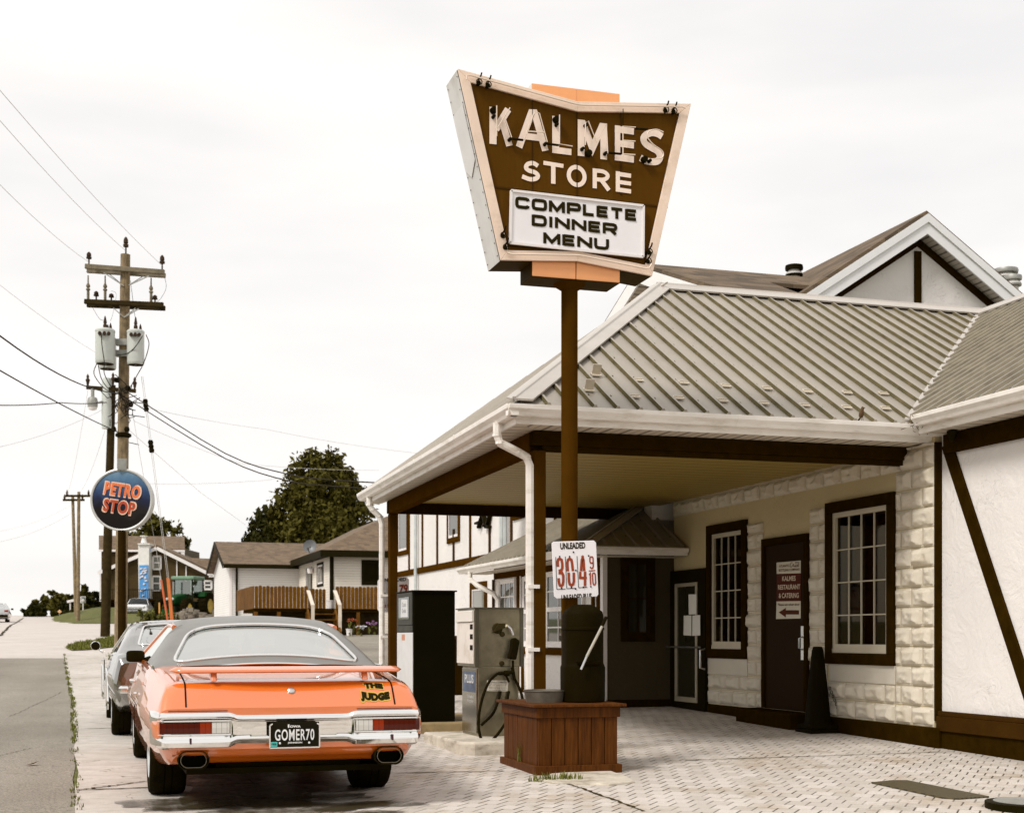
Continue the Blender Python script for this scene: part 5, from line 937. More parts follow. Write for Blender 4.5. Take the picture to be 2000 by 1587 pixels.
mb = MB(); mb.box((ux - .03, sy0 + .03, sz1 - .135), (ux - .001, sy1 + .07, sz1 - .02)); mb.build('head_panel', M('pump_head_white', (.72, .67, .60), .4, var=.05), sp, bevel=.006)
mb = MB()
for z_ in (.40, .30, .19): mb.box((ux - .020, sy0 + .035, zc0 + z_ - .02), (ux - .0165, sy0 + .13, zc0 + z_ + .03))
mb.build('price_window', BLACKM, sp, split=True)
mb = MB(); mb.box((sx0 - .012, sy0 + .02, sz0 + .03), (sx0 - .001, sy1 - .02, zc0 - .02)); mb.build('side_panel', M('polished_steel', (.30, .28, .22), .12, metal=1, var=.1), sp, bevel=.003)
mb = MB(); mb.box((sx0 - .014, sy0 + .06, zc0 - .26), (sx0 - .0125, sy1 - .06, zc0 - .05)); mb.build('grade_label', M('label_blue', (.05, .075, .13), .3, var=.5, vs=9), sp)
mb = MB()
for i, wd_ in enumerate((.42, .36)): zz = zc0 - .32 - i * .05; mb.text(('Unleaded', 'Regular')[i], (sx0 - .0135, sy0 + .35, zz), (sx0 - .0135, sy0 + .12, zz), (sx0 - .0135, sy0 + .35, zz + .035), .01)
mb.text('PLUS', (sx0 - .015, sy0 + .46, zc0 - .17), (sx0 - .015, sy0 + .12, zc0 - .17), (sx0 - .015, sy0 + .46, zc0 - .08), .03)
mb.build('label_lettering', M('label_white', (.5, .5, .48), .5), sp)
def PZ(zx, zy, off=.0): p = onY(720 + zx / 4.176, 1120 + zy / 4.176, sy0); return Vector((p.x, sy0 - off, p.z))
mb = MB(); mb.prism([PZ(965, 868), PZ(1140, 868), PZ(1132, 957), PZ(965, 955)], (0, -.004, 0)); wl = mb.build('warning_label', M('label_offwhite', (.62, .57, .47), .5, var=.04), sp)
mb = MB()
for i in range(6): mb.text(('WARNING FLAMMABLE', 'stop engine no smoking', 'do not leave pump', 'keep nozzle in contact', 'with the tank always', 'no unattended filling')[i], PZ(980, 887 + i * 13, .006), PZ(1122, 887 + i * 13, .006), PZ(980, 878 + i * 13, .006), .005)
mb.build('fine_print', DARKTXT, wl)
SOOT = M('soot_stain', (.035, .026, .009), .6, var=.3); mb = MB()
for c, rx, ry in (((1050, 445), 42, 38), ((1090, 492), 20, 22), ((1085, 730), 20, 18)): mb.lathe([(.001, -.02), (rx / 4.176 / F * 14, -.018), (rx / 4.176 / F * 14 * 1.1, 0)], PZ(*c, .001), 'y', 14)
mb.prism([PZ(1060, 405), PZ(1112, 403), PZ(1108, 440), PZ(1020, 478), PZ(1005, 485), PZ(1030, 440)], (0, -.03, 0)); mb.build('nozzle_boot', SOOT, sp, bevel=.004, split=True)
mb = MB(); mb.tube([PZ(1128, 425, .03), PZ(1150, 450, .05), PZ(1165, 500, .06)], .016, 8); mb.build('nozzle_spout', SILVER, sp, smooth=50); mb = MB(); mb.prism([PZ(1150, 530, .02), PZ(1180, 520, .02), PZ(1212, 545, .02), PZ(1205, 600, .02), PZ(1185, 700, .02), PZ(1120, 690, .02), PZ(1140, 610, .02)], (0, -.07, 0)); mb.build('nozzle', RUBBER, sp, bevel=.012)
hs = empty('fuel_hose', PZ(1170, 800), 'black fuel hose looping from the steel pump down to the ground', 'hose')
def hose(pts, r=.0145, o0=.03): mb.tube([PZ(x, y, o) for x, y, o in pts], r, 8)
def sp3(P, n=5):
    r = []
    for i in range(len(P) - 1):
        a, b, c, d = (np.array(P[max(0, min(len(P) - 1, i + k))], float) for k in (-1, 0, 1, 2))
        for k in range(n): t = k / n; r.append(tuple(.5 * (2 * b + (c - a) * t + (2 * a - 5 * b + 4 * c - d) * t * t + (3 * b - a - 3 * c + d) * t ** 3)))
    return r + [tuple(P[-1])]
mb = MB(); hose(sp3([(1045, 812, .03), (975, 870, .06), (915, 980, .10), (872, 1120, .14), (858, 1250, .18), (875, 1350, .22), (905, 1440, .30), (985, 1490, .36), (1095, 1500, .36)])); hose(sp3([(1180, 850, .03), (1215, 930, .06), (1232, 1030, .1), (1200, 1100, .14), (1085, 1190, .20), (1000, 1290, .24), (930, 1360, .27), (893, 1420, .30), (915, 1470, .33), (1000, 1495, .36)])); hose(sp3([(1072, 955, .02), (1048, 1040, .03), (1000, 1140, .05), (905, 1230, .06)])); hose(sp3([(1140, 955, .02), (1130, 1000, .02), (1120, 1060, .02)])); mb.build('tubing', RUBBER, hs, smooth=60)
mb = MB(); mb.tube([PZ(1165, 705, .05), PZ(1165, 760, .05)], .012, 8); mb.tube([PZ(1160, 760, .05), PZ(1180, 860, .04)], .018, 8); mb.tube([PZ(1050, 812, .04), PZ(1170, 800, .05)], .018, 8); mb.lathe([(.03, -.02), (.03, .03)], PZ(1110, 810, .05), 'x', 10); mb.tube([PZ(1110, 830, .05), PZ(1135, 880, .04)], .012, 8); mb.build('coupling', BLACKM, hs, smooth=40, split=True)
# ================================================================ cone, mat, lid
gq = onG(1597, 1431); cn = empty('traffic_cone', gq, 'tall all-black cone standing against the block front by the window', 'cone'); mb = MB(); hc = (1431 - 1262) / F * (gq.x * sn + gq.y * cs)
cb_ = BLACK
def sqr(r, z, n=16): return [gq + Vector((r * math.copysign(abs(math.cos(a)) ** .7, math.cos(a)), r * math.copysign(abs(math.sin(a)) ** .7, math.sin(a)), z)) for a in [2 * math.pi * (k + .5) / n for k in range(n)]]
mb.loft([sqr(.15, .10), sqr(.135, .14), sqr(.105, hc * .5), sqr(.066, hc - .10), sqr(.060, hc - .04), sqr(.045, hc), sqr(.01, hc + .002)]); mb.build('body', cb_, cn, smooth=40)
mb = MB(); mb.box(gq + Vector((-.19, -.19, 0)), gq + Vector((.19, .19, .05))); mb.box(gq + Vector((-.17, -.17, .0502)), gq + Vector((.17, .17, .105))); mb.build('base', RUBBER, cn, bevel=.012)
mb = MB(); 
for k in range(6): c = gq + Vector((.10 + .02 * k, -.10, hc * .52 - .045 * k)); mb.tube([c + Vector((.012 * math.cos(a), 0, .02 * math.sin(a))) for a in np.linspace(0, 6.283, 9)], .004, 5, False)
mb.build('chain', BLACKM, cn)
mt = [onG(*p) for p in ((1702, 1532), (1744, 1528), (1772, 1528), (1932, 1560), (1872, 1564), (1840, 1562))]
t = NT('ribbed_rubber_mat'); f_ = t.ma('FRACT', t.ma('MULTIPLY', t.ma('ADD', t.xyz()[0], t.ma('MULTIPLY', t.xyz()[1], .35)), 24)); t.col(t.ramp(f_, (.3, (.035, .027, .010)), (.6, (.085, .065, .025)))); t.bump(f_, .6, .01); MATM = t.fin(.6)
mb = MB(); mb.prism([(p.x, p.y, p.z + .012) for p in mt], (0, 0, .012)); tag(mb.build('rubber_mat', MATM), 'dark ribbed rubber mat lying on the pavers at the front right', 'mat')
lc = onG(2012, 1581); ld = empty('ground_lid', lc + Vector((0, 0, .012)), 'grey round metal lid in a dark ring set in the pavers at the right edge', 'lid'); c0 = lc + Vector((0, 0, .012)); mb = MB(); mb.lathe([(.30, 0), (.30, .045), (.25, .05), (.25, .0)], c0, 'z', 32, False); mb.build('ring', BLACKM, ld, smooth=40); mb = MB(); mb.lathe([(.245, .0), (.245, .052), (.001, .056)], c0, 'z', 32); mb.build('cover', GALV, ld, smooth=40)
# ================================================================ trees
def leaf_mesh(name, mat, lobes, n, size, parent, seed=1):
    """many small leaf-sized faces spread through the volume of several lobes (centre, radii)"""
    g = np.random.default_rng(seed); tot = sum(r[0] * r[1] * r[2] for _, r in lobes); V = []; Fc = []
    for c, r in lobes:
        k = max(30, int(n * r[0] * r[1] * r[2] / tot)); nc = max(8, k // 48); cd = g.normal(size=(nc, 3)); cd /= np.linalg.norm(cd, axis=1)[:, None]; cr_ = g.uniform(.45, 1.0, nc) ** .6; cc = cd * cr_[:, None]
        idx = g.integers(0, nc, k); p = cc[idx] + g.normal(size=(k, 3)) * .115; p = p * np.array(r) + np.array(c)
        a = g.normal(size=(k, 3)); a /= np.linalg.norm(a, axis=1)[:, None]; b = g.normal(size=(k, 3)); b -= (b * a).sum(1)[:, None] * a; b /= np.linalg.norm(b, axis=1)[:, None]; s = size * g.uniform(.55, 1.3, k)[:, None]
        o = len(V) * 1
        q = np.stack([p - a * s, p + b * s * .55, p + a * s, p - b * s * .55], 1).reshape(-1, 3); base = sum(len(x) for x in V); V.append(q); Fc += [(base + 4 * i, base + 4 * i + 1, base + 4 * i + 2, base + 4 * i + 3) for i in range(k)]
    mb = MB(); mb.v = [tuple(x) for x in np.concatenate(V)]; mb.f = Fc; mb.m = [0] * len(Fc); return mb.build(name, mat, parent)
def tree(label, px, py_base, py_top, d, half_px, lobes, n, size, mat=None, seed=1, cat='tree', name='tree', group=None, zb=None):
    """lobes given in units of the crown half-width, centred at the crown's middle"""
    base = W(px, py_base, d); top = CAMZ + (HY - py_top) / F * d; base.z = gz(base.x, base.y) if zb is None else zb; hw = half_px / F * d; H = top - base.z
    o = empty(name, base, label, cat, group); cz = base.z + H * .55
    L = [((base.x + (a * cs) * hw + b * sn * hw, base.y - a * sn * hw + b * cs * hw, base.z + h * H), (rx * hw, rx * hw, rz * H)) for a, b, h, rx, rz in lobes]
    mb = MB(); mb.tube([base - Vector((0, 0, .2)), base + Vector((.05, 0, H * .3)), base + Vector((-.1, .1, H * .55)), base + Vector((0, 0, H * .8))], [hw * .07, hw * .055, hw * .04, hw * .01], 8)
    for c, r in L[:6]: mb.tube([base + Vector((0, 0, H * .28)), (base + Vector((0, 0, H * .4))).lerp(Vector(c), .5), Vector(c)], [hw * .035, hw * .02, hw * .006], 5)
    mb.build('trunk', BARK, o, smooth=60); leaf_mesh('crown', mat or FOL, L, n, size, o, seed); return o
tree('tall broad leafy tree rising behind the cottage roofs', 622, 1195, 878, 100, 112, [(0, 0, .74, .58, .24), (-.35, .1, .52, .6, .26), (.45, 0, .50, .58, .26), (.05, -.2, .40, .75, .26), (-.2, 0, .84, .3, .14), (.25, .1, .82, .34, .15), (-.75, 0, .38, .35, .2), (.8, .1, .36, .3, .2), (.5, .2, .68, .34, .16)], 34000, .21, seed=3)
tree('smaller dark tree left of the tall tree behind the garage', 510, 1195, 988, 96, 34, [(0, 0, .72, .8, .27), (-.4, 0, .5, .7, .25), (.4, .1, .5, .75, .3), (0, 0, .35, .9, .25)], 6500, .21, FOLD, 5)
tree('thin pale tree between the tall tree and the canopy gutter', 738, 1195, 1000, 92, 26, [(0, 0, .8, .6, .18), (-.3, 0, .6, .6, .2), (.4, 0, .55, .6, .2)], 1600, .18, FOL, 8)
tree('round tree showing above the brown house roof', 300, 1195, 998, 128, 66, [(0, 0, .74, .6, .22), (-.6, 0, .62, .45, .22), (.55, 0, .68, .5, .24), (.85, 0, .5, .35, .22), (0, 0, .45, .9, .28)], 9000, .25, FOL, 9)
tree('tree with drooping edge at the right of the brown house', 355, 1195, 1058, 124, 20, [(0, 0, .7, .7, .25), (.3, 0, .5, .7, .25)], 1300, .3, FOL, 11)
tl = [('round dark bushy tree on the hilltop, tallest of the hill group', 108, 1150, 42), ('low tree at the left end of the hilltop group', 70, 1180, 22), ('pointed bush right of the tall hilltop tree', 122, 1158, 26), ('rounded hilltop tree just left of the pale utility pole', 140, 1162, 20), ('open spindly tree behind the small road sign', 166, 1139, 17), ('dense dark shrub mass at the left corner of the brown house', 184, 1156, 18), ('low dark shrub under the small road sign', 160, 1178, 16)]
for i, (lb, px, pt_, hw_) in enumerate(tl): tree(lb, px, 1204, pt_, 136 - i * 2.5, hw_, [(0, 0, .66, .75, .3), (-.5, 0, .42, .6, .32), (.5, 0, .45, .6, .32), (0, 0, .25, .95, .28)] if i != 4 else [(0, 0, .8, .3, .16), (-.5, 0, .62, .4, .12), (.4, 0, .6, .5, .14)], 1300 if i != 4 else 420, .33, FOLD if i % 2 else FOL, 20 + i, 'tree' if i < 5 else 'shrub', 'tree' if i < 5 else 'shrub', 'trees and shrubs on the hilltop')
# clipped hedge
hb = W(312, 1225, 60); hg = empty('hedge', (hb.x, hb.y, gz(hb.x, hb.y)), 'clipped green hedge behind the dark parked car', 'hedge'); lo, hi = W(270, 1224, 60), W(352, 1224, 60); zt_ = W(300, 1194, 60).z
L = []
for k in range(9): p = lo.lerp(hi, (k + .5) / 9); L.append(((p.x, p.y, (gz(p.x, p.y) + zt_) / 2), (.22, .35, (zt_ - gz(p.x, p.y)) / 2)))
leaf_mesh('foliage', HEDGE, L, 4200, .07, hg, 4); mb = MB()
for k in range(6): p = lo.lerp(hi, (k + .5) / 6); mb.tube([(p.x, p.y, gz(p.x, p.y) - .05), (p.x + .04, p.y, zt_ - .1)], .03, 6)
mb.build('stems', BARK, hg)
# ================================================================ garage, cottage, deck
def xy(px, y): return onY(px, 1200, y).x
yg_ = 70.8; gx0 = xy(449, yg_); gar = empty('garage', (gx0, yg_, gz(gx0, yg_)), 'white sided garage with brown shingle gable roof left of the cottage', 'garage'); gzb = gz(gx0, yg_) - .5; gze = onY(500, 1104, yg_).z; gd_ = 8.4; gx1 = 13.2
mb = MB(); mb.box((gx0, yg_, gzb), (gx1, yg_ + gd_, gze)); zrg = onY(430, 1061, yg_ + 4.2).z; mb.prism([(gx0, yg_, gze), (gx0, yg_ + gd_, gze), (gx0, yg_ + gd_ / 2, zrg - .1)], (.1, 0, 0)); mb.build('wall', SIDINGW, gar)
mb = MB(); kr = (zrg - gze) / (gd_ / 2 + .45)
for sg in (0, 1): ye = yg_ - .45 if sg == 0 else yg_ + gd_ + .45; mb.prism([(gx0 - .35, ye, gze - .05), (gx1, ye, gze - .05), (gx1, yg_ + gd_ / 2, zrg), (gx0 - .35, yg_ + gd_ / 2, zrg)], (0, 0, .10))
mb.build('roof', SHINGLE, gar); mb = MB(); FASC = M('dark_fascia', (.014, .011, .003), .5, var=.1); mb.box((gx0 - .35, yg_ - .50, gze - .16), (gx1 - 2.6, yg_ - .451, gze + .04))
for sg in (0, 1): ye = yg_ - .45 if sg == 0 else yg_ + gd_ + .45; mb.prism([(gx0 - .40, ye, gze - .18), (gx0 - .40, ye, gze + .04), (gx0 - .40, yg_ + gd_ / 2, zrg + .09), (gx0 - .40, yg_ + gd_ / 2, zrg - .14)], (.045, 0, 0))
mb.build('fascia', FASC, gar); mb = MB(); mb.box((gx0 + .28, yg_ - .09, gzb), (gx0 + .38, yg_ - .01, gze)); mb.build('downspout', FASC, gar); mb = MB(); mb.box((gx0 - .02, yg_ - .025, gzb), (gx0 + .1, yg_ - .001, gze)); mb.build('corner_trim', WHITE, gar)
yc, xc = 61.6, 10.66; cot = empty('cottage', (xc, yc, gz(xc, yc)), 'cream sided cottage with brown hip roof behind the wooden deck', 'cottage'); czb = gz(xc, yc) - .5; cze = onY(690, 1080, yc).z
mb = MB(); mb.box((xc, yc, czb), (xc + 8, yg_, cze)); mb.build('wall', SIDING, cot)
zh = cze + 1.9; mb = MB(); ex, ey = xc - .45, yc - .45; mb.prism([(ex, ey, cze), (xc + 8, ey, cze), (xc + 8, ey + 4.2, zh), (ex + 3.8, ey + 4.2, zh)], (0, 0, .10)); mb.prism([(ex, ey, cze), (ex + 3.8, ey + 4.2, zh), (ex + 3.8, yg_ + 3, zh), (ex, yg_ + 0.5, cze)], (0, 0, .10)); mb.build('roof', SHINGLE, cot)
mb = MB(); mb.box((ex - .02, ey - .05, cze - .20), (xc + 8, ey - .001, cze + .10)); mb.box((ex - .05, ey, cze - .20), (ex - .001, yg_ - .6, cze + .10)); mb.poly([(ex, ey, cze - .15), (xc + 8, ey, cze - .15), (xc + 8, yc, cze - .15), (ex, yc, cze - .15)]); mb.poly([(ex, ey, cze - .15), (xc, ey, cze - .15), (xc, yg_, cze - .15), (ex, yg_, cze - .15)]); mb.build('fascia', FASC, cot)
mb = MB(); mb.box((xc - .02, yc - .03, czb), (xc + .16, yc - .001, cze - .15)); mb.build('corner_trim', FASC, cot)
win(cot, 'Y', yc, xy(706, yc), xy(742, yc), onY(720, 1142, yc).z, onY(720, 1093, yc).z, -1, 1, 1, .10, FASC, .04, BLACKM, sm=FASC)
def yC(px): return onX(px, 1150, xc).y
for a, b, nm in ((632, 620, 'window'), (610, 599, 'door')):
    y0_, y1_ = yC(a), yC(b); win(cot, 'X', xc, y0_, y1_, onX((a + b) / 2, 1145 if nm == 'window' else 1165, xc).z, onX((a + b) / 2, 1098 if nm == 'window' else 1108, xc).z, -1, 2, 1, .12, FASC, .06, PANEL if nm == 'window' else PANE, name=nm)
mb = MB(); lp = onX(606, 1115, xc - .15); mb.lathe([(.12, -.1), (.16, .1), (.05, .2)], lp, 'z', 10); mb.build('porch_lamp', WHITE, cot)
sat = onY(605, 1066, 66); sd = empty('satellite_dish', (sat.x, 66, sat.z - .6), 'dark grey satellite dish on the garage roof near the valley', 'satellite dish'); mb = MB(); nrm = Vector((-.35, -.9, .25)).normalized(); u_ = nrm.cross(Vector((0, 0, 1))).normalized(); v_ = u_.cross(nrm)
mb.loft([[sat + (u_ * math.cos(a) * r * 1.0 + v_ * math.sin(a) * r) - nrm * (.10 * (1 - (r / .32) ** 2)) for a in np.linspace(0, 6.283, 25)[:-1]] for r in (.32, .30, .2, .1, .01)], True, False); mb.build('dish', M('dish_grey', (.13, .135, .14), .4), sd, smooth=60)
mb = MB(); mb.tube([sat - nrm * .1, sat + Vector((.1, .1, -.35)), sat + Vector((.16, .2, -.75))], .035, 8); mb.tube([sat + v_ * -.3, sat + nrm * .35 + v_ * -.28], .02, 6); mb.lathe([(.05, -.06), (.05, .06)], sat + nrm * .36 + v_ * -.25, 'z', 8); mb.build('mast', M('dish_mast', (.10, .09, .07), .5), sd)
# deck with board fence, steps and white rails
FEN = M('stained_fence', (.135, .058, .0075), .7, var=.28, vs=3, spec=.08, stain=((.06, .022, .003), 5, .6, (5, 5, .5))); yd = 57.6; dk = empty('wooden_deck', (xy(600, yd), yd, gz(xy(600, yd), yd)), 'raised wooden deck with orange-brown board fence in front of the cottage', 'deck')
ztop, zbot = onY(560, 1144, yd).z, onY(560, 1188, yd).z
def fence_run(p, q, name='fence_panel'):
    mb = MB(); p, q = Vector(p), Vector(q); L = (q - p).length; n = int(L / .15); t = (q - p).normalized(); o = Vector((t.y, -t.x, 0))
    for k in range(n):
        a = p + t * (k * L / n + .008); b = p + t * ((k + 1) * L / n - .004); h = ztop + random.uniform(-.02, .02); m = (a + b) / 2; ins = t * .03; off = o * random.uniform(0, .006)
        mb.prism([Vector((a.x, a.y, zbot)) + off, Vector((b.x, b.y, zbot)) + off, Vector((b.x, b.y, h - .05)) + off, Vector((b.x, b.y, h)) - ins + off, Vector((a.x, a.y, h)) + ins + off, Vector((a.x, a.y, h - .05)) + off], o * .02)
    return mb.build(name, FEN, dk)
f0, f1, f2, f3 = (xy(497, yd), yd, 0), (xy(601, yd), yd, 0), (xy(655, yd), yd, 0), (xy(752, yd), yd, 0)
fl_ = onX(463, 1150, f0[0]); fence_run((f0[0], fl_.y, 0) if fl_.y < 68 else (f0[0], 62, 0), f0); fence_run(f0, f1); fence_run(f2, f3); fence_run((xy(601, yd + 3), yd + 3, 0), (xy(636, yd + 3), yd + 3, 0))
mb = MB(); mb.box((f0[0], yd + .05, zbot - .14), (f3[0], yd + 4, zbot + .02)); mb.build('deck_floor', DKBROWN, dk); mb = MB()
for px in (500, 545, 601, 655, 700, 748): x = xy(px, yd); mb.box((x - .07, yd + .03, gz(x, yd) - .2), (x + .07, yd + .17, zbot - .13))
mb.build('posts', FEN, dk); mb = MB(); mb.box((f0[0], yd + .6, gz(f0[0], yd) - .2), (f3[0], yd + .7, zbot - .15)); mb.build('skirting', M('deck_dark_boards', (.045, .03, .012), .9, var=.4), dk)  # skirting boards set back under the deck, dark uneven brown
mb = MB()
for k in range(4): zz = zbot - (k + 1) * .24; mb.box((f1[0] + .05, yd - .28 * (k + 1), zz), (f2[0] - .05, yd - .28 * k + .02, zz + .05))
for x in (f1[0], f2[0]): mb.prism([(x - .04, yd, zbot), (x - .04, yd, zbot - .25), (x - .04, yd - 1.2, zbot - 1.15), (x - .04, yd - 1.2, zbot - .95)], (.08, 0, 0))
mb.build('steps', FEN, dk); mb = MB()
for px0, px1 in ((602, 611), (654, 664)): a, b = onY(px0, 1153, yd - .1), onY(px1, 1182, yd - .9); mb.beam(a, b, .14, .06); mb.box((b.x - .06, b.y - .06, gz(b.x, b.y) - .1), (b.x + .06, b.y + .06, b.z))
mb.build('stair_rail', M('rail_pale_wood', (.62, .54, .44), .6), dk, split=True)
for px, py, r, h, m_, lb in ((682, 1229, .13, .28, WHITE, 'white bucket on the grass below the deck'), (645, 1190, .17, .35, WHITE, 'white flower pot standing at the top of the deck steps')):
    if 'grass' in lb: g = W(px, py, 57); g.z = gz(g.x, g.y) + .02
    else: g = onY(px, 1190, yd + .5); g.z = zbot + .02
    o = empty('bucket' if 'bucket' in lb else 'flower_pot', g, lb, 'bucket' if 'bucket' in lb else 'pot'); mb = MB(); mb.lathe([(.001, 0), (r * .8, 0), (r, h), (r * 1.06, h), (r * 1.06, h - .03), (r * .98, h - .04)], g, 'z', 16, False); mb.build('shell', m_, o, smooth=40)
    mb = MB(); mb.lathe([(r * .97, h - .05), (.001, h - .05)], g, 'z', 16, False); mb.build('filling', EARTH, o)
for i, (px, py, c, lb) in enumerate(((727, 1216, (.30, .14, .30), 'pink-purple flowers under the deck beside the post'), (706, 1224, (.6, .6, .65), 'pale flowers on the grass right of the white bucket'), (686, 1210, (.4, .10, .03), 'red flowers in the shade under the deck steps'))):
    g = W(px, py, 56.6); o = empty('flowers', (g.x, g.y, gz(g.x, g.y)), lb, 'flowers'); leaf_mesh('leaves', GRASSM, [((g.x, g.y, (g.z + gz(g.x, g.y)) / 2), (.16, .16, max(.12, (g.z - gz(g.x, g.y)) / 2)))], 80, .05, o, 30 + i); leaf_mesh('petals', M('petals', c, .6, var=.2), [((g.x, g.y, g.z), (.2, .15, .08))], 60, .05, o, 40 + i)
# ================================================================ brown house with wrapped chimney
dh = 112.0
def H_(px, py, dd=0): return W(px, py, dh + dd)
hb = H_(306, 1193); hs_ = empty('brown_house', (hb.x, hb.y, hb.z), 'brown sided two-storey house with white trim on the hill', 'house')
ax = (H_(400, 1193) - H_(200, 1193)); ax.z = 0; ax.normalize(); dp = Vector((sn, cs, 0))
def front(pts, dd, thick): return [H_(*p, dd) for p in pts]
mb = MB(); mb.prism(front([(197, 1195), (414, 1195), (414, 1124), (306, 1071), (197, 1116)], 0, 0), dp * 8); mb.build('wall', SIDINGB, hs_)
mb = MB(); mb.prism(front([(198, 1120), (358, 1120), (358, 1070), (198, 1070)], 4, 0), dp * 6); mb.build('upper_wall', SIDINGB, hs_)
mb = MB(); a, b, c, d_ = H_(193, 1074, 3.6), H_(361, 1074, 3.6), H_(360, 1050, 7), H_(193, 1048, 7); mb.prism([a, b, c, d_], (0, 0, .12)); e_ = H_(306, 1067, -.4); 
for p_ in ((193, 1118), (424, 1123)): q = H_(*p_, -.4); mb.prism([e_, q, q + dp * 6, e_ + dp * 6], (0, 0, .15))
r0 = [H_(360, 1091, 2), H_(420, 1093, 2), H_(420, 1122, -.2), H_(402, 1118, -.2)]; mb.prism(r0, (0, 0, .1)); mb.build('roof', SHINGLE, hs_)
mb = MB()
def trim(mb, p, q, w_, dd=-.5): mb.beam(H_(*p, dd), H_(*q, dd), w_, .06, dp)
trim(mb, (191, 1119), (306, 1070), .26); trim(mb, (306, 1070), (416, 1124), .26); trim(mb, (193, 1074.5), (361, 1075.5), .18, 3.4); trim(mb, (357, 1078), (357, 1091), .3, 3.4); trim(mb, (408, 1124), (424, 1124), .2); trim(mb, (196, 1122), (196, 1174), .12, -.1); trim(mb, (247, 1128), (247, 1168), .12, -.1); trim(mb, (345.5, 1094), (345.5, 1135), .08, -.1); trim(mb, (363.5, 1105), (363.5, 1135), .08, -.1); mb.build('trim', WHITE, hs_)
for i, q in enumerate(((299, 314, 1086, 1111), (298, 313, 1125, 1152), (374, 388, 1133, 1156), (399, 413, 1134, 1150))):
    x0_, x1_, ya_, yb_ = q; mb = MB(); 
    for a, b in (((x0_, ya_), (x1_, ya_)), ((x0_, yb_), (x1_, yb_)), ((x0_, ya_), (x0_, yb_)), ((x1_, ya_), (x1_, yb_)), ((x0_, (ya_ + yb_) / 2), (x1_, (ya_ + yb_) / 2))): trim(mb, a, b, .10 if a[1] == b[1] and a[1] not in (ya_, yb_) else .14, -.12)
    wo = mb.build('window', WHITE, hs_); mb = MB(); mb.poly(front([(x0_, ya_), (x1_, ya_), (x1_, yb_), (x0_, yb_)], -.06, 0)); mb.build('pane', PANEL if i == 0 else PANEC, wo)
mb = MB(); mb.prism(front([(270, 1102), (291, 1102), (291, 1168), (271, 1168)], -1.0, 0), dp * 1.0); mb.prism(front([(270, 1063), (291, 1061), (291, 1101.9), (270, 1101.9)], -1.0, 0), dp * 1.1); mb.prism(front([(269, 1060.5), (292, 1060.5), (292, 1063), (269, 1063)], -1.15, 0), dp * 1.3); mb.lathe([(.25, 0), (.16, .35), (.14, .5), (.3, .52), (.3, .58), (.02, .6)], H_(281, 1060, -.4), 'z', 10); chm = mb.build('chimney', M('wrap_white', (.72, .70, .66), .6, var=.12, vs=1.5), hs_)
mb = MB(); mb.prism(front([(272, 1103), (289.5, 1103), (290, 1168), (272, 1168)], -1.06, 0), dp * .05); mb.prism(front([(291, 1064), (293.5, 1074), (291.5, 1079)], -.8, 0), dp * .1); tb_ = mb.build('house_wrap', M('blue_sheet', (.09, .30, .62), .45, var=.1), chm); mb = MB(); random.seed(5)
for k in range(18): x_, y_ = random.uniform(274, 287), random.uniform(1107, 1165); trim(mb, (x_ - random.uniform(1, 3.2), y_ + random.uniform(.5, 2)), (x_ + random.uniform(1, 3), y_ - random.uniform(.5, 2)), random.uniform(.06, .13), -1.10)
mb.build('wrap_print', WHITE, tb_); mb = MB(); mb.prism(front([(195, 1172), (318, 1172), (318, 1170), (195, 1170)], -1.6, 0), dp * 1.6); 
for px in (240, 262, 285, 305): mb.beam(H_(px, 1172, -1.5), H_(px, 1196, -1.5), .12, .12, (0, 1, 0)); mb.beam(H_(px, 1192, -1.5), H_(px + 9, 1173, -1.5), .07, .07, (0, 1, 0))
mb.build('porch_deck', DKBROWN, hs_); mb = MB()
for px in range(200, 318, 4): mb.beam(H_(px, 1171, -1.6), H_(px, 1152, -1.6), .03, .03, (0, 1, 0))
trim(mb, (198, 1151), (318, 1151), .06, -1.6); mb.build('porch_railing', BLACKM, hs_)
mb = MB(); mb.prism(front([(197, 1198), (414, 1198), (414, 1176), (197, 1176)], -.05, 0), dp * .04); mb.build('foundation', DKBROWN, hs_)
# ================================================================ utility poles, sign, wires
def pole(label, px_b, py_b, px_t, py_t, d, r0, r1, mat):
    b = W(px_b, py_b, d); b.z = gz(b.x, b.y); t_ = W(px_t, py_t, d); o = empty('utility_pole', b, label, 'utility pole'); mb = MB(); mb.tube([b - Vector((0, 0, .3)), b.lerp(t_, .5), t_], [r0, (r0 + r1) / 2, r1], 14); mb.build('pole', mat, o, smooth=60); return o, b, t_
up, b_, t_ = pole('tall wooden utility pole with two crossarms and three transformers', 235, 1285, 245, 497, 36, .165, .12, WOODPOLE)
def P36(zx, zy, off=0): return W(150 + zx / 6.105, 470 + zy / 6.105, 36 - off)
ARM = []
for (l, r_, yl, yr, nm) in ((100, 1045, 305, 375, 0), (122, 1057, 355, 415, 1), (92, 1032, 725, 765, 2), (122, 1054, 765, 805, 3)):
    mb = MB(); o_ = .18 if nm % 2 == 0 else -.18; mb.beam(P36(l, yl, o_), P36(r_, yr, o_), .10, .12); ARM.append(mb.build('crossarm', GREYWOOD if nm < 2 else DKPOLE, up, bevel=.01))
mb = MB()
for l, yl, o_ in ((320, 380, .2), (370, 385, -.2)): mb.beam(P36(l, yl, o_), P36(560, 540, .14), .03, .02); mb.beam(P36(860 if o_ > 0 else 830, 420 if o_ > 0 else 400, o_), P36(620, 530, .14), .03, .02)
for l, yl in ((435, 800), (740, 810), (700, 805)): mb.beam(P36(l, yl, .2), P36(565, 915, .14), .03, .02)
mb.build('brace', GALV, up, split=True); INS = M('insulator_brown', (.05, .032, .02), .25)
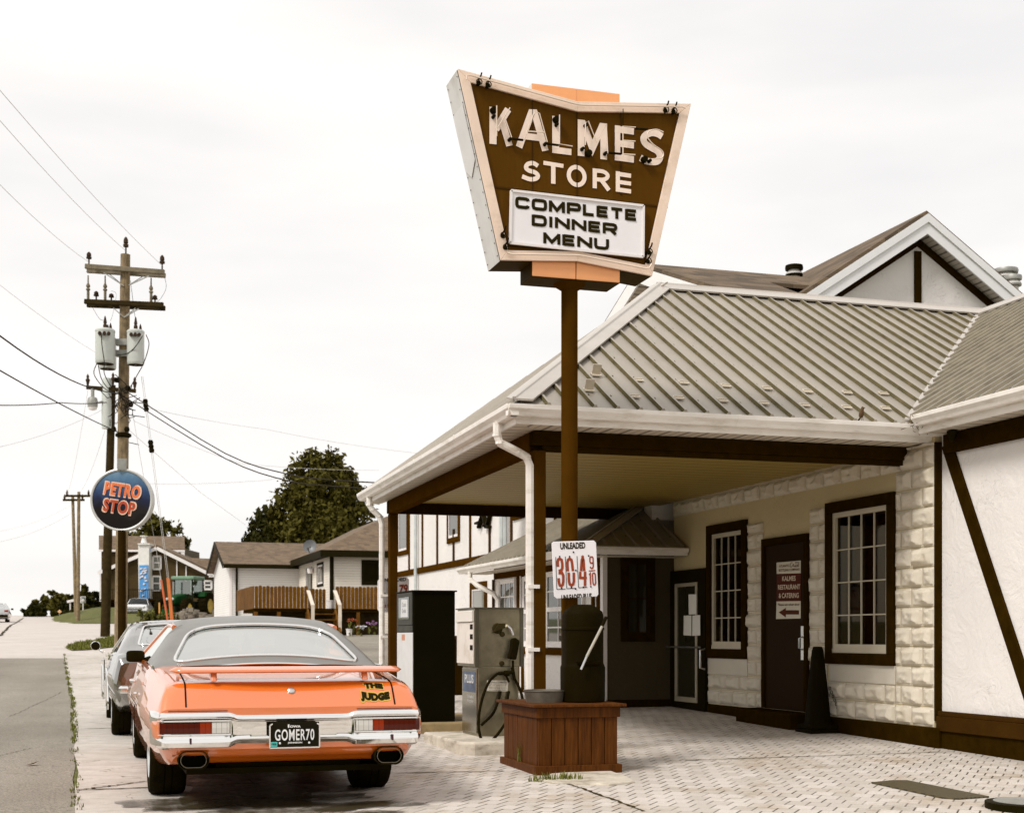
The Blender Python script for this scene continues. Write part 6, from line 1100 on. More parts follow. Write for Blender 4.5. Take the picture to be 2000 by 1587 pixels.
for x, y, h in ((145, 290, .34), (585, 185, .50), (1018, 365, .42), (135, 715, .65), (232, 715, .25), (338, 720, .65), (412, 720, .20), (886, 745, .65), (932, 748, .22)):
    c = P36(x, y, .05); mb = MB(); mb.lathe([(.02, 0), (.02, h * .45), (.065, h * .47), (.07, h * .6), (.04, h * .64), (.06, h * .68), (.055, h * .85), (.03, h * .95), (.004, h)] if h < .6 else [(.035, 0), (.035, h * .4), (.055, h * .42), (.055, h * .46), (.03, h * .5), (.05, h * .55), (.05, h * .6), (.02, h * .7), (.015, h)], c, 'z', 10); mb.build('insulator', INS if h < .6 else GREYWOOD, up, smooth=40)
def transformer(x0, x1, y0, y1, off):
    c = P36((x0 + x1) / 2, y1, off); r = (x1 - x0) / 2 / 6.105 / F * 36; h = (y1 - y0) / 6.105 / F * 36; mb = MB(); mb.lathe([(r * .9, 0), (r * .98, .03), (r, .08), (r, h - .08), (r * 1.03, h - .075), (r * 1.03, h - .03), (r * .9, h), (.01, h + .03)], c, 'z', 28); o = mb.build('transformer', TRANSF, up, smooth=35)
    mb = MB(); mb.lathe([(.05, 0), (.05, .10), (.03, .14), (.045, .16), (.02, .3), (.005, .34)], c + Vector((0, -.02, h)), 'z', 10); mb.lathe([(.04, 0), (.03, .12), (.004, .2)], c + Vector((r * .55, .02, h - .02)), 'z', 10)
    for a in (-.6, -.1, .35): q = c + Vector((r * math.sin(a), -r * math.cos(a), h - .16)); mb.tube([q, q + Vector((0, -.10, 0))], .045, 8)
    mb.build('bushing', INS, o, smooth=40); mb = MB(); mb.lathe([(r * .90, -.005), (r * .2, -.01)], c, 'z', 28, False); mb.build('base_plate', DKPOLE, o); return c, r, h
ta = transformer(225, 450, 1060, 1468, .42); tb2 = transformer(602, 802, 1070, 1480, .25); tc_ = transformer(268, 470, 1150, 1530, -.35)
mb = MB()
for y in (1212, 1345): mb.beam(P36(470, y, .1), P36(640, y, .1), .16, .16)
mb.build('mounting_bracket', GALV, up); mb = MB()
def w36(pts, r=.012): mb.tube([P36(*p) for p in sp3([(x, y, o) for x, y, o in pts])], r, 5)
w36([(290, 1090, .75), (300, 1250, .75), (325, 1430, .75), (330, 1590, .5), (420, 1760, .25)]); w36([(785, 1130, .5), (700, 1260, .5), (600, 1345, .4), (480, 1360, .2)]); w36([(825, 1120, .3), (860, 1240, .3), (800, 1450, .3), (720, 1600, .2), (640, 1740, .15)]); w36([(240, 1460, .3), (205, 1590, .3), (330, 1760, .2), (480, 1830, .15)]); w36([(255, 1480, .3), (300, 1660, .3), (420, 1800, .2), (540, 1830, .15)])
w36([(640, 480, .1), (660, 640, .1), (690, 880, .1), (725, 1050, .2)], .006); w36([(1045, 430, 0), (1065, 560, 0), (1000, 690, 0), (930, 740, 0)], .005); w36([(335, 950, .3), (270, 930, .3), (190, 800, .2)], .005); w36([(400, 960, .2), (430, 870, .1), (470, 640, .1), (410, 600, .1)], .004)
for k in range(26): a = P36(560 + random.uniform(-60, 70), 1880 + random.uniform(-140, 190), .2); b = a + Vector((random.uniform(-.5, .5), random.uniform(-.2, .1), random.uniform(-.6, .4))); mb.tube([a, a.lerp(b, .5) + Vector((random.uniform(-.2, .2), 0, random.uniform(-.25, .05))), b], .011, 4)
mb.build('jumper_wires', WIRE, up)
mb = MB(); mb.lathe([(.12, -.05), (.2, 0), (.2, .06), (.13, .1)], W(241, 852, 36), 'z', 10)
for px, py in ((250, 758), (228, 742), (255, 790), (222, 838), (248, 838)): c = W(px, py, 35.85); mb.lathe([(.05, -.06), (.07, 0), (.05, .06)], c, 'z', 8)
mb.build('clamp', BLACKM, up)
p2, b2, t2 = pole('thinner dark utility pole with street lamp just behind the tall pole', 205, 1248, 219, 752, 56, .19, .14, DKPOLE)
def P56(zx, zy, off=0): return W(120 + zx / 4.959, 730 + zy / 4.959, 56 - off)
mb = MB(); mb.beam(P56(243, 130, .2), P56(720, 165, .2), .12, .14); mb.build('crossarm', DKPOLE, p2)
for x, y in ((255, 122), (500, 108), (710, 150)): mb = MB(); mb.lathe([(.03, 0), (.07, .2), (.09, .26), (.04, .34), (.06, .4), (.01, .5)], P56(x, y, .2), 'z', 8); mb.build('insulator', INS, p2)
mb = MB(); mb.tube([P56(490, 300, .1), P56(430, 270, .2), P56(385, 268, .3), P56(330, 285, .3)], .035, 8); mb.build('lamp_arm', GALV, p2, smooth=60); c = P56(302, 330, .3); mb = MB(); mb.lathe([(.19, .04), (.21, .25), (.17, .4), (.07, .45), (.07, .75), (.02, .8)], c, 'z', 14); mb.build('lamp_head', GALV, p2, smooth=40); mb = MB(); mb.lathe([(.18, .05), (.15, -.06), (.01, -.1)], c, 'z', 14); mb.build('lamp_lens', WHITE, p2, smooth=40)
mb = MB(); mb.lathe([(.19, 0), (.2, .1), (.2, 1.8), (.15, 2.0), (.01, 2.05)], P56(440, 530, .1), 'z', 16); mb.build('transformer', TRANSF, p2, smooth=40)
mb = MB()
for k in range(20): a = P56(520 + random.uniform(-50, 60), 330 + random.uniform(-150, 220), .3); b = a + Vector((random.uniform(-.6, .8), random.uniform(-.2, .1), random.uniform(-.6, .4))); mb.tube([a, a.lerp(b, .5) - Vector((0, 0, .2)), b], .016, 4)
mb.build('jumper_wires', WIRE, p2)
for lb, pb, pt2, d, arms in (('pale utility pole on the hill with one crossarm', (152, 1208), (154, 960), 102, ((128, 968, 177, 968),)), ('slim dark utility pole beside the pale hill pole', (149, 1206), (142, 968), 108, ((123, 976, 165, 976),))):
    o, b, t3 = pole(lb, pb[0], pb[1], pt2[0], pt2[1], d, .15 if 'pale' in lb else .11, .11 if 'pale' in lb else .08, WOODPOLE if 'pale' in lb else DKPOLE)
    for q in arms: mb = MB(); mb.beam(W(q[0], q[1], d - .2), W(q[2], q[3], d - .2), .14, .16); mb.build('crossarm', DKPOLE, o)
    for px in (arms[0][0] + 3, arms[0][2] - 4): mb = MB(); mb.lathe([(.05, 0), (.09, .2), (.02, .45)], W(px, arms[0][1], d - .2), 'z', 8); mb.build('insulator', INS, o)
# round petrol sign on its own steel post
dsg = 34.6; sc_ = W(238, 976, dsg); rad = 61 / F * dsg; ps = empty('round_sign', (sc_.x, sc_.y, gz(sc_.x, sc_.y)), 'round dark blue petrol stop sign with orange lettering on a steel post', 'sign')
su = Vector((cs, -sn, 0)); sf = Vector((-sn, -cs, 0)); sw = Vector((0, 0, 1))
def disc(r, o, n=56): return [sc_ + su * r * math.cos(a) + sw * r * math.sin(a) + sf * o for a in [2 * math.pi * k / n for k in range(n)]]
mb = MB(); mb.loft([disc(rad * .93, -.20), disc(rad, -.17), disc(rad, .05), disc(rad * .97, .06), disc(rad * .93, .05), disc(rad * .93, .02)], True, False); mb.build('rim', M('sign_rim', (.55, .54, .51), .4, metal=.3, var=.12), ps, smooth=35)
mb = MB(); mb.poly(disc(rad * .93, -.20)[::-1]); mb.build('back', GALV, ps)
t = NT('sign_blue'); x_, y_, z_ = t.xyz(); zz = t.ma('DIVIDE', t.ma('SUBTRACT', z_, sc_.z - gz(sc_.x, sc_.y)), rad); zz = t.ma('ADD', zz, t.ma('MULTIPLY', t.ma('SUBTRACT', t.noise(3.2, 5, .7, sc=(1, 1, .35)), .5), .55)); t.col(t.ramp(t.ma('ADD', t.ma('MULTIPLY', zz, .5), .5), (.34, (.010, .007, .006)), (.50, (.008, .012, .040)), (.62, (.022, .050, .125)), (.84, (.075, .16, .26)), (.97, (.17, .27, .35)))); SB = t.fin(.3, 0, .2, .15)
mb = MB(); mb.loft([disc(rad * .93 * k, .03 + .02 * (1 - k * k)) for k in (1, .8, .5, .02)]); face_ = mb.build('face', SB, ps, smooth=60)
def PS(zx, zy, o): return sc_ + su * ((120 + zx / 4.959 - 238) / F * dsg) + sw * ((976 - (730 + zy / 4.959)) / F * dsg) + sf * o
for s_, q, nm in (('PETRO', ((405, 1172), (770, 1225), (430, 1032)), 'top'), ('STOP', ((392, 1338), (720, 1385), (415, 1195)), 'low')):
    a, b, c = q; mb = MB(); mb.text(s_, PS(*a, .060), PS(*b, .060), PS(*c, .060), .050, space=1.10); mb.build('lettering_outline', CREAMTXT if False else M('sign_cream', (.78, .52, .38), .5, var=.03), face_)
    mb = MB(); e_ = 13; mb.text(s_, PS(a[0] + e_, a[1] - e_ + 3, .064), PS(b[0] - e_ + 2, b[1] - e_ - 2, .064), PS(c[0] + e_ - 4, c[1] + e_, .064), .040, space=1.12); mb.build('lettering', M('sign_orange' if nm == 'top' else 'sign_red', (.72, .16, .045) if nm == 'top' else (.42, .05, .010), .5, var=.03), face_)
mb = MB(); pb_ = W(236, 1275, dsg); mb.tube([Vector((sc_.x, sc_.y, gz(sc_.x, sc_.y) - .2)), Vector((sc_.x, sc_.y, sc_.z - rad + .02))], .098, 16); mb.build('post', M('post_dark_brown', (.025, .013, .002), .6, var=.3, vs=3), ps, smooth=50)
mb = MB(); c = sc_ + sw * rad; mb.box(c + Vector((-.11, -.1, -.03)), c + Vector((.11, .1, .24))); mb.build('top_bracket', GALV, ps)
# guy wires with orange guards
for i, (p0_, p1_, p2_, lb) in enumerate((((258, 800, 36), (315, 1132, 34.5), (328, 1215, 34.2), 'left guy wire ending in a red-orange guard beside the dark car'), ((276, 735, 36), (327, 1128, 34.0), (335, 1215, 33.7), 'middle guy wire ending in an orange guard beside the dark car'), ((279, 735, 36), (330, 1130, 33.8), (338, 1216, 33.5), 'right guy wire ending in an orange guard beside the dark car'))):
    a, b, c = W(*p0_), W(*p1_), W(*p2_); o = empty('guy_wire', c, lb, 'guy wire', 'guy wires of the tall utility pole'); mb = MB(); mb.tube([a, b], .006, 5); mb.build('wire', M('guy_steel', (.33, .31, .28), .5), o); mb = MB(); e_ = b + (c - b) * 1.35; mb.tube([b, e_], .026, 8); mb.build('guard', M('guard_orange', (.48, .085 if i == 0 else .12, .012), .5), o, smooth=60)
    if i > 0:
        mb = MB()
        for k in (.13, .15, .17, .34, .36, .38): q = a.lerp(b, k); mb.lathe([(.03, -.06), (.05, 0), (.03, .06)], q, 'z', 6)
        mb.build('strain_insulator', BLACKM, o, split=True)
def wire(label, pts, r, mat, grp, sag=0):
    P = []
    for i in range(len(pts) - 1):
        a, b = W(*pts[i]), W(*pts[i + 1])
        for k in range(12): t = k / 12; p = a.lerp(b, t); p.z -= sag * 4 * t * (1 - t); P.append(p)
    P.append(W(*pts[-1])); mb = MB(); mb.tube(P, r * (.55 if mat is WIREL else .85), 5, False); tag(mb.build('overhead_wire', mat), label, 'wire', grp)
GR = 'overhead wires'
wire('thin wire from the left insulator of the upper crossarm to the upper left', [(174, 512, 36), (-40, 320, 22)], .009, WIREL, GR, .1); wire('thin wire from the pole top up to the left edge', [(246, 490, 36), (-40, 190, 20)], .009, WIREL, GR, .1); wire('thin wire from the right insulator of the upper crossarm to the upper left', [(318, 520, 36), (-40, 130, 19)], .009, WIREL, GR, .1)
wire('twisted dark cable coming from the left edge to the tall pole at transformer height', [(236, 768, 36), (-40, 625, 20)], .016, WIRE, GR, .25); wire('dark cable falling from the left edge to the tall pole below the lamp', [(228, 842, 36), (-40, 700, 20)], .014, WIRE, GR, .05); wire('faint wire crossing left of the transformers', [(225, 710, 40), (-40, 525, 26)], .007, WIREL, GR, .1)
wire('dark cable running left from the street lamp pole', [(212, 785, 56), (120, 786, 50), (-40, 790, 40)], .02, WIRE, GR, .05); wire('grey service wire running down left from the second pole', [(200, 800, 56), (-40, 880, 50)], .014, WIREL, GR, .2)
wire('upper thick dark cable sagging from the tall pole to the canopy', sp3([(248, 765, 36), (440, 885, 32), (560, 925, 30), (650, 937, 28.5), (770, 944, 26.5)], 4), .016, WIRE, GR, .0); wire('lower thick dark cable sagging from the tall pole to the canopy', sp3([(248, 778, 36), (440, 895, 32), (560, 938, 30), (650, 949, 28.5), (770, 956, 26.5)], 4), .016, WIRE, GR, .0)
wire('grey wire from the tall pole running right above the tree', [(270, 792, 38), (520, 838, 36), (820, 885, 33)], .009, WIREL, GR, .05); wire('faint wire from the pole passing right behind the tree top', [(262, 822, 37), (470, 905, 40), (740, 918, 44)], .009, WIREL, GR, .05); wire('faint wire descending from the pole to the right behind the garage', [(250, 838, 37), (390, 960, 50), (480, 1025, 66)], .010, WIREL, GR, 0); wire('faint level wire right of the round sign towards the tree', [(290, 944, 60), (480, 940, 64), (560, 930, 66)], .014, WIREL, GR, .05)
wire('long faint wire from the second pole down to the hill pole', [(172, 760, 56), (131, 966, 102)], .012, WIREL, GR, .5); wire('second long faint wire down to the hill pole', [(205, 840, 56), (150, 966, 102)], .012, WIREL, GR, .5); wire('faint wire left of the hill poles near the left edge', [(142, 1000, 105), (-30, 1062, 90)], .018, WIREL, GR, .4); wire('faint lowest wire running off the left edge from the hill poles', [(140, 985, 105), (-30, 1040, 92)], .014, WIREL, GR, .4)
# small signs on the hill
o = W(161, 1185, 118); ss = empty('small_road_sign', (o.x, o.y, o.z - 1.2), 'small white framed road sign with a dark emblem on the hill', 'sign'); mb = MB(); mb.prism([W(157, 1164, 118), W(167, 1164, 118), W(167, 1177, 118), W(157, 1177, 118)], dp * .1); mb.beam(W(162, 1177, 118), W(162, 1194, 118), .1, .1, (0, 1, 0)); mb.build('board', WHITE, ss); mb = MB(); mb.prism([W(158.5, 1168, 117.9), W(165.5, 1168, 117.9), W(165.5, 1175.5, 117.9), W(158.5, 1175.5, 117.9)], dp * .05); mb.prism([W(158.5, 1165, 117.9), W(165.5, 1165, 117.9), W(165.5, 1167, 117.9), W(158.5, 1167, 117.9)], dp * .05); em = mb.build('emblem', M('emblem_green_grey', (.10, .14, .13), .5), ss); mb = MB(); c = W(162, 1172, 117.8); mb.lathe([(.14, 0), (.001, -.02)], c, 'y', 14); mb.build('emblem_centre', WHITE, em)
o = W(116, 1194, 128); dsn = empty('warning_sign', (o.x, o.y, gz(o.x, o.y)), 'small orange diamond warning sign beside the road on the hill', 'sign'); mb = MB(); mb.prism([W(112, 1194, 128), W(116, 1189.5, 128), W(121, 1194, 128), W(116, 1197, 128)], dp * .05); mb.build('board', M('diamond_orange', (.75, .42, .20), .5), dsn); mb = MB(); mb.beam(W(116, 1196, 128), W(116, 1203, 128), .08, .08, (0, 1, 0)); mb.build('post', GALV, dsn)
o = W(137, 1187, 122); sl_ = empty('white_post_sign', (o.x, o.y, gz(o.x, o.y)), 'white post with a slanted white arm on the grassy hill', 'post'); mb = MB(); mb.beam(W(137, 1174, 122), W(137, 1192, 122), .12, .12, (0, 1, 0)); mb.build('post', WHITE, sl_); mb = MB(); mb.beam(W(131, 1174.5, 121.9), W(146, 1171, 121.9), .06, .22); mb.build('arm', WHITE, sl_)
# rubble heap, stakes, short fence
mb = MB(); RB = M('rubble', (.20, .17, .13), .9, var=.4, vs=2); g = np.random.default_rng(3); hp = W(385, 1196, 88); hp.z = gz(hp.x, hp.y)
for k in range(110):
    px = g.uniform(340, 415); dd = 88 + g.normal() * .8; b = W(px, 1200, dd); zt2 = .55 * math.exp(-((px - 372) / 30) ** 2) + .3; zz = gz(b.x, b.y) + g.uniform(0, 1) * zt2 + .15; s_ = g.uniform(.07, .2); c = Vector((b.x, b.y, zz))
    q = [c + Vector(tuple(g.normal(size=3) * s_)) for _ in range(8)]; mb.add([c + Vector((x_ * s_ * g.uniform(.7, 1.2), y_ * s_ * g.uniform(.7, 1.2), z_ * s_ * g.uniform(.6, 1))) for x_ in (-1, 1) for y_ in (-1, 1) for z_ in (-1, 1)], [(0, 1, 3, 2), (4, 6, 7, 5), (0, 4, 5, 1), (2, 3, 7, 6), (0, 2, 6, 4), (1, 5, 7, 3)])
tag(mb.build('rubble_heap', RB), 'grey heap of rubble and logs in front of the green tractor', 'rubble', kind='stuff')
o = W(426, 1195, 80); sfn = empty('low_board_fence', (o.x, o.y, gz(o.x, o.y)), 'short weathered grey board fence beside the garage corner', 'fence'); mb = MB()
for k in range(8): p = W(414 + k * 3.6, 1200, 79); mb.box((p.x, p.y, gz(p.x, p.y) - .2), (p.x + .09, p.y + .03, W(420, 1190 + random.uniform(-1, 1), 79).z))
mb.build('boards', GREYWOOD, sfn)
o = W(311.5, 1195, 92); stk = empty('marker_stake', (o.x, o.y, gz(o.x, o.y)), 'thin yellow-orange marker stake left of the tractor', 'stake'); mb = MB(); mb.beam(W(311, 1176, 92), Vector((o.x, o.y, gz(o.x, o.y))), .09, .05, (0, 1, 0)); mb.build('stake', M('stake_orange', (.62, .30, .06), .6), stk)
# ================================================================ cars (local frame: origin on the ground under the rear axle, +y forward, +x right)
def interp(tab, v): xs = [a for a, _ in tab]; return float(np.interp(v, xs, [b for _, b in tab]))
def car(label, loc, rz, sp, name='parked_car'):
    o = empty(name, loc, label, 'car', sp.get('group'), rz); paint = sp['paint']; T = sp['body']      # rows: v, zb, wb, wm, zm, ws, zs, zc
    ks = [r[0] for r in T]; vs = sorted(set(list(np.round(np.arange(ks[0], ks[-1], .06), 3)) + ks))
    def row(v): return [float(np.interp(v, ks, [r[i] for r in T])) for i in range(1, 8)]
    cab = sp['cab']; vb0, vcow = cab['v0'] + .12, cab['vcow'] - .06
    def sect(v):
        zb, wb, wm, zm, ws, zs, zc = row(v)
        pts = [(0, zb), (wb * .6, zb), (wb - .03, zb), (wb, zb + .03), (wb + (wm - wb) * .5, zb + (zm - zb) * .42), (wm - .006, zm - .07), (wm, zm), (wm - .012, zm + .05), (wm - (wm - ws) * .55, zm + (zs - zm) * .55), (ws, zs - .015), (ws - .015, zs + .005), (ws - .05, zs + .018)]
        op = vb0 < v < vcow
        pts += [(ws - .09, zb + .32 if op else zs + (zc - zs) * .45 + .010), (ws * .55, zb + .30 if op else zs + (zc - zs) * .85 + .006), (0, zb + .30 if op else zc)]
        return pts
    def at(v, u_, lift=.004):
        p = [q for q in sect(v)[10:]][::-1]; z = float(np.interp(abs(u_), [q[0] for q in p], [q[1] for q in p])); return Vector((u_, v, z + lift))
    mb = MB(); L = []
    for v in vs:
        s = sect(v); L.append([(u, v, z) for u, z in s] + [(-u, v, z) for u, z in s[-2:0:-1]])
    mb.loft(L); body = mb.build('body', [paint, DARKIN], o, local=True, smooth=33)
    wb_ = sp['wb']; wr = sp['wr']
    if sp.get('wells', True):
        c = MB(); c.k = 1
        for v in (0, wb_):
            for sg in (-1, 1): c.lathe([(wr + .045, sg * (sp['tr'] - .19)), (wr + .045, sg * 1.3)], (0, v, wr + .03), 'x', 36)
        co = c.build('cut', [paint, DARKIN], None, local=True); bo = body.modifiers.new('b', 'BOOLEAN'); bo.operation = 'DIFFERENCE'; bo.object = co; bo.solver = 'EXACT'; bo.material_mode = 'INDEX'
        dg = bpy.context.evaluated_depsgraph_get(); me = bpy.data.meshes.new_from_object(body.evaluated_get(dg)); body.modifiers.clear(); body.data = me; me.polygons.foreach_set('use_smooth', [True] * len(me.polygons)); me.set_sharp_from_angle(angle=R(33)); bpy.data.objects.remove(co)
    # wheels
    tw = sp['tw']; TP = [(wr * .60, -tw * .45), (wr * .72, -tw * .5), (wr * .93, -tw * .49), (wr * .985, -tw * .42), (wr, -tw * .34), (wr, -tw * .12), (wr - .008, -tw * .11), (wr - .008, -tw * .09), (wr, -tw * .08), (wr, tw * .08), (wr - .008, tw * .09), (wr - .008, tw * .11), (wr, tw * .12), (wr, tw * .34), (wr * .985, tw * .42), (wr * .93, tw * .49), (wr * .72, tw * .5), (wr * .60, tw * .45)]
    for v in (0, wb_):
        for sg in (-1, 1):
            x = sg * (sp['tr'] - tw / 2); m = MB(); m.lathe(TP, (x, v, wr), 'x', 36, False); wo = m.build('wheel', RUBBER, o, local=True, smooth=40)
            m = MB(); m.lathe([(wr * .60, -sg * tw * .42), (wr * .64, sg * tw * .46), (wr * .61, sg * tw * .49), (wr * .57, sg * tw * .44), (wr * .50, sg * tw * .30), (wr * .30, sg * tw * .36), (wr * .16, sg * tw * .46), (.01, sg * tw * .47)], (x, v, wr), 'x', 30); m.build('rim', SILVER, wo, local=True, smooth=35)
    # greenhouse
    zt = cab['zt']; zbelt, wbelt, tum = cab['zbelt'], cab['wbelt'], cab['tum']; ka = cab.get('k', .05)
    def S_(u, v):
        a = interp(zt, v) - cab.get('crown', .045) * (u / .65) ** 2; b = zbelt + (wbelt - abs(u)) / tum; h = max(0, min(1, .5 + .5 * (b - a) / ka)); return b * (1 - h) + a * h - ka * h * (1 - h)
    v0, v1, vh, wr_ = cab['v0'], cab['v1'], cab['vh'], cab['wr']
    def rrect(P, r, n=7):
        P = [np.array(p, float) for p in P]; out = []
        for i in range(len(P)):
            a, b, c = P[i - 1], P[i], P[(i + 1) % len(P)]; u = (a - b) / np.linalg.norm(a - b) * r[i]; w_ = (c - b) / np.linalg.norm(c - b) * r[i]
            for k in range(n): t = k / (n - 1); out.append(b + u * (1 - t) ** 2 + w_ * t ** 2)
        return out
    Wn = rrect(cab['win'], cab['wrad']); cen = np.mean(np.array(cab['win']), 0)
    def ray(poly, a):
        d = np.array((math.cos(a), math.sin(a))); best = None
        for i in range(len(poly)):
            p, q = np.array(poly[i], float), np.array(poly[(i + 1) % len(poly)], float); e = q - p; den = d[0] * e[1] - d[1] * e[0]
            if abs(den) < 1e-12: continue
            w_ = p - cen; t = (w_[0] * e[1] - w_[1] * e[0]) / den; s = (w_[0] * d[1] - w_[1] * d[0]) / den
            if t > 0 and -1e-9 <= s <= 1 + 1e-9: best = t if best is None else max(best, t)
        return cen + d * best
    OutP = [(-wbelt, v0), (wbelt, v0), (wbelt, v1), (-wbelt, v1)]; angs = sorted(list(np.linspace(0, 2 * math.pi, 121)[:-1]) + [math.atan2(p[1] - cen[1], p[0] - cen[0]) % (2 * math.pi) for p in OutP])
    inn = [ray([tuple(p) for p in Wn], a) for a in angs]; ou = [ray(OutP, a) for a in angs]; ts = [0, .04, .12, .25, .4, .55, .7, .82, .9, .95, 1]
    m = MB(); m.loft([[(*(i_ + (o_ - i_) * t), S_(*(i_ + (o_ - i_) * t)) - (0 if t < .99 else .0)) for i_, o_ in zip(inn, ou)] for t in ts], True, False)
    us = list(np.linspace(-wr_, wr_, 25)); m.grid(lambda u, v: (u, v, S_(u, v)), us, list(np.linspace(v1 - .001, vh, 14)))
    rf = m.build('roof', sp['roofmat'], o, local=True, smooth=50)
    m = MB(); N = len(inn); m.add([(*p, S_(*p) - .012) for p in inn] + [(*(cen + (p - cen) * .6), S_(*(cen + (p - cen) * .6)) - .010) for p in inn] + [(*cen, S_(*cen) - .01)], [(i, (i + 1) % N, N + (i + 1) % N, N + i) for i in range(N)] + [(N + i, N + (i + 1) % N, 2 * N) for i in range(N)]); m.build('rear_window', CARGLASS, o, local=True, smooth=60)
    m = MB(); lp_ = [Vector((*p, S_(*p) + .004)) for p in inn]; lp_.append(lp_[0]); lp_.append(lp_[1]); m.tube(lp_, cab.get('trim', .014), 8, False); m.build('window_trim', CHROME, o, local=True, smooth=60)
    for sg in (-1, 1):
        tv = list(np.linspace(v1, vh, 10)); bv = list(np.linspace(v1, cab['vcow'] - .1, 10)); m = MB(); m.loft([[(sg * wr_, v, S_(wr_, v)) for v in tv], [(sg * (wbelt - .01), v, zbelt) for v in bv]], False, False); m.build('side_window', CARGLASS, o, local=True)
        m = MB(); m.tube([(sg * wr_, v, S_(wr_, v) + .0) for v in tv] + [(sg * (wbelt - .02), cab['vcow'] - .05, zbelt)], .022, 8); m.build('pillar', sp.get('pillarmat', paint), o, local=True, smooth=60)
    m = MB(); un = np.linspace(-1, 1, 15); m.loft([[(u * wr_, vh - .03 * u * u, S_(u * wr_, vh) - .004) for u in un], [(u * (wbelt - .05), cab['vcow'] - .14 * u * u, zbelt + .005) for u in un]], False, False); m.build('windscreen', SCREENG, o, local=True, smooth=60)
    # cabin floor, seats
    m = MB(); m.box((-wbelt + .12, vb0 + .0, .62), (wbelt - .12, vcow, .64)); m.prism([(-wbelt + .1, cab['vcow'] - .45, zbelt - .1), (-wbelt + .1, cab['vcow'] - .15, zbelt + .01), (-wbelt + .1, cab['vcow'] - .1, .64), (-wbelt + .1, cab['vcow'] - .4, .64)], (2 * wbelt - .2, 0, 0)); m.prism([(-wbelt + .1, v0 + .12, zbelt - .03), (-wbelt + .1, v0 + .55, zbelt - .03), (-wbelt + .1, v0 + .75, .64), (-wbelt + .1, v0 + .12, .64)], (2 * wbelt - .2, 0, 0)); m.build('interior', DARKIN, o, local=True)
    if sp.get('seats', True):
        for sg in (-1, 1):
            m = MB(); x = sg * .36; m.prism([(x - .26, vh - .55, .65), (x - .26, vh - .35, .65), (x - .26, vh - .52, zbelt + .12), (x - .26, vh - .66, zbelt + .12)], (.52, 0, 0)); st = m.build('seat', SEAT, o, local=True, bevel=.05, seg=4); m = MB(); m.box((x - .17, vh - .66, zbelt + .10), (x + .17, vh - .56, zbelt + .23)); m.build('headrest', SEAT, st, local=True, bevel=.045, seg=4)
    return o, body, at, S_, sect
# ---------------------------------------------------------------- the orange coupe
gto_sp = dict(paint=CARORANGE, roofmat=VINYL, wb=2.845, wr=.335, tr=.90, tw=.265, wells=True,
    body=[(-1.235, .44, .78, .895, .60, .885, .695, .715), (-1.20, .40, .80, .91, .59, .875, .74, .762), (-1.14, .37, .82, .925, .59, .86, .81, .842), (-1.09, .34, .83, .932, .60, .848, .845, .880), (-1.0, .32, .84, .938, .61, .845, .862, .898), (-.5, .28, .86, .955, .63, .87, .895, .935), (0, .24, .87, .965, .64, .885, .925, .968), (.5, .22, .87, .962, .63, .885, .945, .972), (1.2, .2, .87, .955, .62, .885, .95, .972), (2.3, .2, .87, .955, .62, .88, .945, .975), (2.845, .22, .87, .955, .62, .86, .92, .955), (3.5, .25, .84, .94, .60, .83, .87, .90), (3.80, .30, .78, .90, .56, .78, .80, .82), (3.87, .36, .70, .84, .54, .70, .72, .73)],
    cab=dict(v0=-.06, v1=.86, vh=1.72, vcow=2.40, zbelt=.952, wbelt=.872, tum=.70, wr=.655, k=.07, crown=.05, zt=[(-.3, .955), (-.06, .972), (.10, 1.045), (.3, 1.125), (.5, 1.20), (.70, 1.265), (.86, 1.302), (1.0, 1.325), (1.2, 1.340), (1.45, 1.335), (1.72, 1.295)], win=[(-.72, .07), (.72, .07), (.535, .70), (-.535, .70)], wrad=[.10, .10, .20, .20], trim=.013))
gz0 = gz(1.41, 10.87); go, gbody, gat, gS, gsect = car('orange two-door coupe with grey vinyl roof and rear spoiler parked at the kerb', (1.41, 10.87, gz0 + .003), 0, gto_sp)
go.rotation_euler.x = R(.85)
# boot lid shut lines and lock
def facept(u_, v): return gat(v, u_, .003)
SEAM = M('shut_line', (.02, .008, .002), .8)
mb = MB()
for sg in (-1, 1):
    pts = [facept(sg * (.655 + .015 * k), v) for k, v in enumerate((-1.228, -1.20, -1.17, -1.14, -1.11, -1.08, -.9, -.6, -.3, -.12))]
    pts = [facept(sg * np.interp(v, [-1.23, -1.08, -.1], [.712, .71, .70]), v) for v in list(np.linspace(-1.228, -1.06, 9)) + [-.9, -.6, -.3, -.12]]; mb.tube(pts, .0055, 6)
mb.build('boot_shut_line', SEAM, go, local=True, split=True)
mb = MB(); mb.tube([facept(u, -.115) for u in np.linspace(-.70, .70, 21)], .005, 6); mb.build('boot_shut_line', SEAM, go, local=True)
lv = -1.155; c = facept(0, lv); nrm_ = Vector((0, -.80, .55)).normalized(); mb = MB(); xl_ = Vector((1, 0, 0)); yl_ = nrm_.cross(xl_)
mb.loft([[c + xl_ * r * math.cos(a) + yl_ * r * math.sin(a) + nrm_ * h for a in np.linspace(0, 6.283, 21)[:-1]] for r, h in ((.024, -.01), (.024, .008), (.018, .012), (.002, .012))], True, True); mb.build('boot_lock', SILVER, go, local=True, smooth=40)
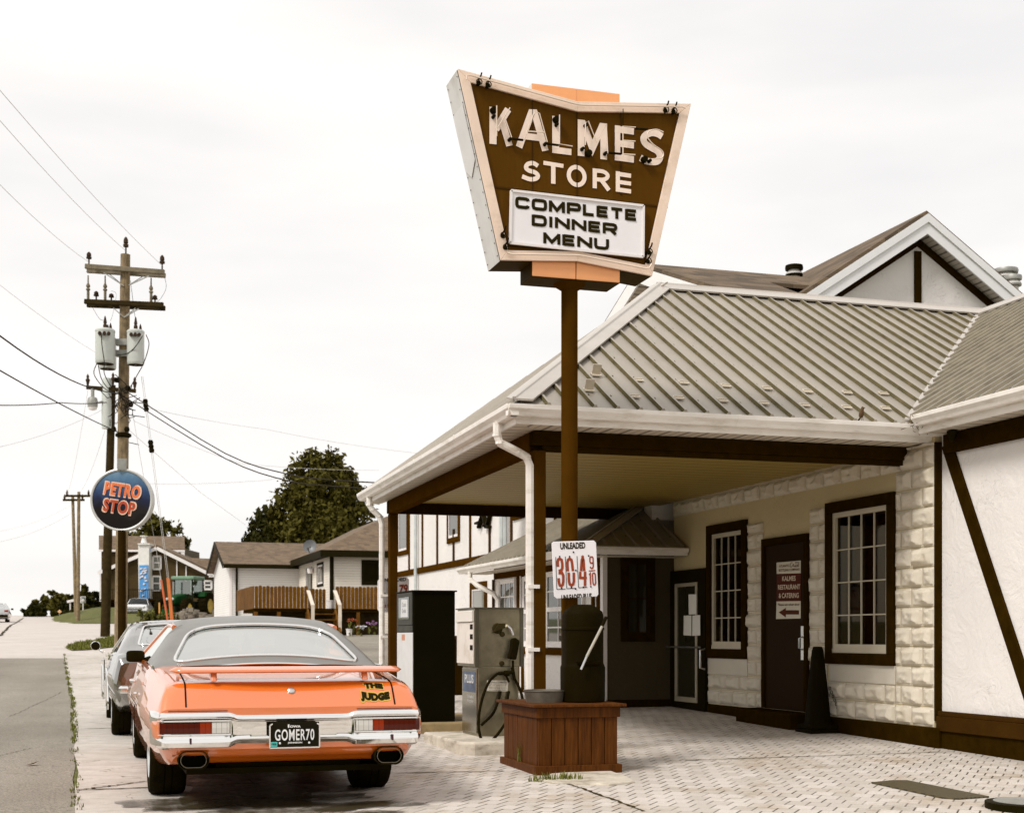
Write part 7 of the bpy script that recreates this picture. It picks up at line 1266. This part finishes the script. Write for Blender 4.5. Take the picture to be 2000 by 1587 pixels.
# decal on the boot: dark lettering with a yellow outline
def decal(u_, t):   # t: 0 at the lower edge, 1 at the crease
    v = -1.228 + t * .145; return gat(v, u_, .0025)
def dtext(mb, s_, u0, u1, t0, t1, bold, lift, arch=0, sp_=1.0):
    v, f, _ = text2d(s_, bold, sp_)
    P = []
    for q in v:
        tt = t0 + (t1 - t0) * q[1] + arch * math.sin(math.pi * q[0]); p = decal(u0 + (u1 - u0) * q[0], tt); P.append(p + Vector((0, -lift, lift * .6)))
    mb.add(P, f)
YEL = M('decal_yellow', (.62, .40, .07), .35); DKG = M('decal_black', (.018, .014, .004), .35)
mb = MB(); dtext(mb, 'THE', .505, .652, .50, .86, .16, .001, .03, 1.0); dtext(mb, 'JUDGE', .468, .690, .06, .50, .16, .0012, -.07, 1.0); dec = mb.build('decal', YEL, go, local=True)
mb = MB(); dtext(mb, 'THE', .512, .645, .535, .825, .085, .0035, .03, 1.08); dtext(mb, 'JUDGE', .476, .682, .105, .455, .085, .0037, -.07, 1.08); mb.build('decal_lettering', DKG, dec, local=True)
# spoiler on two blades
mb = MB(); SPW = .805; prs = [(-.13, .000), (-.125, .014), (-.05, .034), (.06, .030), (.085, .018), (.06, .008), (-.05, .004), (-.12, -.008)]; L = []
for u in np.linspace(-1, 1, 41):
    k = min(1, (1 - abs(u)) / .035 + .15); bow = -.02 * u * u; base = .957 - .004 * u * u; sw_ = -.05 * (1 - u * u) + .05 * abs(u) ** 3; L.append([(u * SPW, -1.0 + y * (.45 + .55 * k) + sw_, base + z * k + (1 - k) * .01) for y, z in prs])
mb.loft(L); spo = mb.build('spoiler', CARORANGE, go, local=True, smooth=50)
for sg in (-1, 1):
    mb = MB(); u = sg * .52; a = [(-1.14, .89), (-1.01, .905), (-.98, .962), (-1.10, .962)]; mb.prism([(u - .022, y, z) for y, z in a], (.044, 0, 0)); mb.build('spoiler_support', CARORANGE, spo, local=True, bevel=.012, seg=3)
# chrome bumper with lamps set in its ends
def bprof(u):
    a = abs(u); e = max(0, (a - .86) / .075); e = min(1, e); end = .22 * e * e; rec = 1 / (1 + math.exp((a - .40) / .012)); y0 = -1.285 + end + .015 * a * a; tp = .688 - .012 * rec + .010 * (1 - rec) - .02 * e; bt = .462 - .022 * (1 - rec) + .03 * e; rc = .018 * rec
    return [(-1.10 + end, bt + .01), (y0 + .075, bt), (y0 + .022 + rc, bt + .018), (y0 + .004 + rc, bt + .05), (y0 + .014 + rc, bt + .062), (y0 + .018 + rc * .8, bt + .075), (y0 + .018 + rc * .8, tp - .058), (y0 + .012 + rc, tp - .052), (y0 + .002 + rc, tp - .045), (y0 - .006 + rc, tp - .034), (y0 + .004 + rc, tp - .026), (y0 + .012 + rc, tp - .008), (y0 + .040 + rc, tp), (y0 + .10, tp + .006), (-1.10 + end, tp + .008)]
mb = MB(); un = sorted(set(list(np.round(np.linspace(-.935, .935, 61), 4)) + [-.93, -.915, .93, .915, -.40, .40, -.42, .42, -.38, .38])); mb.loft([[(u, y, z) for y, z in bprof(u)] for u in un]); bump_ = mb.build('bumper', CHROME, go, local=True, smooth=38)
mb = MB()
for sg in (-1, 1):
    mb.prism([(sg * .44, -1.262, .6975), (sg * .83, -1.258, .6975), (sg * .83, -1.246, .6995), (sg * .44, -1.250, .6995)], (0, 0, .003))
    mb.box((sg * .685 - .006, -1.286, .482), (sg * .685 + .006, -1.26, .520))
mb.build('rubber_strip', M('strip_dark', (.06, .03, .035), .5), bump_, local=True, split=True)
def lampquad(u0, u1, z0, z1, off): return [(u0, bprof(u0)[6][0] - off, z0), (u1, bprof(u1)[6][0] - off, z0), (u1, bprof(u1)[6][0] - off, z1), (u0, bprof(u0)[6][0] - off, z1)]
for sg in (-1, 1):
    seg = [(.43, .545, LENSW, 'reverse_lens'), (.545, .625, LENSO, 'brake_lens'), (.625, .885, LENSR, 'tail_lens')]
    mb = MB(); zt0, zt1 = .548, .628
    ul = np.linspace(.42, .892, 14); rp = [(sg * u, bprof(u)[6][0] - .010, zt0 - .006) for u in ul] + [(sg * u, bprof(u)[6][0] - .010, zt1 + .006) for u in ul[::-1]]; mb.tube(rp + rp[:1], .007, 6)
    hs2 = mb.build('tail_lamp', CHROME, go, local=True, bevel=.003)
    for u0, u1, m_, nm in seg:
        mb = MB(); uu_ = np.linspace(u0, u1, 9); mb.loft([[(sg * u, bprof(u)[6][0] - o_, z) for o_, z in ((-.01, zt0), (.010, zt0 + .003), (.013, (zt0 + zt1) / 2), (.010, zt1 - .003), (-.01, zt1))] for u in uu_]); mb.build(nm, m_, hs2, local=True)
# number plate
PY = -1.325; mb = MB(); mb.box((-.165, PY, .452), (.165, PY + .006, .622)); mb.box((-.10, PY + .006, .5), (.10, PY + .06, .58)); pl_ = mb.build('number_plate', M('plate_black', (.014, .012, .006), .35), go, local=True, bevel=.003)
mb = MB()
for a, b in (((-.168, .449), (.168, .449)), ((-.168, .449), (-.168, .60)), ((.168, .449), (.168, .60)), ((-.168, .60), (-.150, .612)), ((.168, .60), (.150, .612))): mb.beam((a[0], PY - .002, a[1]), (b[0], PY - .002, b[1]), .009, .006, (0, 1, 0))
mb.build('plate_frame', CHROME, pl_, local=True)
PW = M('plate_white', (.78, .78, .76), .4); mb = MB(); o3 = Vector((0, PY - .0025, 0))
def ptx(s_, u0, u1, z0, z1, b=.0, sp_=1.0): mb.text(s_, (u0, PY - .0025, z0), (u1, PY - .0025, z0), (u0, PY - .0025, z1), b, (0, 0, 0), sp_)
ptx('GOMER70', -.134, .132, .497, .574, .018, 1.14); ptx('JOHNSON', -.048, .05, .474, .488, .04, 1.05); ptx('I', -.047, -.037, .584, .607, .06); ptx('OWA', -.033, .040, .584, .600, .045)
for x in (-.10, .098): mb.lathe([(.008, .0), (.006, -.003), (.001, -.004)], (x, PY - .001, .480), 'y', 10)
mb.build('plate_lettering', PW, pl_, local=True); mb = MB(); mb.box((-.162, PY - .004, .458), (-.118, PY - .001, .490)); stq = mb.build('plate_sticker', M('sticker_teal', (.08, .50, .46), .4), pl_, local=True); mb = MB(); mb.text('FEB', (-.156, PY - .0052, .468), (-.124, PY - .0052, .468), (-.156, PY - .0052, .481), .02); mb.build('sticker_text', DARKTXT, stq, local=True)
# lower valance, exhaust tips, underside
mb = MB(); L = []
for u in np.linspace(-.80, .80, 33): a = abs(u); zz = .375 - .0 * a + (.015 if a > .7 else 0); L.append([(u, -1.20, .475), (u, -1.235, .46), (u, -1.215, .41), (u, -1.17, zz), (u, -1.12, zz), (u, -1.12, .475)])
mb.loft(L); mb.build('valance', CARORANGE, go, local=True, smooth=40)
for sg in (-1, 1):
    u = sg * .665; mb = MB()
    def ov(rx, rz, y, n=28): return [(u + (rx - rz) * (1 if math.cos(a) >= 0 else -1) + rz * math.cos(a), y, .372 + rz * math.sin(a)) for a in [2 * math.pi * (k + .5) / n for k in range(n)]]
    mb.loft([ov(.10, .060, -.95), ov(.100, .060, -1.20), ov(.104, .064, -1.262), ov(.098, .058, -1.264)], True, False); et = mb.build('exhaust_tip', M('exhaust_black', (.012, .009, .003), .5), go, local=True, smooth=45)
    mb = MB(); ring = [Vector(p) for p in ov(.084, .048, -1.267)]; mb.tube(ring + [ring[0], ring[1]], .0016, 6, False); mb.build('exhaust_rim', M('rim_steel', (.30, .26, .18), .3, metal=.6), et, local=True, smooth=50); mb = MB(); mb.poly(ov(.082, .046, -1.2)); mb.build('exhaust_bore', M('soot_black', (.004, .003, .001), .9), et, local=True)
mb = MB(); mb.box((-.70, -1.10, .26), (.70, 3.3, .30)); mb.tube([(-.62, 0, .335), (.62, 0, .335)], .06, 12); mb.lathe([(.001, -.17), (.13, -.15), (.16, 0), (.13, .15), (.001, .17)], (0, 0, .335), 'y', 16); mb.tube([(-.66, -.9, .37), (-.5, -.3, .33), (-.35, .6, .25), (-.3, 2, .25)], .04, 8); mb.tube([(.66, -.9, .37), (.5, -.3, .33), (.35, .6, .25), (.3, 2, .25)], .04, 8); mb.box((-.5, -1.05, .27), (.5, -.35, .34)); mb.build('underbody', BLACKM, go, local=True)
# mirror, door handle, trim strips, inside mirror
mb = MB(); L = []
for x, s in ((-1.155, .6), (-1.15, .9), (-1.10, 1.0), (-1.02, 1.0), (-.985, .9), (-.98, .6)): pass
mb.loft([[(-.925 + .078 * k * math.copysign(abs(math.cos(a)) ** .45, math.cos(a)), y_, .985 + .050 * k * math.copysign(abs(math.sin(a)) ** .45, math.sin(a))) for a in np.linspace(0, 6.2832, 25)[:-1]] for k, y_ in ((.90, 1.70), (1, 1.705), (1, 1.73), (.6, 1.79), (.2, 1.81))]); mb.tube([(-.90, 1.78, .96), (-.86, 1.84, .93)], .016, 8); mb.build('wing_mirror', BLACKM, go, local=True, smooth=40)
mb = MB(); mb.tube([(-.955, .98, .80), (-.985, 1.0, .802), (-.985, 1.14, .805), (-.955, 1.16, .805)], .012, 8); mb.lathe([(.016, .01), (.016, -.012), (.001, -.014)], (-.956, .99, .70), 'x', 10); mb.build('door_handle', CHROME, go, local=True, smooth=40)
mb = MB(); mb.tube([(-.963, v, float(np.interp(v, [.6, 2.3], [.64, .63]))) for v in (.62, 2.3)], .002, 5); mb.tube([(-.9655 + .0 * z, .93, z) for z in (.35, .5, .62)] , .004, 5); mb.build('door_shut_line', SEAM, go, local=True)
bl = MB(); bl.tube([(u, -.075 - .0 * u, gS(u, -.06) + .006) for u in np.linspace(-.84, .84, 31)], .008, 6); bl.tube([(sg_, v, z) for sg_, v, z in [(-.868, v, .957) for v in np.linspace(-.05, .85, 8)]], .008, 6); bl.tube([(.868, v, .957) for v in np.linspace(-.05, .85, 8)], .008, 6); bl.build('vinyl_edge_trim', CHROME, go, local=True, smooth=60, split=True)
mb = MB(); mb.box((-.12, 1.50, 1.205), (.12, 1.53, 1.262)); mb.tube([(0, 1.53, 1.24), (0, 1.66, 1.285)], .012, 6); mb.build('inside_mirror', M('mirror_grey', (.35, .38, .36), .25), go, local=True, bevel=.014, seg=3)
mb = MB(); mb.loft([[(.0 + r * math.cos(a), 1.52, z) for a in (0, 1.57, 3.14, 4.71)] if False else [(r * math.cos(a), 1.52 + .006 * math.sin(a), z) for a in np.linspace(0, 6.283, 13)[:-1]] for r, z in ((.004, 1.20), (.012, 1.16), (.03, 1.12), (.042, 1.085), (.035, 1.05), (.006, 1.03))]); mb.build('hanging_freshener', M('freshener', (.2, .22, .2), .7), go, local=True, smooth=40)
mb = MB(); mb.prism([(-.66, .42, .70), (-.66, .62, .70), (-.66, .46, 1.0), (-.66, .36, 1.0)], (1.32, 0, 0)); mb.build('rear_seat', SEAT, go, local=True, bevel=.04, seg=3)
# ---------------------------------------------------------------- dark fastback ahead of it
ms = dict(paint=CARDARK, roofmat=CARDARK, pillarmat=CHROME, wb=2.74, wr=.325, tr=.85, tw=.21,
    body=[(-1.03, .46, .70, .82, .60, .78, .80, .83), (-.98, .40, .74, .85, .62, .80, .86, .89), (-.85, .36, .78, .87, .64, .81, .89, .93), (-.4, .28, .80, .90, .66, .84, .91, .95), (0, .24, .80, .91, .66, .85, .91, .95), (.6, .22, .80, .905, .65, .84, .90, .95), (1.8, .2, .80, .90, .62, .83, .90, .95), (2.74, .24, .80, .89, .62, .80, .86, .92), (3.4, .30, .74, .86, .60, .76, .80, .86), (3.55, .40, .66, .80, .58, .70, .74, .76)],
    cab=dict(v0=-.75, v1=.75, vh=1.30, vcow=1.95, zbelt=.925, wbelt=.80, tum=.62, wr=.60, k=.07, crown=.04, zt=[(-1.0, .91), (-.75, .945), (-.4, 1.03), (0, 1.14), (.4, 1.23), (.75, 1.285), (1.0, 1.30), (1.30, 1.27)], win=[(-.58, -.42), (.58, -.42), (.47, .50), (-.47, .50)], wrad=[.10, .10, .14, .14], trim=.012))
mo, mbody, mat_, mS, _ = car('dark green fastback coupe with bright reflections parked ahead of the orange coupe', (1.22, 16.37, gz(1.22, 16.37) + .003), 0, ms)
mb = MB(); mb.tube([(-.91, 1.62, .90), (-.97, 1.60, .95)], .012, 6); mb.lathe([(.001, -.02), (.055, -.01), (.06, .03), (.02, .08), (.001, .09)], (-1.0, 1.58, .985), 'y', 14); mb.build('wing_mirror', CHROME, mo, local=True, smooth=50); mb = MB(); mb.lathe([(.052, -.001), (.001, -.002)], (-1.0, 1.56, .985), 'y', 14, False); mb.build('mirror_glass', BLACKM, mo, local=True)
mb = MB()
for v in (0, 2.74): mb.tube([(-.905 + .012 * abs(math.cos(a)), v + .385 * math.cos(a), .36 + .385 * math.sin(a)) for a in np.linspace(-.15, math.pi + .15, 22)], .011, 6)
mb.build('wheel_arch_trim', CHROME, mo, local=True, smooth=50, split=True); mb = MB(); mb.box((-.80, -1.10, .50), (.80, -1.03, .585)); mb.build('bumper', CHROME, mo, local=True, bevel=.03, seg=4)
mb = MB()
for sg in (-1, 1):
    for k in range(3): mb.box((sg * (.42 + .1 * k), -1.045, .66), (sg * (.42 + .1 * k) + .06, -1.02, .80))
mb.build('tail_lamp', LENSR, mo, local=True, bevel=.01, split=True); mb = MB(); mb.tube([(-.915, .95, .82), (-.94, .97, .82), (-.94, 1.08, .82), (-.915, 1.10, .82)], .010, 6); mb.build('door_handle', CHROME, mo, local=True); mb = MB(); mb.prism([(-.915, .25, .60), (-.915, .62, .66), (-.915, .60, .86), (-.915, .22, .84)], (-.012, 0, 0)); mb.build('side_scoop', CARDARK, mo, local=True, bevel=.02, seg=3)
# ---------------------------------------------------------------- far cars
old = dict(paint=CARWHITE, roofmat=CARWHITE, wb=2.9, wr=.35, tr=.80, tw=.18, seats=False,
    body=[(-1.2, .45, .70, .86, .62, .80, .82, .86), (-1.1, .38, .78, .92, .64, .84, .92, .96), (0, .3, .82, .96, .66, .86, .98, 1.03), (1.5, .26, .82, .96, .66, .86, 1.0, 1.04), (2.9, .3, .82, .96, .66, .86, .98, 1.05), (3.55, .36, .80, .95, .66, .84, .94, 1.0), (3.72, .42, .76, .92, .64, .80, .88, .92), (3.78, .5, .70, .86, .62, .74, .80, .82)],
    cab=dict(v0=-.2, v1=.75, vh=1.45, vcow=2.0, zbelt=1.0, wbelt=.82, tum=.42, wr=.62, k=.10, crown=.05, zt=[(-.4, 1.0), (-.2, 1.03), (.3, 1.35), (.7, 1.52), (1.1, 1.56), (1.45, 1.51)], win=[(-.6, 0), (.6, 0), (.5, .5), (-.5, .5)], wrad=[.1, .1, .15, .15]))
q = W(262, 1213, 106); oo, ob_, _, _, _ = car('old white rounded sedan facing the street in front of the brown house', (q.x + .6, q.y + 2.5, gz(q.x, q.y) + .3), R(180) - TH + R(8), old)
mb = MB(); mb.box((-.86, 3.78, .42), (.86, 3.90, .56)); mb.tube([(-.5, 3.82, .68), (.5, 3.82, .68)], .05, 8); mb.build('bumper', CHROME, oo, local=True, bevel=.03, seg=3); mb = MB(); mb.box((-.52, 3.775, .58), (.52, 3.80, .78)); mb.build('grille', BLACKM, oo, local=True, bevel=.02)
for sg in (-1, 1): mb = MB(); mb.lathe([(.11, -.02), (.10, .03), (.06, .05), (.001, .055)], (sg * .64, 3.76, .80), 'y', 16); mb.build('headlight', SILVER, oo, local=True, smooth=50)
mod = dict(paint=CARGREY, roofmat=CARGREY, wb=2.7, wr=.33, tr=.78, tw=.21, seats=False,
    body=[(-.95, .45, .72, .84, .70, .78, .90, .94), (-.9, .34, .78, .89, .70, .82, .98, 1.02), (-.5, .28, .80, .91, .70, .84, 1.0, 1.03), (0, .24, .80, .92, .68, .85, .99, 1.02), (1.9, .22, .80, .91, .66, .83, .95, 1.0), (3.0, .26, .78, .89, .62, .76, .82, .9), (3.5, .34, .7, .82, .58, .66, .68, .72)],
    cab=dict(v0=-.85, v1=.1, vh=1.2, vcow=2.1, zbelt=.98, wbelt=.83, tum=.5, wr=.58, k=.10, crown=.05, zt=[(-.95, .98), (-.85, 1.02), (-.5, 1.28), (-.1, 1.43), (.5, 1.47), (1.2, 1.42)], win=[(-.6, -.72), (.6, -.72), (.5, -.2), (-.5, -.2)], wrad=[.1, .1, .12, .12]))
q = W(-6, 1217, 104); co_, _, _, _, _ = car('silver modern car driving away up the road at the left edge', (q.x, q.y, gz(q.x, q.y) + .01), R(0), mod, 'moving_car')
mb = MB()
for sg in (-1, 1): mb.box((sg * .55, -.955, .74), (sg * .84, -.90, .90))
mb.build('tail_lamp', LENSO, co_, local=True, bevel=.02, split=True); mb = MB(); mb.box((-.80, -.985, .36), (.80, -.93, .56)); mb.build('bumper', BLACKM, co_, local=True, bevel=.03, split=True); mb = MB()
for sg in (-1, 1): mb.box((sg * .90, 1.85, .95), (sg * 1.08, 1.97, 1.08))
mb.build('wing_mirror', BLACKM, co_, local=True, bevel=.03, split=True)
# ---------------------------------------------------------------- tractor (front towards the street)
q = W(366, 1196, 96); q.z = gz(q.x, q.y) + .35; tr = empty('tractor', q, 'green farm tractor with cab and big dark tyres beside the garage', 'tractor', None, R(180) - TH + R(-14)); TG = M('tractor_green', (.008, .045, .011), .45); TB = M('tractor_black', (.014, .018, .010), .5)
def tyre(name, x, y, r, w_):
    mb = MB(); mb.lathe([(r * .55, -w_ / 2), (r * .9, -w_ / 2), (r, -w_ * .36), (r, w_ * .36), (r * .9, w_ / 2), (r * .55, w_ / 2)], (x, y, r), 'x', 28, False)
    for k in range(20):
        a = 2 * math.pi * k / 20; c = Vector((x, y + r * math.cos(a), r + r * math.sin(a))); t = Vector((0, -math.sin(a), math.cos(a)))
        for sg in (-1, 1): mb.beam(c + t * -.05, c + Vector((sg * w_ / 2, 0, 0)) + t * .12, .07, .07, (0, math.cos(a), math.sin(a)))
    o = mb.build(name, RUBBER, tr, local=True); mb = MB(); mb.lathe([(r * .56, -w_ * .4), (r * .5, -w_ * .1), (.1, 0), (.1, w_ * .1), (r * .5, w_ * .1), (r * .56, w_ * .4)], (x, y, r), 'x', 20); mb.build('rim', M('rim_yellow', (.5, .34, .05), .5), o, local=True)
for sg in (-1, 1): tyre('rear_wheel', sg * 1.15, -.6, .90, .62); tyre('front_wheel', sg * .95, 1.9, .66, .45)
mb = MB(); mb.prism([(-.36, .7, .9), (-.36, 2.5, .9), (-.36, 2.55, 1.25), (-.36, 2.2, 1.5), (-.36, .7, 1.72)], (.72, 0, 0)); mb.build('bonnet', TG, tr, local=True, bevel=.12, seg=4); mb = MB(); mb.box((-.30, 2.52, .8), (.30, 2.60, 1.2)); mb.box((-.5, 2.3, .45), (.5, 2.75, .8)); mb.build('grille', TB, tr, local=True, bevel=.03)
mb = MB(); mb.box((-.7, -1.0, .6), (.7, .7, 1.2)); mb.box((-.3, .6, .5), (.3, 2.4, .9)); mb.build('chassis', TB, tr, local=True, bevel=.03); mb = MB()
for x, y in ((-.78, -.9), (.78, -.9), (-.70, .65), (.70, .65)): mb.beam((x, y, 1.2), (x * .95, y * .9, 2.66), .09, .09, (0, 1, 0))
mb.build('cab_frame', TB, tr, local=True, split=True); mb = MB(); mb.box((-.85, -.95, 2.66), (.85, .75, 2.9)); mb.build('cab_roof', M('tractor_roof', (.14, .24, .15), .4), tr, local=True, bevel=.07, seg=3); mb = MB(); mb.box((-.68, .58, 1.4), (.68, .60, 2.64)); mb.box((-.76, -.85, 1.4), (-.74, .55, 2.64)); mb.box((.74, -.85, 1.4), (.76, .55, 2.64)); mb.build('cab_window', mk_glass('cab_glass', (.5, .6, .55), .2, .9), tr, local=True, split=True)
for sg in (-1, 1):
    mb = MB(); mb.prism([(sg * .85, -.95, 1.5), (sg * .85, .25, 1.5), (sg * .85, .1, 1.85), (sg * .85, -.8, 1.85)], (sg * .55, 0, 0)); mb.build('mudguard', TG, tr, local=True, bevel=.04); mb = MB(); mb.lathe([(.10, 0), (.08, .03), (.001, .04)], (sg * .2, 2.52, 1.3), 'y', 12); mb.build('headlight', SILVER, tr, local=True)
mb = MB(); mb.tube([(.42, 1.2, 1.4), (.42, 1.2, 2.5)], .06, 8); mb.build('exhaust_stack', GALV, tr, local=True); mb = MB(); mb.box((-.45, 2.6, .3), (.45, 2.85, .62)); mb.build('front_weights', TG, tr, local=True, bevel=.03)
